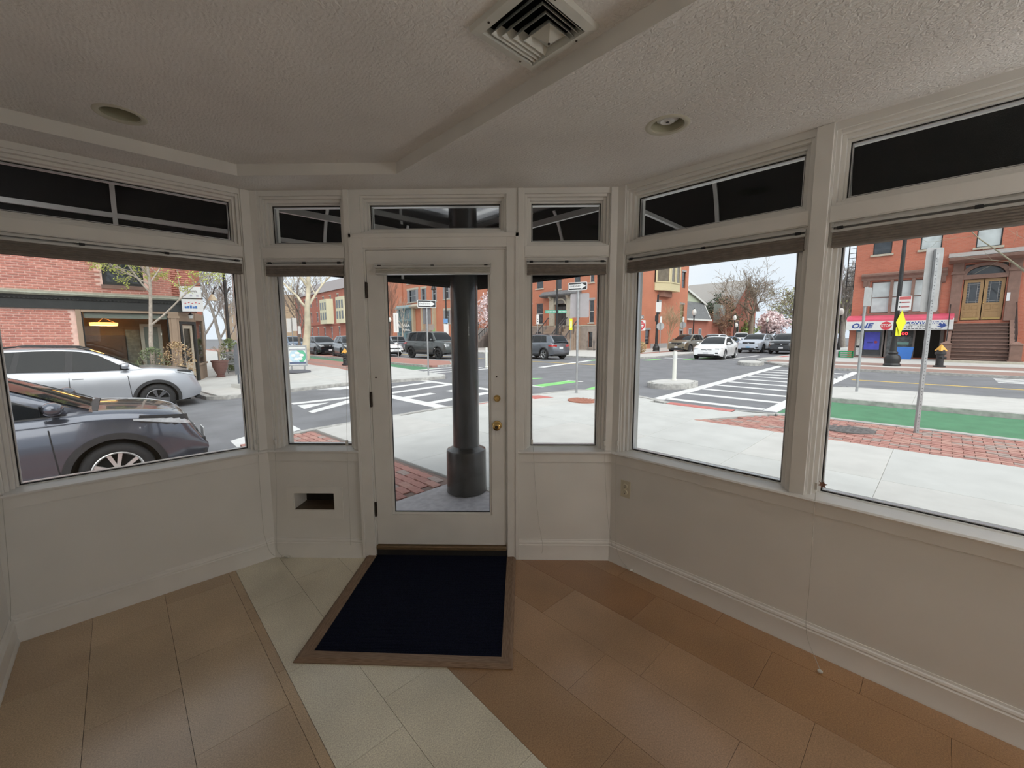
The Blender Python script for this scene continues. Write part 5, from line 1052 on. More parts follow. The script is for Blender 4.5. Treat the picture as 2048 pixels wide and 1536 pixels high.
for i, (p, q, n_) in enumerate(((orl[1], orl[2], 1), (orl[2], orl[3], 2))):
    a = atan2(q[1] - p[1], q[0] - p[0]); L_ = sqrt((q[0] - p[0]) ** 2 + (q[1] - p[1]) ** 2)
    for k in range(n_):
        x0_, x1_ = L_ * k / n_ + .03, L_ * (k + 1) / n_ - .03; w_ = MB().frame(x0_, x1_, 7.4, 9.9, (.20, .20, .14, .2), -.06, .03).build('oriel_window', creamp, Oo, loc=(p[0], p[1], 0), rz=a); MB().box(x0_ + .1, x1_ - .1, .0, .01, 7.45, 9.8).build('pane', M('oriel_pane', (.16, .13, .09), .1, var=.2, scale=2, coat=.4), w_)
# row houses seen through the door
Rr_ = bld('row_house', 'red brick row house block with grey shuttered windows beyond the door', 35, 49, 'u', 1.1)
rw_ = [(-12.4, -10.0 + 1.0, 5.8, 7.75), (-8.2, -6.6, 5.8, 7.7), (-5.0, -3.8, 5.6, 7.8), (-2.1, -.4, 5.7, 7.9), (-12.4, -9, 8.8, 10.6), (-8.2, -6.6, 8.8, 10.6), (-5, -3.8, 8.9, 10.8), (-2.1, -.4, 8.9, 10.8), (-2.1, -.4, 2.2, 4.1)]
walls(Rr_, -13.8, 1.5, 15, brickO, rw_, depth=12, z0=-1.3)
for (a, b, c, d) in rw_:
    s4 = (b - a) * .22; bwin(Rr_, a, b, c, d, whitew, dpane, lint=stone, sil=stone, lh=.3, fw_=.08)
    for (p, q) in ((a, a + s4), (b - s4, b)): MB().box(p, q, -.03, .04, c, d).build('shutter', M('grey_shutter', (.28, .28, .29), .7), Rr_)
MB().extr([(-.9, 4.95), (-.95, 5.1), (-.1, 5.5), (0, 5.5), (0, 4.7)], 'x', -10.5, -4.0).build('porch_hood', stone, Rr_)
for px_ in (-10.2, -7.4, -4.3): MB().box(px_ - .22, px_ + .22, -.5, 0, .2, 4.8).build('porch_pier', M('porch_stone', (.48, .40, .28), .8, var=.15), Rr_)
for k in range(8): MB().box(-7.0, -4.8, -.3 - .3 * (8 - k), 0, -.9, -.6 + .26 * (k + 1)).build('stair_step', M('stoop_stone', (.36, .27, .21), .85, var=.1, scale=6), Rr_)
MB().box(-2.8, -2.7 + .55, -1.6, -1.55, .2, 1.5).build('green_banner', M('banner_green', (.16, .62, .12), .6), Rr_)
Gs = bld('green_storefront', 'teal green painted storefront with white lettering beyond the door', 34.6, 59.6, 'u', 1.0)
teal = M('teal_paint', (.13, .22, .24), .5, var=.08)
walls(Gs, -4.6, .0, 5.5, teal, [(-4.0, -2.5, 3.2, 4.8), (-2.1, -.6, 3.2, 4.8), (-4.0, -2.6, -.6, .9), (-2.0, -.6, -.6, .9)], depth=.9, d=.2, z0=-1.2)
for q in ((-4.0, -2.5, 3.2, 4.8), (-2.1, -.6, 3.2, 4.8), (-4.0, -2.6, -.6, .9), (-2.0, -.6, -.6, .9)): bwin(Gs, *q, M('teal_light', (.25, .36, .38), .5), M('teal_pane', (.10, .14, .15), .1, var=.2), mid=False, vert=True)
MB().extr([(-.35, 4.95), (-.4, 5.1), (0, 5.5), (0, 4.9)], 'x', -4.7, .1).build('shop_cornice', M('teal_light', (.25, .36, .38), .5), Gs); MB().box(-4.6, 0, -.06, 0, 1.1, 2.9).build('sign_fascia', M('teal_dark', (.06, .10, .115), .5), Gs)
ink = M('white_ink', (.78, .78, .78), .5, var=0)
squiggle(Gs, ink, -4.2, -3.3, 2.2, .8, -.08, 2, .07); squiggle(Gs, ink, -2.9, -.5, 2.25, .7, -.08, 4, .07, seed=2); squiggle(Gs, ink, -3.0, -.4, 1.5, .35, -.08, 6, .06, seed=3)
Rl = bld('brick_house', 'plain orange brick house wall behind the bare tree left in the door glass', 34.8, 62.8, 'u', 1.0)
walls(Rl, -16, -.1, 15, brickO, [(-9, -7.8, 5.5, 7.5)], depth=12, z0=-1.3); bwin(Rl, -9, -7.8, 5.5, 7.5, whitew, dpane); MB().box(-16, 1, -.12, 0, 2.9, 3.1).build('belt_course', M('belt_brick', (.36, .13, .09), .8), Rl)
# stoops with dark rail between the row house and the corner house
St = bld('brick_house', 'brick house with dark iron railed stoop behind the flowering magnolia', 35, 37.8, 'u', .1)
sw_ = [(-3.2, -2.2, 6, 8), (-6.5, -5.5, 6, 8), (-9.4, -8.4, 6, 8), (-6.2, -5.2, 2.8, 4.8)]
walls(St, -9.6, -.3, 14, brickO, sw_, depth=12)
for q in sw_: bwin(St, *q, whitew, dpane, lint=stone, sil=stone)
for k in range(9): MB().box(-4.3, -2.3, -.4 - .3 * (9 - k), 0, -.2, .1 + .26 * (k + 1)).build('stair_step', M('grey_step', (.30, .27, .25), .85), St)
for sx_ in (-4.35, -2.25):
    MB().tube([(sx_, -.3, 3.2), (sx_, -3.2, 1.0)], .05, 6).build('stair_rail', irn, St)
    for k in range(8): MB().tube([(sx_, -.4 - .37 * k, 2.4 - .27 * k), (sx_, -.4 - .37 * k, 3.1 - .28 * k)], .025, 5).build('baluster', irn, St)
# ---- far left: large brick block with cream bays
B = bld('brick_apartment_block', 'long red brick apartment block with cream bay windows behind the sycamore', 35, 80, 'u', 1.2)
bw_ = []
for k in range(9):
    x = -1.6 - 4.3 * k; bw_ += [(x - 1.0, x, -.3, 2.2), (x - 1.0, x, 7.2, 9.2)]
    if k in (4, 5, 6, 7, 8): bw_ += [(x - 1.0, x, 3.6, 5.8)]
walls(B, -40, 0, 10.3, brickG, bw_, depth=14, z0=-1.5)
for q in bw_: bwin(B, *q, whitew, dpane, lint=stone)
MB().box(-40, 0, -.12, 0, 2.75, 3.0).build('belt_course', M('belt_brick', (.36, .13, .09), .8), B)
for x in (-4.0, -13.5):
    bay = MB().prism([(x - 6.2, 0), (x - 5.2, -1.1), (x - 1.0, -1.1), (x, 0)], 3.0, 8.4).build('bay', M('bay_cream', (.70, .64, .44), .6, var=.05), B)
    for k in range(3):
        for zz in (3.9, 6.1): MB().box(x - 4.9 + 1.35 * k, x - 4.1 + 1.35 * k, -1.14, -1.09, zz, zz + 1.6).build('bay_window', dpane, bay)
MB().extr([(-.3, 10.2), (2.5, 13.2), (12, 13.2), (12, 10.2)], 'x', -40, 0).build('mansard_roof', M('mansard_slate', (.30, .27, .27), .8, var=.1), B)
for x in (-38, -34): MB().box(x - .6, x + .6, .3, 1.5, 10.8, 12.6).build('dormer', whitew, B)
Tn = bld('far_tan_building', 'distant tan building at the left beyond the patio', 35, 150, 'u', 0)
tw = [(-10 - 9 * k, -7 - 9 * k, 3 + 4 * j, 5.4 + 4 * j) for k in range(6) for j in range(3)]
walls(Tn, -70, 0, 15, M('tan_stucco', (.46, .33, .22), .8, var=.1), tw, depth=10, z0=-3)
for q in tw: bwin(Tn, *q, whitew, dpane, fw_=.2)
# ---- convenience store building (front towards -u)
Cc = bld('convenience_store_building', 'red brick building with a convenience store below and wooden doors above a stoop', 35, 0, 'u', .1)
cw_ = [(-3.45, -2.46, 2.80, 4.78), (-2.52, -1.50, 2.80, 4.78), (-1.55, -.46, 2.80, 4.78), (-3.54, -2.66, 6.45, 8.4), (-1.41, -.51, 6.45, 8.4), (.81, 1.75, 6.25, 8.4), (.53, 2.10, 2.25, 5.35), (-4.0, -.0, .05, 1.8), (3.4, 4.3, 2.9, 4.8), (3.4, 4.3, 6.4, 8.4)]
walls(Cc, -4.33, 7.5, 12, brickF, cw_, depth=12)
for q in cw_[:3]: bwin(Cc, *q, M('brown_sash', (.15, .085, .07), .6), lpane, y=.05, fw_=.07)
for q in cw_[3:6] + cw_[8:]: bwin(Cc, *q, blackt, lpane if q[0] > -2 else dpane, sil=stone, y=.06)
for x in (-3.60, -2.49, -1.53, -.42): MB().box(x - .075, x + .075, -.08, .06, 2.72, 4.85).build('window_post', brown_, Cc)
MB().extr([(-.10, 4.85), (-.14, 5.0), (-.30, 5.12), (-.32, 5.22), (0, 5.32), (0, 4.85)], 'x', -3.95, -.15).build('window_cornice', brown_, Cc); MB().box(-3.8, -.3, -.12, .05, 2.66, 2.78).build('window_sill', brown_, Cc)
for x in (-3.75, -.28): MB().extr([(0, 4.45), (-.1, 4.5), (-.2, 4.85), (0, 4.85)], 'x', x - .09, x + .09).build('cornice_bracket', brown_, Cc)
# portal
pp = MB(); pp.box(.05, .48, -.14, .1, 2.2, 5.5); pp.box(2.15, 2.58, -.14, .1, 2.2, 5.5); pp.build('portal_pier', brown_, Cc, bevel=.02); MB().box(.48, 2.15, -.10, .08, 4.55, 4.78).build('transom_bar', brown_, Cc)
for (x0_, x1_) in ((.0, .53), (2.10, 2.63)): MB().box(x0_, x1_, -.20, .1, 4.85, 5.0).build('pier_cap', brown_, Cc)
MB().box(.53, 2.1, .18, .2, 4.7, 5.4).build('fanlight', dpane, Cc); ag = MB(); ag.grid([[(1.315 + r * cos(pi * i / 14), yy, 4.72 + r * .72 * sin(pi * i / 14)) for i in range(15)] for (r, yy) in ((.72, .02), (.72, -.12), (.95, -.12), (.95, .02))]); ag.build('arch_moulding', brown_, Cc, smooth=True)
MB().extr([(-.95, 5.55), (-1.0, 5.68), (-.9, 5.74), (-.1, 6.0), (0, 6.0), (0, 5.45)], 'x', -.15, 2.85).build('portal_hood', brown_, Cc); MB().extr([(-.98, 5.72), (-.96, 5.78), (-.05, 6.06), (0, 6.0)], 'x', -.18, 2.88).build('hood_roof', M('lead_roof', (.34, .33, .32), .7, var=.1), Cc)
oakd = WOOD('golden_oak', (.30, .175, .075), (.44, .28, .13), (12, 12, 1.5), .45)
for (x0_, x1_) in ((.56, 1.295), (1.335, 2.07)):
    d_ = MB().holed(x0_, x1_, 2.28, 4.53, .06, .13, [(x0_ + .13, x1_ - .13, 3.22, 4.36)]).build('oak_door', oakd, Cc, bevel=.008)
    MB().box(x0_ + .13, x1_ - .13, .09, .10, 3.22, 4.36).build('leaded_pane', dpane, d_); g = MB(); xa, xb = x0_ + .13, x1_ - .13
    for xx in (xa + .09, xb - .09): g.box(xx - .008, xx + .008, .075, .09, 3.22, 4.36)
    for zz in (3.31, 4.27): g.box(xa, xb, .075, .09, zz - .008, zz + .008)
    for k in range(6):
        for xx in (xa, xb - .09): g.box(xx, xx + .09, .075, .09, 3.42 + .15 * k, 3.432 + .15 * k)
    g.build('lead_came', greys, d_)
    for (zz0, zz1, h2) in ((2.86, 3.12, 1), (2.42, 2.76, 0)):
        for (p, q) in (((x0_ + .10, (x0_ + x1_) / 2 - .03), ((x0_ + x1_) / 2 + .03, x1_ - .10)) if h2 else ((x0_ + .10, x1_ - .10),)): MB().frame(p, q, zz0, zz1, .025, .045, .06).build('door_moulding', oakd, d_)
    MB().box(x0_ + .05, x1_ - .05, .052, .06, 2.29, 2.40).build('kick_plate', brass, d_)
MB().sphere((1.36, .03, 3.2), .03, 8, 6).build('door_knob', brass, Cc); MB().box(2.16, 2.28, -.17, -.14, 3.25, 3.7).build('notice_sheet', platem, Cc)
# stoop
for k in range(11):
    zt_ = .19 * (k + 1); y0 = -2.35 + .215 * k
    s_ = MB().box(.33, 2.35, y0, .06, zt_ - .19 if k == 0 else zt_ - .19, zt_ - .04).build('stair_riser', M('riser_brown', (.15, .095, .08), .85, var=.1), Cc); MB().box(.28, 2.40, y0 - .04, y0 + .26, zt_ - .045, zt_).build('tread', brown_, s_)
for x in (.12, 2.55):
    q = MB(); q.box(x - .2, x + .2, -2.75, -2.35, 0, .95); q.box(x - .25, x + .25, -2.8, -2.3, 0, .14); q.add([(x - .26, -2.81, .95), (x + .26, -2.81, .95), (x + .26, -2.29, .95), (x - .26, -2.29, .95), (x, -2.55, 1.12)], [(0, 1, 4), (1, 2, 4), (2, 3, 4), (3, 0, 4), (3, 2, 1, 0)]); q.build('newel_pier', brown_, Cc)
    MB().extr([(-2.35, 0), (-2.35, .35), (0, 2.35), (0, 0)], 'x', x - .1 + (.06 if x < 1 else -.06), x + .1 + (.06 if x < 1 else -.06)).build('stoop_wall', brown_, Cc)
    MB().tube([(x, -2.2, .7), (x, -2.2, 1.5), (x, -.1, 3.2), (x, -.1, 2.4)], .022, 6).build('hand_rail', irn, Cc)
    for k in range(6): MB().tube([(x, -2.0 + .33 * k, .6 + .28 * k), (x, -2.0 + .33 * k, 1.62 + .27 * k)], .012, 5).build('baluster', irn, Cc)
MB().box(-.05, 2.9, -3.4, -2.82, .0, .10).build('curb_slab', M('pale_slab', (.50, .46, .38), .8), Cc)
# shop below: frames, dark interior, goods
shf = M('shop_frame_grey', (.20, .17, .155), .6)
MB().frame(-4.0, -2.62, .05, 1.8, .08, -.02, .1).build('shop_window_frame', shf, Cc); MB().frame(-2.55, -1.2, .05, 1.8, .09, -.02, .1).build('shop_window_frame', shf, Cc); MB().box(-3.92, -2.70, .05, .06, .12, 1.75).build('shop_pane', dpane, Cc); MB().box(-2.46, -1.29, .05, .06, .12, 1.75).build('shop_pane', M('shop_pane_grey', (.13, .14, .14), .1, var=.4, scale=6, coat=.4), Cc)
MB().box(-.15, .0, -.1, .1, 0, 1.8).build('shop_post', shf, Cc)
po = MB().box(-3.55, -2.80, .02, .03, .50, 1.62).build('blue_poster', M('poster_blue', (.09, .10, .62), .5, var=.12, scale=4), Cc)
MB().box(-3.40, -3.10, .012, .02, .92, .99).build('poster_text', M('poster_dark', (.05, .05, .30), .5, var=0), po); MB().lathe([(0, .012), (.085, .012), (.085, .02)], 8, (-2.98, 0, .99), 'y').build('poster_stop_mark', M('poster_red', (.40, .05, .10), .5, var=0), po)
gp_ = MB().box(-3.95, -3.62, .0, .02, .75, 1.72).build('cup_poster', M('poster_pale', (.62, .60, .55), .5, var=.15, scale=9), Cc); MB().lathe([(0, 0), (.2, 0), (.16, .12), (.0, .16)], 14, (-3.78, -.02, 1.66)).build('poster_lid', M('poster_teal', (.10, .25, .35), .5), gp_); MB().box(-3.92, -3.66, -.004, .0, .15, .62).build('poster_white_print', M('poster_white', (.66, .66, .66), .5, var=.3, scale=14), gp_)
led = thing('led_sign', 'red glowing LED number sign in the store window', 'sign', UV(34.96, 2.28 - .0, 1.62), -pi / 4)
MB().box(-.02, .92, -.01, .02, -.16, .14).build('led_panel', blackt, led); lettering('5 : 00', .26, M('led_red', (1, .04, .05), .5, var=0, emit=2.5), led, (.42, -.016, -.01), (pi / 2, 0, 0), 'digits', 1.15)
MB().box(-2.1, -1.45, -.02, .0, .85, 1.0).build('teal_strip_sign', M('strip_teal', (.25, .45, .40), .6), Cc)
# store awning with lettering
aw = thing('store_awning', 'white and red convenience store awning with blue lettering', 'awning', UV(35, 0, .1), -pi / 4)
ax0, ax1 = -4.42, .32; wa = M('awning_white', (.74, .74, .73), .6, var=.03); ra_ = M('awning_red', (.66, .09, .15), .6, var=.08, scale=3)
MB().extr([(-.92, 2.28), (-.90, 2.40), (-.80, 2.50), (-.5, 2.60), (0, 2.68), (0, 2.60), (-.5, 2.53), (-.82, 2.42)], 'x', ax0, ax1).build('red_top', ra_, aw); MB().box(ax0, ax1, -.94, -.90, 1.74, 2.29).build('sign_panel', wa, aw)
for x in (ax0, ax1 - .03): MB().extr([(-.92, 1.76), (-.92, 2.38), (-.5, 2.56), (0, 2.64), (0, 1.76)], 'x', x, x + .03).build('end_panel', wa, aw)
navyi = M('navy_ink', (.035, .075, .30), .5, var=0); sred = M('stop_red', (.62, .05, .07), .5, var=0); blk = M('black_ink', (.03, .03, .04), .5, var=0); FY = -.945; R9 = (pi / 2, 0, 0)
lettering('ONE', .44, navyi, aw, (-3.66, FY, 1.99), R9, 'lettering', 1.1, .25, bold=.03)
MB().lathe([(0, FY - .003), (.265, FY - .003), (.265, FY + .005)], 8, (-2.50, 0, 2.0), 'y').build('stop_octagon', sred, aw).scale = (1, 1, 1)
lettering('STOP', .24, wa, aw, (-2.50, FY - .004, 2.0), R9, 'lettering', .8, bold=.03)
MB().box(-1.88, -.05, FY - .001, FY + .004, 2.07, 2.22).build('blue_band', navyi, aw); lettering('CONVENIENCE', .25, wa, aw, (-.72, FY - .003, 2.145), R9, 'lettering', 1.12, .25, bold=.03)
MB().add([(-.28, FY, 2.07), (-.05, FY, 2.22), (.0, FY, 2.1), (.02, FY, 1.98), (.10, FY, 1.98), (-.12, FY, 1.84), (-.34, FY, 1.95), (-.2, FY, 1.96)], [(0, 1, 2, 3, 4, 5, 6, 7)]).build('blue_arrow', navyi, aw)
lettering('LOTTERY - GROCERY', .085, blk, aw, (-1.05, FY, 2.02), R9, 'lettering', 1.05); lettering('EBT - ATM', .14, blk, aw, (-1.20, FY, 1.92), R9, 'lettering', 1.3); o = MB(); [o.box(-1.85 + .16 * k, -1.73 + .16 * k, FY - .001, FY + .003, 1.79, 1.825) for k in range(11)]; o.build('small_print', blk, aw)
# ================================================================ TREES AND SHRUBS
def rvec(rg): return Vector((rg.uniform(-1, 1), rg.uniform(-1, 1), rg.uniform(-1, 1)))
def tree(name, label, u, v, z, h, r, seed, bark, levels=4, kids=(5, 5, 4, 3), spread=.75, trunk=.32, leaf=None, leafn=0, leafs=.05, up_=.25, minr=.006, lean=(0, 0), group=None, twigm=None, droop=0., first=None, lf=.62, kr=.62, cat='tree', foliage='leaves', wob=.12):
    rg = random.Random(seed); t = thing(name, label, cat, UV(u, v, z), 0, group); tm, bm2 = MB(), MB(); tips = []
    def branch(p, d, L_, rad, lv):
        n_ = 5 if lv < 2 else 3; pts, rs = [p.copy()], [rad]; q = p.copy(); d = d.normalized()
        for i in range(n_):
            d = (d + rvec(rg) * wob * (1 + .3 * lv) + Vector((0, 0, (up_ - droop) * .25 if lv else .08))).normalized(); q = q + d * (L_ / n_); pts.append(q.copy()); rs.append(max(minr, rad * (1 - .55 * (i + 1) / n_)))
        (tm if lv == 0 else bm2).tube(pts, rs, 10 if lv == 0 else 6 if lv == 1 else 4 if lv == 2 else 3, caps=False)
        if lv >= levels - 1:
            tips.extend(pts[1:]); return
        if lv >= levels - 2: tips.extend(pts[2:])
        k = kids[lv]
        for j in range(k):
            f = (trunk + .02 if lv == 0 and j == 0 else rg.uniform(.45 if lv == 0 else .25, 1.0)) if j < k - 1 else 1.0
            f = max(f, trunk if lv == 0 else 0); x = f * n_; i0 = min(int(x), n_ - 1); pp = pts[i0].lerp(pts[i0 + 1], x - i0); rr = rs[i0] + (rs[i0 + 1] - rs[i0]) * (x - i0)
            a = 2 * pi * (j / k + rg.uniform(-.12, .12)) + lv; dd = (pts[i0 + 1] - pts[i0]).normalized(); o = dd.orthogonal().normalized(); o = Matrix.Rotation(a, 3, dd) @ o
            sp = spread * rg.uniform(.75, 1.25) if j < k - 1 else spread * .35
            nd = (dd * cos(sp) + o * sin(sp)); nd.z += up_ * .4
            branch(pp, nd, L_ * lf * rg.uniform(.75, 1.15) * (1 if f < .95 else .9), max(minr, rr * (kr if j < k - 1 else .85)), lv + 1)
    branch(Vector((0, 0, -.1)), Vector((lean[0], lean[1], 1)), h * (first or .5), r, 0)
    tm.build('trunk', bark, t, smooth=60); bm2.build('branches', twigm or bark, t, smooth=60)
    if leaf and leafn:
        m = MB()
        for i in range(leafn):
            p = rg.choice(tips) + rvec(rg) * leafs * 2.2; a = rvec(rg).normalized() * leafs; b = a.cross(rvec(rg)).normalized() * leafs * .8
            m.add([p - a, p + b, p + a, p - b], [(0, 1, 2, 3)])
        m.build(foliage, leaf, t)['kind'] = 'stuff'
    return t
bare = M('bare_bark', (.21, .165, .14), .9, var=.15, scale=8); bare2 = M('grey_bark', (.26, .235, .21), .9, var=.15, scale=6); redb = M('reddish_bark', (.30, .175, .13), .9, var=.12); syc = M('sycamore_bark', (.62, .56, .42), .8, var=.28, scale=2.2); ytr = M('young_bark', (.44, .38, .32), .8, var=.2, scale=14); mag = M('magnolia_bark', (.17, .13, .12), .9)
bud = M('spring_bud_green', (.50, .55, .13), .7, var=.25, scale=30); pink = M('pink_blossom', (.86, .70, .70), .7, var=.2, scale=8); ylw = M('yellow_green_leaf', (.38, .40, .13), .7, var=.25, scale=8); dgr = M('evergreen_leaf', (.07, .11, .06), .8, var=.3, scale=8); olv = M('olive_haze_leaf', (.34, .34, .16), .8, var=.2, scale=6); brl = M('brown_leaf', (.40, .26, .15), .8, var=.25, scale=9); lgr = M('spring_shrub_leaf', (.28, .38, .10), .7, var=.25, scale=8)
tree('young_street_tree', 'young street tree with yellow green buds before the corner shop', 17.0 / vpx(302, 1), 17.0, zA(.9, 17), 5.6, .07, 14, ytr, 4, (7, 7, 6, 3), .95, .50, bud, 5200, .026, .12, .003, first=.74, lf=.46)
tree('sycamore_tree', 'pale barked sycamore behind the sandwich board', *G(612, 720, zA)[:2], 0, 11, .23, 5, syc, 5, (5, 5, 5, 4, 3), .85, .60, up_=.3, minr=.012, first=.50, lf=.62)
tree('bare_street_tree', 'dark bare tree right of the sycamore seen through the narrow left window', 10.2, 34.5, 0, 11, .11, 8, bare, 5, (6, 5, 4, 4, 2), .7, .35, minr=.012, first=.45)
tree('bare_street_tree', 'slim bare tree left of the sycamore near the parking signs', 7.2, 44, 0, 10, .09, 9, bare, 5, (6, 5, 4, 4, 2), .7, .3, minr=.012, first=.45)
tree('bare_street_tree', 'bare grey tree leaning beyond the patio at the left', 5.6, 36, 0, 12, .14, 21, bare2, 5, (5, 5, 5, 4, 2), .8, .28, minr=.012, first=.42, lean=(-.25, .1))
tree('bare_street_tree', 'bare tree behind the black lamp post at the patio', 6.0, 50, 0, 12, .2, 23, bare2, 5, (6, 5, 5, 4, 2), .7, .3, minr=.015, first=.42)
tree('bare_street_tree', 'reddish bare tree before the plain brick wall in the door glass', 31.0, vpx(787, 31), 0, 12, .15, 31, redb, 5, (7, 6, 5, 4, 2), .5, .28, minr=.014, first=.45, up_=.5)
tree('bare_street_tree', 'pale slim bare tree before the teal storefront', 31.5, vpx(805, 31.5), 0, 8, .10, 33, M('pale_bark', (.50, .44, .36), .9), 4, (5, 4, 4, 3), .7, .35, minr=.012, first=.5)
tree('magnolia_tree', 'pink flowering magnolia beside the black column', 30.3, vpx(1002, 30.3), 0, 8.0, .16, 41, mag, 5, (7, 6, 5, 4, 2), 1.0, .2, pink, 5200, .11, .1, .01, first=.45, foliage='blossoms', lf=.66)
tree('small_bare_tree', 'small bare tan tree before the orange brick side house', 44, vpx(1338, 44), .05, 5.6, .09, 51, M('tan_bark', (.48, .38, .25), .9), 5, (7, 5, 5, 4, 2), .62, .3, minr=.009, first=.5)
tree('big_bare_tree', 'big wide bare tree rising behind the white pickup', 76, vpx(1499, 76), 0, 14.5, .45, 62, M('big_bark', (.25, .20, .15), .9, var=.15, scale=3), 6, (6, 5, 4, 4, 3, 2), .88, .30, up_=.10, minr=.022, first=.40, lf=.70)
tree('blossom_tree', 'pale pink blossom tree right of the big bare trunk', 88, vpx(1540, 88), 0, 8, .3, 71, mag, 5, (6, 5, 5, 4, 2), .9, .2, pink, 3000, .20, .1, .02, first=.42, foliage='blossoms')
tree('evergreen_tree', 'dark evergreen behind the green gable house', 72.6, vpx(1424, 72.6), 0, 7.6, .3, 81, bare, 5, (8, 6, 5, 4, 2), .9, .2, dgr, 3600, .15, .0, .02, first=.62, foliage='needles')
tree('brown_leaf_tree', 'russet twiggy tree beside the green gable house', 70, vpx(1452, 70), 0, 8, .2, 83, redb, 5, (7, 6, 5, 4, 3), .75, .2, brl, 1200, .08, .15, .015, first=.45)
tree('shrub_tree', 'fresh green small tree left of the big bare trunk', 80, vpx(1482, 80), 0, 5.5, .15, 85, bare, 5, (7, 6, 5, 4, 2), .95, .1, lgr, 2600, .15, .05, .02, first=.4)
for i, (u, v, h, sd, lab) in enumerate(((112, vpx(1590, 112), 14, 91, 'olive hazed tree at the right edge of the first right window'), (104, vpx(1606, 104), 13, 92, 'olive hazed tree beside the right window post'))): tree('budding_tree', lab, u, v, 0, h, .3, sd, bare, 5, (7, 6, 5, 4, 2), .75, .2, olv, 1100, .20, .1, .025, first=.45)
for i, (u, v, h, sd, lab) in enumerate(((120, vpx(1395, 120), 16, 94, 'pale bare tree above the green gable roof, left one'), (122, vpx(1422, 122), 17, 95, 'pale bare tree above the green gable roof, right one'), (118, vpx(1470, 118), 14, 96, 'bare tree behind the brick gable house'))): tree('bare_tree', lab, u, v, 0, h, .35, sd, bare2, 5, (7, 6, 5, 4, 2), .5, .25, minr=.035, first=.42, up_=.4)
tree('bare_tree', 'tall bare tree left of the convenience store building', 62, vpx(1688, 62), 0, 10.5, .30, 97, bare2, 6, (7, 6, 5, 4, 3, 2), .55, .25, minr=.018, first=.45, up_=.35)
tree('budding_tree', 'yellow green budding tree low behind the tall bare tree', 74, vpx(1682, 74), 0, 8, .2, 98, bare, 5, (6, 5, 5, 4, 2), .8, .2, ylw, 2200, .14, .1, .02, first=.42)
ft = tree('street_tree', 'tree at the right edge with bare twigs across the brownstone portal', 28.3, vpx(2074, 28.3), .05, 9, .20, 98, M('greenish_bark', (.30, .28, .20), .9, var=.2, scale=5), 4, (5, 4, 4, 3), .9, .60, minr=.005, first=.72, up_=.0, lf=.5, kr=.3)
def shrub(name, label, u, v, z, r, hgt, seed, mats, n_=1400, s=.03):
    rg = random.Random(seed); t = thing(name, label, 'shrub', UV(u, v, z)); st = MB()
    for i in range(14):
        a = rg.uniform(0, 2 * pi); rr = r * rg.uniform(.3, .95); st.tube([(0, 0, -.05), (rr * .4 * cos(a), rr * .4 * sin(a), hgt * .5), (rr * cos(a), rr * sin(a), hgt * rg.uniform(.7, 1))], [.012, .008, .004], 4)
    st.build('stems', bare, t)
    for m in mats:
        mb = MB()
        for i in range(n_ // len(mats)):
            a, b, q = rg.uniform(0, 2 * pi), rg.uniform(0, pi), rg.uniform(.55, 1) ** .5; p = Vector((r * q * cos(a) * sin(b), r * q * sin(a) * sin(b), hgt * (.5 + .5 * q * cos(b)))); x = rvec(rg).normalized() * s; y = x.cross(rvec(rg)).normalized() * s * .7
            mb.add([p - x, p + y, p + x, p - y], [(0, 1, 2, 3)])
        mb.build('leaves', m, t)['kind'] = 'stuff'
shrub('planting_shrub', 'brown leaved shrub at the foot of the young street tree', 1.36, 17.05, zA(1.3, 17), .50, 1.55, 3, [brl, M('straw_leaf', (.55, .40, .22), .8, var=.2)], 700, .035); shrub('planting_shrub', 'dark green shrub left of the brown one at the young street tree', .75, 16.95, zA(.7, 17), .45, 1.4, 4, [M('box_leaf', (.16, .20, .10), .8, var=.2)], 700, .03)
u_, v_, z_ = G(570, 742, zA); shrub('potted_shrub', 'yellow green shrub at the left of the sandwich board', u_ - .05, v_ + .3, z_, .42, 1.05, 6, [ylw, lgr], 1400, .035)
u_, v_, z_ = G(449, 722, zA); shrub('patio_shrub', 'green shrub behind the patio bench', 3.7, 22.6, zA(3.7, 22.6), .42, 1.5, 7, [M('patio_leaf', (.20, .26, .10), .7, var=.25)], 1100, .04)
for i, (u, v, r, lab) in enumerate(((31.5, 17.4, .5, 'dry grass clump by the do not enter sign'), (32.8, 18.4, .55, 'tan bush beside the black pole at the side house'), (33.0, 21.2, .6, 'green brown bush before the side house'))): shrub('bush', lab, u, v, .1, r, .95, 40 + i, [[M('dry_leaf_tan', (.52, .40, .22), .8, var=.2)], [M('dry_leaf_tan', (.52, .40, .22), .8, var=.2)], [M('bush_mixed', (.24, .25, .13), .8, var=.3)]][i], 700, .05)
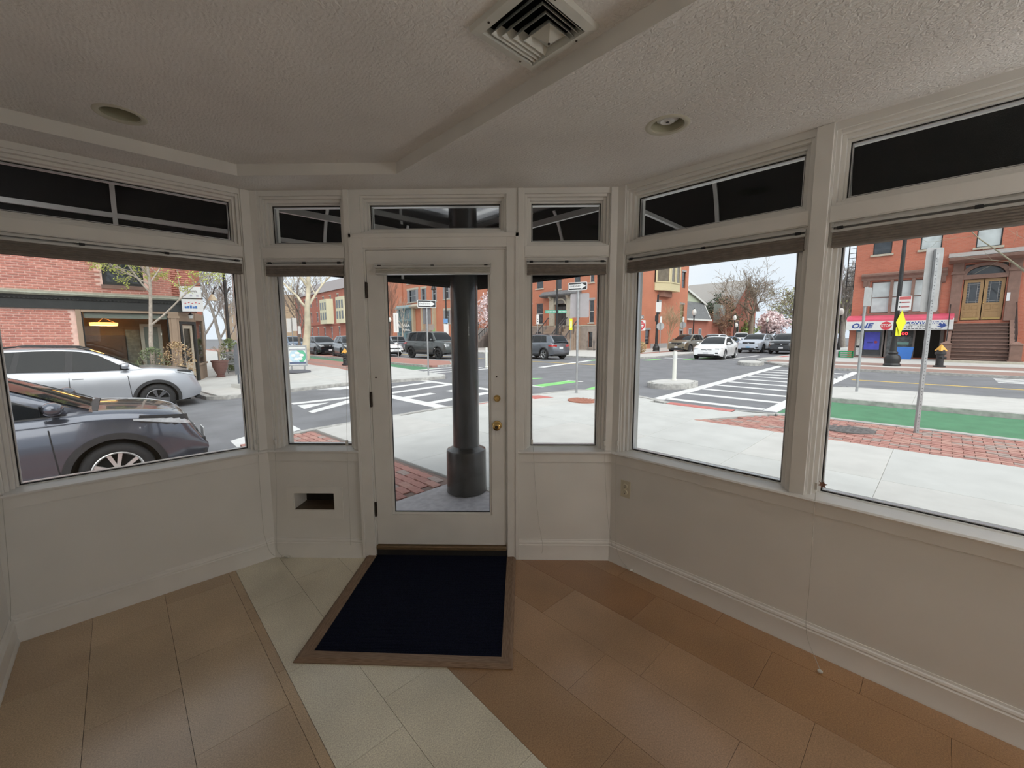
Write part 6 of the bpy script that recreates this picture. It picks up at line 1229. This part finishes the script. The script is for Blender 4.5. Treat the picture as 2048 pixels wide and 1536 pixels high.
# ---- houses down the side street
Gg = bld('gable_house', 'pale green gabled house with a dark lower roof down the side street', 58, 25.5, 'v', .1)
pg = M('pale_green_siding', (.48, .53, .40), .7, var=.04)
MB().prism([(0, 0), (13, 0), (13, 12), (0, 12)], -.4, 3.9).build('brick_base', brickG, Gg)
sh_ = MB(); sh_.add([(-6, 1.5, 3.8), (10.3, 1.5, 3.8), (10.3, 1.5, 6.4), (.6, 1.5, 8.8), (-6, 1.5, 3.8), (-6, 12, 3.8), (10.3, 12, 3.8), (10.3, 12, 6.4), (.6, 12, 8.8)], [(0, 1, 2, 3), (5, 8, 7, 6)]); sh_.build('gable_wall', pg, Gg)
rf = MB(); rf.add([(.4, 1.2, 8.95), (10.9, 1.2, 6.2), (10.9, 12, 6.2), (.4, 12, 8.95), (.4, 1.2, 9.2), (10.9, 1.2, 6.45), (10.9, 12, 6.45), (.4, 12, 9.2)], [(3, 2, 1, 0), (4, 5, 6, 7), (0, 1, 5, 4), (1, 2, 6, 5)]); rf.add([(-9, 1.2, 3.8), (.4, 1.2, 8.95), (.4, 12, 8.95), (-9, 12, 3.8)], [(0, 1, 2, 3)]); rf.build('gable_roof', M('roof_brown_grey', (.36, .34, .32), .8, var=.1), Gg)
MB().extr([(1.15, 6.3), (1.15, 6.45)] and [(1.1, 0), (1.25, 0), (1.25, .28), (1.1, .28)], 'x', 0, .01).build('gable_trim', whitew, Gg)
lr = MB(); lr.add([(-.5, -.6, 3.75), (8.2, -.6, 3.75), (10.2, 1.5, 6.5), (-.5, 1.5, 6.5), (-.5, -.6, 3.6), (8.2, -.6, 3.6)], [(0, 1, 2, 3), (4, 5, 1, 0)]); lr.build('lower_roof', slate, Gg); MB().box(-.5, 8.3, -.68, -.58, 3.55, 3.78).build('eaves_board', whitew, Gg)
tr_ = MB(); tr_.add([(8.1, -.66, 3.6), (8.35, -.66, 3.6), (10.5, 1.4, 6.45), (10.2, 1.4, 6.5)], [(0, 1, 2, 3)]); o = tr_.build('verge_board', whitew, Gg); o.modifiers.new('s', 'SOLIDIFY').thickness = .1
for (a, b) in (((.4, 9.15), (10.9, 6.4)), ((.4, 9.15), (-8.9, 4.0))):
    vb = MB(); vb.add([(a[0], 1.14, a[1] - .32), (b[0], 1.14, b[1] - .32), (b[0], 1.14, b[1]), (a[0], 1.14, a[1])], [(0, 1, 2, 3)]); vb.build('verge_board', whitew, Gg).modifiers.new('s', 'SOLIDIFY').thickness = .08
for (x0_, x1_, z0_, z1_) in ((1.5, 2.5, .6, 2.4), (5, 6, .6, 2.4)): bwin(Gg, x0_, x1_, z0_, z1_, whitew, dpane, y=-.08)
bw2 = MB().box(10.6, 13.0, -.9, .05, 3.4, 6.3).build('box_bay', M('bay_slate', (.26, .29, .26), .7), Gg)
for x in (10.9, 11.8): MB().box(x, x + .7, -.95, -.9, 3.7, 6.1).build('bay_pane', lpane, bw2)
Bg = bld('brick_gable_house', 'red brick house with a peaked grey roof behind the trees', 74, 24.5, 'v', 0)
MB().prism([(0, 0), (12, 0), (12, 10), (0, 10)], -.4, 6.5).build('wall', brickG, Bg); MB().extr([(0, 6.5), (12, 6.5), (6, 10.8)], 'y', 0, 10).build('gable', brickG, Bg)
gr_ = MB(); gr_.add([(-.6, -.5, 6.2), (6, -.5, 11.0), (6, 10, 11.0), (-.6, 10, 6.2), (12.6, -.5, 6.2), (12.6, 10, 6.2)], [(0, 1, 2, 3), (1, 4, 5, 2)]); o = gr_.build('roof', M('roof_brown_grey', (.36, .34, .32), .8, var=.1), Bg); o.modifiers.new('s', 'SOLIDIFY').thickness = .3
for x in (2, 8): bwin(Bg, x, x + 1.2, 2, 4, whitew, dpane, y=-.07)
# ================================================================ STREET FURNITURE AND SIGNS
galv = M('galvanised_steel', (.40, .41, .42), .45, metal=.5, var=.1, scale=12); signback = M('sign_back', (.42, .42, .42), .5, metal=.2, var=.06); swhite = M('sign_face_white', (.78, .78, .77), .5, var=.02); sblack = M('sign_face_black', (.03, .03, .033), .5, var=0); sgreen = M('sign_face_green', (.10, .38, .26), .5, var=.03); syel = M('sign_face_yellow', (.80, .83, .02), .5, var=.03); bpost = M('black_post', (.018, .019, .02), .4, var=.15, scale=6)
def zat(px, py, u, v):      # height on the vertical line over (u,v) that falls on image row py
    P = UV(u, v); d = ray(px, py); return CAM.z + d.z * sqrt(P.x ** 2 + P.y ** 2) / sqrt(d.x ** 2 + d.y ** 2)
def facing(u, v, extra=0.): P = UV(u, v); return atan2(P.y, P.x) - pi / 2 + extra     # local -y looks at the shop
def rrect(w, h, r, n=4): return [(sx * (w / 2 - r) + r * cos(a), sz * (h / 2 - r) + r * sin(a)) for (sx, sz, a0) in ((1, 1, 0), (-1, 1, pi / 2), (-1, -1, pi), (1, -1, 3 * pi / 2)) for a in [a0 + pi / 2 * i / n for i in range(n + 1)]]
def plate_(par, w, h, z, y, mat, name, r=.02, t=.004, x=0.): return MB().extr([(a + x, b + z) for a, b in rrect(w, h, r)], 'y', y, y + t).build(name, mat, par)
def post(px, py, fn, ptop, label, name='sign_post', cat='sign', r=.03, sq=False, rz=0., grp=None):
    u, v, z = G(px, py, fn); zt = zat(px, ptop, u, v) - z
    t = thing(name, label, cat, UV(u, v, z), facing(u, v, rz), grp)
    if sq: MB().box(-r, r, -r, r, -.05, zt).build('post', galv, t)
    else: MB().tube([(0, 0, -.05), (0, 0, zt)], r, 10).build('post', galv, t, smooth=60)
    return t, u, v, z, zt
def oneway(t, zc, w, h, tilt=0., x=0.):
    b = plate_(t, w, h, zc, -.05, swhite, 'sign_plate', .03, .004, x); plate_(t, w * .94, h * .84, zc, -.052, sblack, 'black_field', .02, .002, x)
    a = MB(); hw, hh = w * .44, h * .25; pts = [(-hw, -hh), (hw * .45, -hh), (hw * .45, -hh * 1.45), (hw, 0), (hw * .45, hh * 1.45), (hw * .45, hh), (-hw, hh)]
    a.extr([(p + x, q + zc) for p, q in pts], 'y', -.056, -.053).build('white_arrow', swhite, t); lettering('ONE WAY', h * .30, sblack, t, (x - w * .12, -.0565, zc), (pi / 2, 0, 0), 'lettering', 1.0)
# right one way sign
t, u, v, z, zt = post(1153, 786, zs, 580, 'white and black one way sign on a steel post right of the door', 'one_way_sign', rz=-.35)
zc = zat(1154, 573, u, v) - z; oneway(t, zc, .50, .20)
MB().extr([(a + .03, b + zat(1154, 611, u, v) - z) for a, b in rrect(.50, .60, .03)], 'y', .035, .039).build('back_of_sign', M('sign_back_mauve', (.46, .43, .44), .5, var=.04), t)
# left one way sign
t, u, v, z, zt = post(857, 751, zA, 613, 'white and black one way sign on a steel post left of the column', 'one_way_sign', rz=.1)
zc = zat(856, 608, u, v) - z; oneway(t, zc, .68, .28)
q = zat(856, 632, u, v) - z; MB().extr([(a, b + q) for a, b in rrect(.30, .60, .03)], 'y', .035, .039).build('back_of_sign', M('sign_back_dark', (.17, .16, .17), .6, var=.05), t); q = zat(861, 655, u, v) - z; MB().extr([(a + .1, b + q) for a, b in rrect(.34, .24, .02)], 'y', .035, .039).build('back_of_plate', M('sign_back_brown', (.30, .24, .21), .6), t)
# white parking sign on the brick median
t, u, v, z, zt = post(797, 716, zk, 622, 'tall white parking sign on a slim post on the brick median', rz=.1); q0, q1 = zat(797, 665, u, v) - z, zat(797, 626, u, v) - z; plate_(t, .33, q1 - q0, (q0 + q1) / 2, -.045, swhite, 'sign_plate', x=-.09); plate_(t, .05, q1 - q0 - .2, (q0 + q1) / 2, -.048, signback, 'sign_strip', x=-.09)
t, u, v, z, zt = post(588, 716, zA, 634, 'grey pole with white parking signs left of the sycamore', rz=.1)
for (dx, a, b, w) in ((-.18, 665, 637, .26), (.16, 662, 636, .26), (.42, 668, 652, .18)): q0, q1 = zat(588, a, u, v) - z, zat(588, b, u, v) - z; plate_(t, w, q1 - q0, (q0 + q1) / 2, -.05, swhite, 'sign_plate', .02, x=dx)
# do not enter
t, u, v, z, zt = post(1278, 711, zf, 640, 'red and white do not enter sign at the side street corner', 'do_not_enter_sign'); q = zat(1280, 651, u, v) - z
plate_(t, .76, .76, q, -.05, swhite, 'sign_plate', .05); MB().lathe([(0, -.054), (.34, -.054), (.34, -.050)], 28, (0, 0, q), 'y').build('red_disc', M('sign_red_face', (.62, .04, .05), .5, var=0), t); MB().box(-.25, .25, -.058, -.054, q - .06, q + .06).build('white_bar', swhite, t); lettering('DO NOT', .15, swhite, t, (0, -.057, q + .16), (pi / 2, 0, 0)); lettering('ENTER', .15, swhite, t, (0, -.057, q - .16), (pi / 2, 0, 0)); oneway(t, q + .60, .48, .26)
# back of stop sign
def octb(px, py, ptop, pc, w, label):
    t, u, v, z, zt = post(px, py, zf, ptop, label, 'stop_sign_back', rz=.3); q = zat(px, pc, u, v) - z
    MB().extr([(w / 2 / cos(pi / 8) * cos(pi / 8 + i * pi / 4), q + w / 2 / cos(pi / 8) * sin(pi / 8 + i * pi / 4)) for i in range(8)], 'y', .04, .045).build('octagon', signback, t); plate_(t, .16, .5, q + .55, -.045, swhite, 'small_plate'); return t
octb(1319, 706, 632, 652.5, .62, 'grey back of a stop sign by the black pole'); octb(1364, 701, 640, 650, .60, 'dull back of a stop sign by the side house corner')
# yellow sign, small white sign
t, u, v, z, zt = post(1141, 702, zf, 632, 'bright yellow school sign on a pale post by the stoops'); q0, q1 = zat(1141, 660, u, v) - z, zat(1141, 637, u, v) - z; plate_(t, .30, q1 - q0, (q0 + q1) / 2, -.05, syel, 'sign_plate', .03); plate_(t, .18, (q1 - q0) * .6, (q0 + q1) / 2, -.053, M('sign_pale_yellow', (.80, .80, .45), .5), 'sign_print')
t, u, v, z, zt = post(1075, 700, zf, 628, 'small white parking sign behind the grey SUV'); q0, q1 = zat(1075, 648, u, v) - z, zat(1075, 629, u, v) - z; plate_(t, .28, q1 - q0, (q0 + q1) / 2, -.05, swhite, 'sign_plate', .03); [plate_(t, .12, .1, (q0 + q1) / 2 + d, -.053, sblack, 'sign_mark', .02) for d in (-.25, .0)]
# posts outside the right windows
t, u, v, z, zt = post(1713, 783, zm, 575, 'slim steel post on the median with a sign seen edge on', rz=1.12, r=.03); plate_(t, .34, .46, zt - .25, -.045, signback, 'sign_plate', .02)
t, u, v, z, zt = post(1832, 865, zs, 503, 'square perforated steel post in the brick strip with a tall sign seen from behind', rz=.62 + pi, r=.022, sq=True); zc = zat(1858, 560, u, v) - z
plate_(t, .22, .92, zc, -.035, signback, 'sign_plate', .03); hl_ = MB()
for k in range(int(zt / .05)): hl_.lathe([(0, .0225), (.006, .0225), (.006, .021)], 6, (0, 0, .05 * k + .03), 'y')
hl_.build('post_holes', sblack, t)['kind'] = 'stuff'
for zz in (zc - .3, zc + .3): MB().lathe([(0, .03), (.012, .03), (.012, .02)], 8, (0, 0, zz), 'y').build('bolt', galv, t)
# tall black poles
def pole(px, py, fn, h, label, name='street_light_pole', r=.075, arm=None):
    u, v, z = G(px, py, fn); t = thing(name, label, 'pole', UV(u, v, z), facing(u, v))
    MB().lathe([(.0, 0), (.30, 0), (.32, .06), (.27, .14), (.31, .32), (.26, .48), (.17, .56), (.20, .62), (.13, .70), (.11, 1.1), (.0, 1.1)], 20).build('pole_base', bpost, t, smooth=True); MB().tube([(0, 0, 1.0), (0, 0, h)], [r * 1.25, r * .8], 14).build('pole_shaft', bpost, t, smooth=60); return t, u, v, z
t, u, v, z = pole(1783, 732, zf, 8.5, 'tall black street pole with bell base before the convenience store'); q = zat(1797, 607, u, v) - z; MB().box(.0, .44, -.10, -.09, q - .32, q + .32).build('white_parking_sign', swhite, t); MB().box(.03, .41, -.104, -.10, q + .16, q + .29).build('red_header', M('sign_red_soft', (.60, .14, .14), .5, var=0), t)
for dz in (.04, -.16): MB().box(.10, .38, -.104, -.10, q + dz - .03, q + dz + .02).build('red_print', M('sign_dark_red', (.45, .12, .12), .5, var=0), t); MB().box(.04, .08, -.104, -.10, q + dz - .03, q + dz + .03).build('dark_mark', sblack, t)
MB().add([(.16 + .42 * a * .40, -.11 + .3 * a, zat(1796, 645, u, v) - z + b * .56) for a, b in ((0, -1), (1, 0), (0, 1), (-1, 0))], [(0, 1, 2, 3)]).build('yellow_diamond', syel, t).modifiers.new('s', 'SOLIDIFY').thickness = .01
MB().add([(.10 + .22 * a * .4, -.11 + .2 * a, zat(1796, 663, u, v) - z + b * .20) for a, b in ((-1, -1), (1, -1), (1, 1), (-1, 1))], [(0, 1, 2, 3)]).build('yellow_plate', syel, t).modifiers.new('s', 'SOLIDIFY').thickness = .01
t, u, v, z = pole(1113, 704, zf, 9.5, 'tall dark pole carrying green street name signs', r=.09); q = zat(1113, 623.5, u, v) - z
for s_, nm, w in ((-1, 'Columbus Ave', 1.0), (1, 'Dartmouth', .8)):
    b_ = MB().box(s_ * .08 if s_ > 0 else -.08 - w, .08 + w if s_ > 0 else -.08, -.02, .02, q - .14, q + .14).build('street_name_sign', sgreen, t)
    k_ = MB(); [k_.box((s_ * .5 * w + s_ * .08) - .38 * w + .15 * w * i, (s_ * .5 * w + s_ * .08) - .28 * w + .15 * w * i, -.024, -.02, q - .04, q + .05) for i in range(6)]; k_.build('pale_print', swhite, b_)
t, u, v, z = pole(1312, 703, zf, 5.2, 'black pole with white signs at the side house corner', r=.10); MB().box(-.16, .30, -.14, -.12, 3.6, 4.5).build('white_notice', swhite, t); MB().box(-.2, .1, -.16, -.1, 2.75, 3.3).build('signal_box', bpost, t)
# door pole with lantern
P_ = (31.2, vpx(893, 31.2)); t = thing('lantern_pole', 'tall dark pole with a hanging lantern right of the left one way sign', 'pole', UV(*P_, zf(*P_)), facing(*P_)); MB().tube([(0, 0, -.1), (0, 0, 9.0)], .09, 10).build('pole_shaft', bpost, t, smooth=60); MB().tube([(0, 0, 8.2), (-1.6, 0, 8.3)], .04, 8).build('arm', bpost, t); MB().lathe([(0, 8.2), (.12, 8.1), (.32, 7.5), (.28, 7.45), (0, 7.4)], 14, (-1.55, 0, 0)).build('lantern', bpost, t, smooth=True); MB().box(-.35, .2, -.12, -.10, 3.2, 3.8).build('blue_sign', M('sign_blue_face', (.15, .32, .60), .5), t); MB().box(-.32, .28, -.12, -.10, 1.6, 3.1).build('white_sign', swhite, t)
P_ = (29.6, 58.4)
def acorn(u, v, z, h, label):
    t = thing('globe_lamp_post', label, 'street lamp', UV(u, v, z)); MB().lathe([(.18, 0), (.2, .1), (.14, .5), (.07, .7), (.055, h - .9), (.08, h - .75), (.10, h - .65)], 14).build('lamp_column', bpost, t, smooth=True); MB().lathe([(.10, h - .65), (.20, h - .50), (.22, h - .30), (.15, h - .1), (.06, h), (0, h + .04)], 16).build('lamp_globe', M('globe_white', (.78, .78, .74), .3, var=.02), t, smooth=True); MB().lathe([(.07, h - .02), (.03, h + .08), (0, h + .18)], 8).build('finial', bpost, t)
acorn(29.6, vpx(781, 29.6), zf(29.6, 58), 4.3, 'globe street lamp at the left edge of the door glass'); acorn(43.0, 17.9, .1, 4.1, 'globe street lamp behind the bronze SUV'); acorn(60.8, 19.8, .1, 4.1, 'globe street lamp near the white pickup'); acorn(69.6, 18.2, .1, 4.0, 'globe street lamp right of the big bare trunk'); acorn(64.0, 20.6, .1, 3.2, 'small globe lamp beside the pickup lamp'); acorn(50.5, 7.0, .1, 4.0, 'globe street lamp left of the convenience store')
# hydrants
def hydrant(px, py, fn, label, s=1.):
    u, v, z = G(px, py, fn); t = thing('fire_hydrant', label, 'hydrant', UV(u, v, z), facing(u, v)); hm = M('hydrant_black', (.03, .03, .033), .5, var=.1)
    MB().lathe([(0, 0), (.19 * s, 0), (.19 * s, .05), (.12 * s, .08), (.12 * s, .50 * s), (.17 * s, .53 * s), (.17 * s, .60 * s), (.14 * s, .62 * s), (.14 * s, .70 * s), (.0, .74 * s)], 16).build('barrel', hm, t, smooth=True); MB().lathe([(.0, .12), (.06, .12), (.06, .20), (.0, .20)], 10, (0, 0, .38 * s), 'x').build('nozzle', hm, t); MB().lathe([(.07, -.2), (.07, .0)], 10, (0, 0, .38 * s), 'y').build('front_nozzle', M('hydrant_white', (.6, .6, .6), .5), t)
    MB().lathe([(.19 * s, .66 * s), (.18 * s, .69 * s), (.02, .92 * s), (0, .93 * s)], 4).build('orange_bonnet', M('hydrant_orange', (.80, .42, .08), .6, var=.05), t)
hydrant(691, 730, zA, 'fire hydrant with orange bonnet near the black crossover', .88); hydrant(1878, 734, zf, 'fire hydrant with orange bonnet before the brown stoop', 1.1)
# bollards
def bollard(u, v, z, h, label):
    t = thing('flex_bollard', label, 'bollard', UV(u, v, z)); w_ = M('bollard_white', (.74, .74, .68), .5, var=.03); MB().lathe([(.09, 0), (.09, .04), (.062, .06), (.062, h - .03), (.05, h), (0, h)], 16).build('tube', w_, t, smooth=True); MB().lathe([(.064, h - .22), (.064, h - .12)], 16).build('reflective_band', swhite, t)
u, v, z = G(1340, 762, zk); bollard(12.55, 5.75, zr(12.5, 5.7) + .14, .92, 'white flexible bollard on the granite traffic island'); u, v, z = G(973, 735, zr); bollard(u, v, z, 1.0, 'white flexible bollard right of the black column')
# sandwich board
u, v, z = G(597, 745, zA); t = thing('sandwich_board', 'spring based sandwich board with a round colourful poster', 'sign', UV(u, v, z), facing(u, v, -.08)); w_ = zat(596, 691, u, v) - z; hb = .28
MB().lathe([(0, 0), (.5, 0), (.48, .10), (.3, .14), (0, .14)], 20).build('rubber_base', M('rubber_grey', (.13, .13, .15), .7), t, smooth=True).scale = (.95, .5, .8)
for sx_ in (-.24, .24): MB().tube([(sx_, 0, .1), (sx_, 0, hb)], .03, 8).build('spring', galv, t)
MB().frame(-.36, .36, hb, w_, .05, -.03, .03).build('board_frame', galv, t, bevel=.008); bd = MB().box(-.33, .33, -.012, .012, hb + .03, w_ - .03).build('poster_board', swhite, t); zc = (hb + w_) / 2 - .02
MB().lathe([(.17, -.015), (.32, -.015)], 26, (0, 0, zc), 'y', arc=pi * .9).build('green_arc', M('print_green', (.12, .45, .28), .6, var=.05), bd); MB().lathe([(.0, -.014), (.30, -.014)], 26, (0, 0, zc), 'y').build('blue_disc', M('print_pale_blue', (.50, .66, .76), .6, var=.15, scale=6), bd); sp_ = MB(); [sp_.sphere((.16 * cos(a), -.016, zc + .13 * sin(a)), (.09, .004, .06), 10, 5) for a in (.3, 1.6, 2.9, 4.4, 5.4)]; sp_.build('white_shapes', swhite, bd); MB().box(-.30, .30, -.016, -.012, w_ - .20, w_ - .13).build('header_text', M('print_grey', (.35, .36, .40), .6), bd); MB().box(-.30, .30, -.016, -.012, hb + .08, hb + .16).build('footer_text', M('print_dark_blue', (.10, .13, .22), .6), bd)
# mailbox
u, v, z = G(500, 773, zA); t = thing('mailbox', 'grey blue street mailbox on legs at the left window edge', 'mailbox', UV(u, v, z), pi / 4 + pi / 2 + .25); zt = zat(485, 687, u, v) - z; mbm = M('mailbox_grey', (.17, .19, .22), .45, var=.08)
pr = [(-.26, .42), (.26, .42), (.26, zt - .26)] + [(.26 * cos(a), zt - .26 + .26 * sin(a)) for a in [pi * i / 10 for i in range(11)]] + [(-.26, zt - .26)]; MB().extr(pr, 'y', -.30, .30).build('box_body', mbm, t, smooth=30)
for sx_ in (-.2, .2):
    for sy_ in (-.24, .24): MB().box(sx_ - .02, sx_ + .02, sy_ - .02, sy_ + .02, 0.1, .44).build('leg', mbm, t)
MB().box(-.36, .36, -.40, .40, -.02, .11).build('concrete_pad', conc, t); MB().box(-.2, .2, -.32, -.30, zt - .42, zt - .30).build('mail_slot', sblack, t)
# patio
u, v, z = G(434, 751, zA); t = thing('urn_planter', 'brown urn planter with bare wire twigs at the shop corner', 'planter', UV(19.75 / vpx(435, 1), 19.75, zA(2.95, 19.6))); t.scale = (.72, .72, .82); MB().lathe([(0, 0), (.20, 0), (.22, .05), (.16, .10), (.20, .16), (.36, .50), (.38, .70), (.42, .74), (.42, .80), (.36, .80), (.34, .72), (0, .70)], 22).build('urn', M('urn_brown', (.16, .075, .065), .45, var=.15), t, smooth=True); wr_ = MB(); rg = random.Random(4)
for k in range(7): a = k * .9; wr_.tube([(0, 0, .7), (.05 * cos(a), .05 * sin(a), 1.2), (.3 * cos(a), .3 * sin(a), 1.45 + .1 * rg.random()), (.45 * cos(a + .5), .45 * sin(a + .5), 1.3)], [.02, .015, .01, .006], 5)
wr_.build('dry_twigs', M('twig_tan', (.42, .33, .24), .9), t)
im = M('patio_iron', (.25, .26, .26), .5, metal=.3, var=.1)
def bench(u, v, rz, label):
    t = thing('patio_chair', label, 'chair', UV(u, v, zA(u, v)), rz)
    st = MB(); [st.box(-.28, .28, -.25 + .1 * k, -.17 + .1 * k, .44, .47) for k in range(5)]; st.build('seat', im, t)
    bk = MB().frame(-.30, .30, .50, .92, .035, .24, .28); bk.tube([(-.12, .26, .52), (0, .26, .72), (-.12, .26, .9)], .018, 6); bk.tube([(.12, .26, .52), (0, .26, .72), (.12, .26, .9)], .018, 6); bk.build('backrest', im, t)
    for sx_ in (-.28, .28):
        for sy_ in (-.24, .25): MB().tube([(sx_, sy_, .45), (sx_ * 1.05, sy_ * 1.1, .22), (sx_ * .98, sy_ * 1.02, 0)], .022, 6).build('leg', im, t)
        MB().tube([(sx_, .25, .66), (sx_, .0, .70), (sx_, -.22, .62), (sx_, -.24, .45)], .02, 6).build('armrest', im, t)
bench(20.3 / vpx(454, 1), 20.3, pi / 4 + 2.7, 'ornate grey iron patio chair right of the urn'); bench(21.0 / vpx(472, 1), 21.0, pi / 4 + .6, 'ornate grey iron patio chair by the mailbox')
t = thing('patio_table', 'grey iron patio table behind the patio chairs', 'table', UV(22.0 / vpx(464, 1), 22.0, zA(3.6, 21.2))); MB().lathe([(0, .70), (.42, .70), (.42, .73), (0, .73)], 24).build('table_top', im, t); MB().tube([(0, 0, 0), (0, 0, .7)], .035, 8).build('stem', im, t); MB().lathe([(.25, 0), (.22, .04), (0, .06)], 16).build('foot', im, t)
t = thing('patio_light_pole', 'black pole with two gooseneck spotlights over the patio', 'street lamp', UV(4.1, 25.0, zA(4.1, 25)), pi / 4); MB().tube([(0, 0, 0), (0, 0, 5.6)], .07, 10).build('pole_shaft', bpost, t, smooth=60)
for sx_ in (-.35, .35): MB().tube([(0, 0, 3.55), (sx_ * .6, 0, 4.05), (sx_ * 1.2, 0, 3.95), (sx_ * 1.5, 0, 3.6)], .025, 6).build('gooseneck', bpost, t); MB().lathe([(.05, .18), (.10, .1), (.22, -.12), (.0, -.10)], 12, (sx_ * 1.55, 0, 3.45)).build('spotlight_shade', M('spot_cream', (.62, .52, .36), .5), t, smooth=True)
# bins before the store
u, v, z = G(1806, 717, zf); bb = thing('recycling_bin', 'blue recycling bin before the store window', 'bin', UV(34.1, 1.55, .1), -pi / 4); MB().add([(sx * w2, sy * w2 * .8, zz) for zz, w2 in ((0, .30), (.72, .38)) for sx, sy in ((-1, -1), (1, -1), (1, 1), (-1, 1))], [(3, 2, 1, 0), (0, 1, 5, 4), (1, 2, 6, 5), (2, 3, 7, 6), (3, 0, 4, 7)]).build('bin_body', M('bin_blue', (.05, .20, .62), .5, var=.05), bb); MB().frame(-.40, .40, -.32, .32, .04, -.74, -.68).build('bin_rim', M('bin_blue', (.05, .20, .62), .5, var=.05), bb).rotation_euler = (pi / 2, 0, 0)
gb = thing('milk_crate', 'green crate on the pavement at the store corner', 'crate', UV(33.7, 4.25, .1), -pi / 4); k = MB(); [k.frame(-.36, .36, 0, .42, (.05, .05, .06, .06), y, y + .03) for y in (-.22, .19)]; [k.box(x, x + .03, -.22, .22, 0, .42) for x in (-.36, .33)]; [k.box(-.36, .36, -.22, -.19, zz, zz + .05) for zz in (.13, .25)]; k.box(-.36, .36, -.22, .22, 0, .03); k.build('crate_shell', M('crate_green', (.02, .32, .12), .5), gb)
fe = thing('fire_escape', 'black iron fire escape ladder on the store building corner', 'fire escape', UV(35.4, 4.55, 4.6), -pi / 4); [MB().tube([(x, 0, 0), (x, 0, 4.2)], .03, 6).build('stringer', irn, fe) for x in (-.22, .16)]
for k in range(14): MB().tube([(-.22, 0, .15 + .3 * k), (.16, 0, .15 + .3 * k)], .018, 5).build('rung', irn, fe)
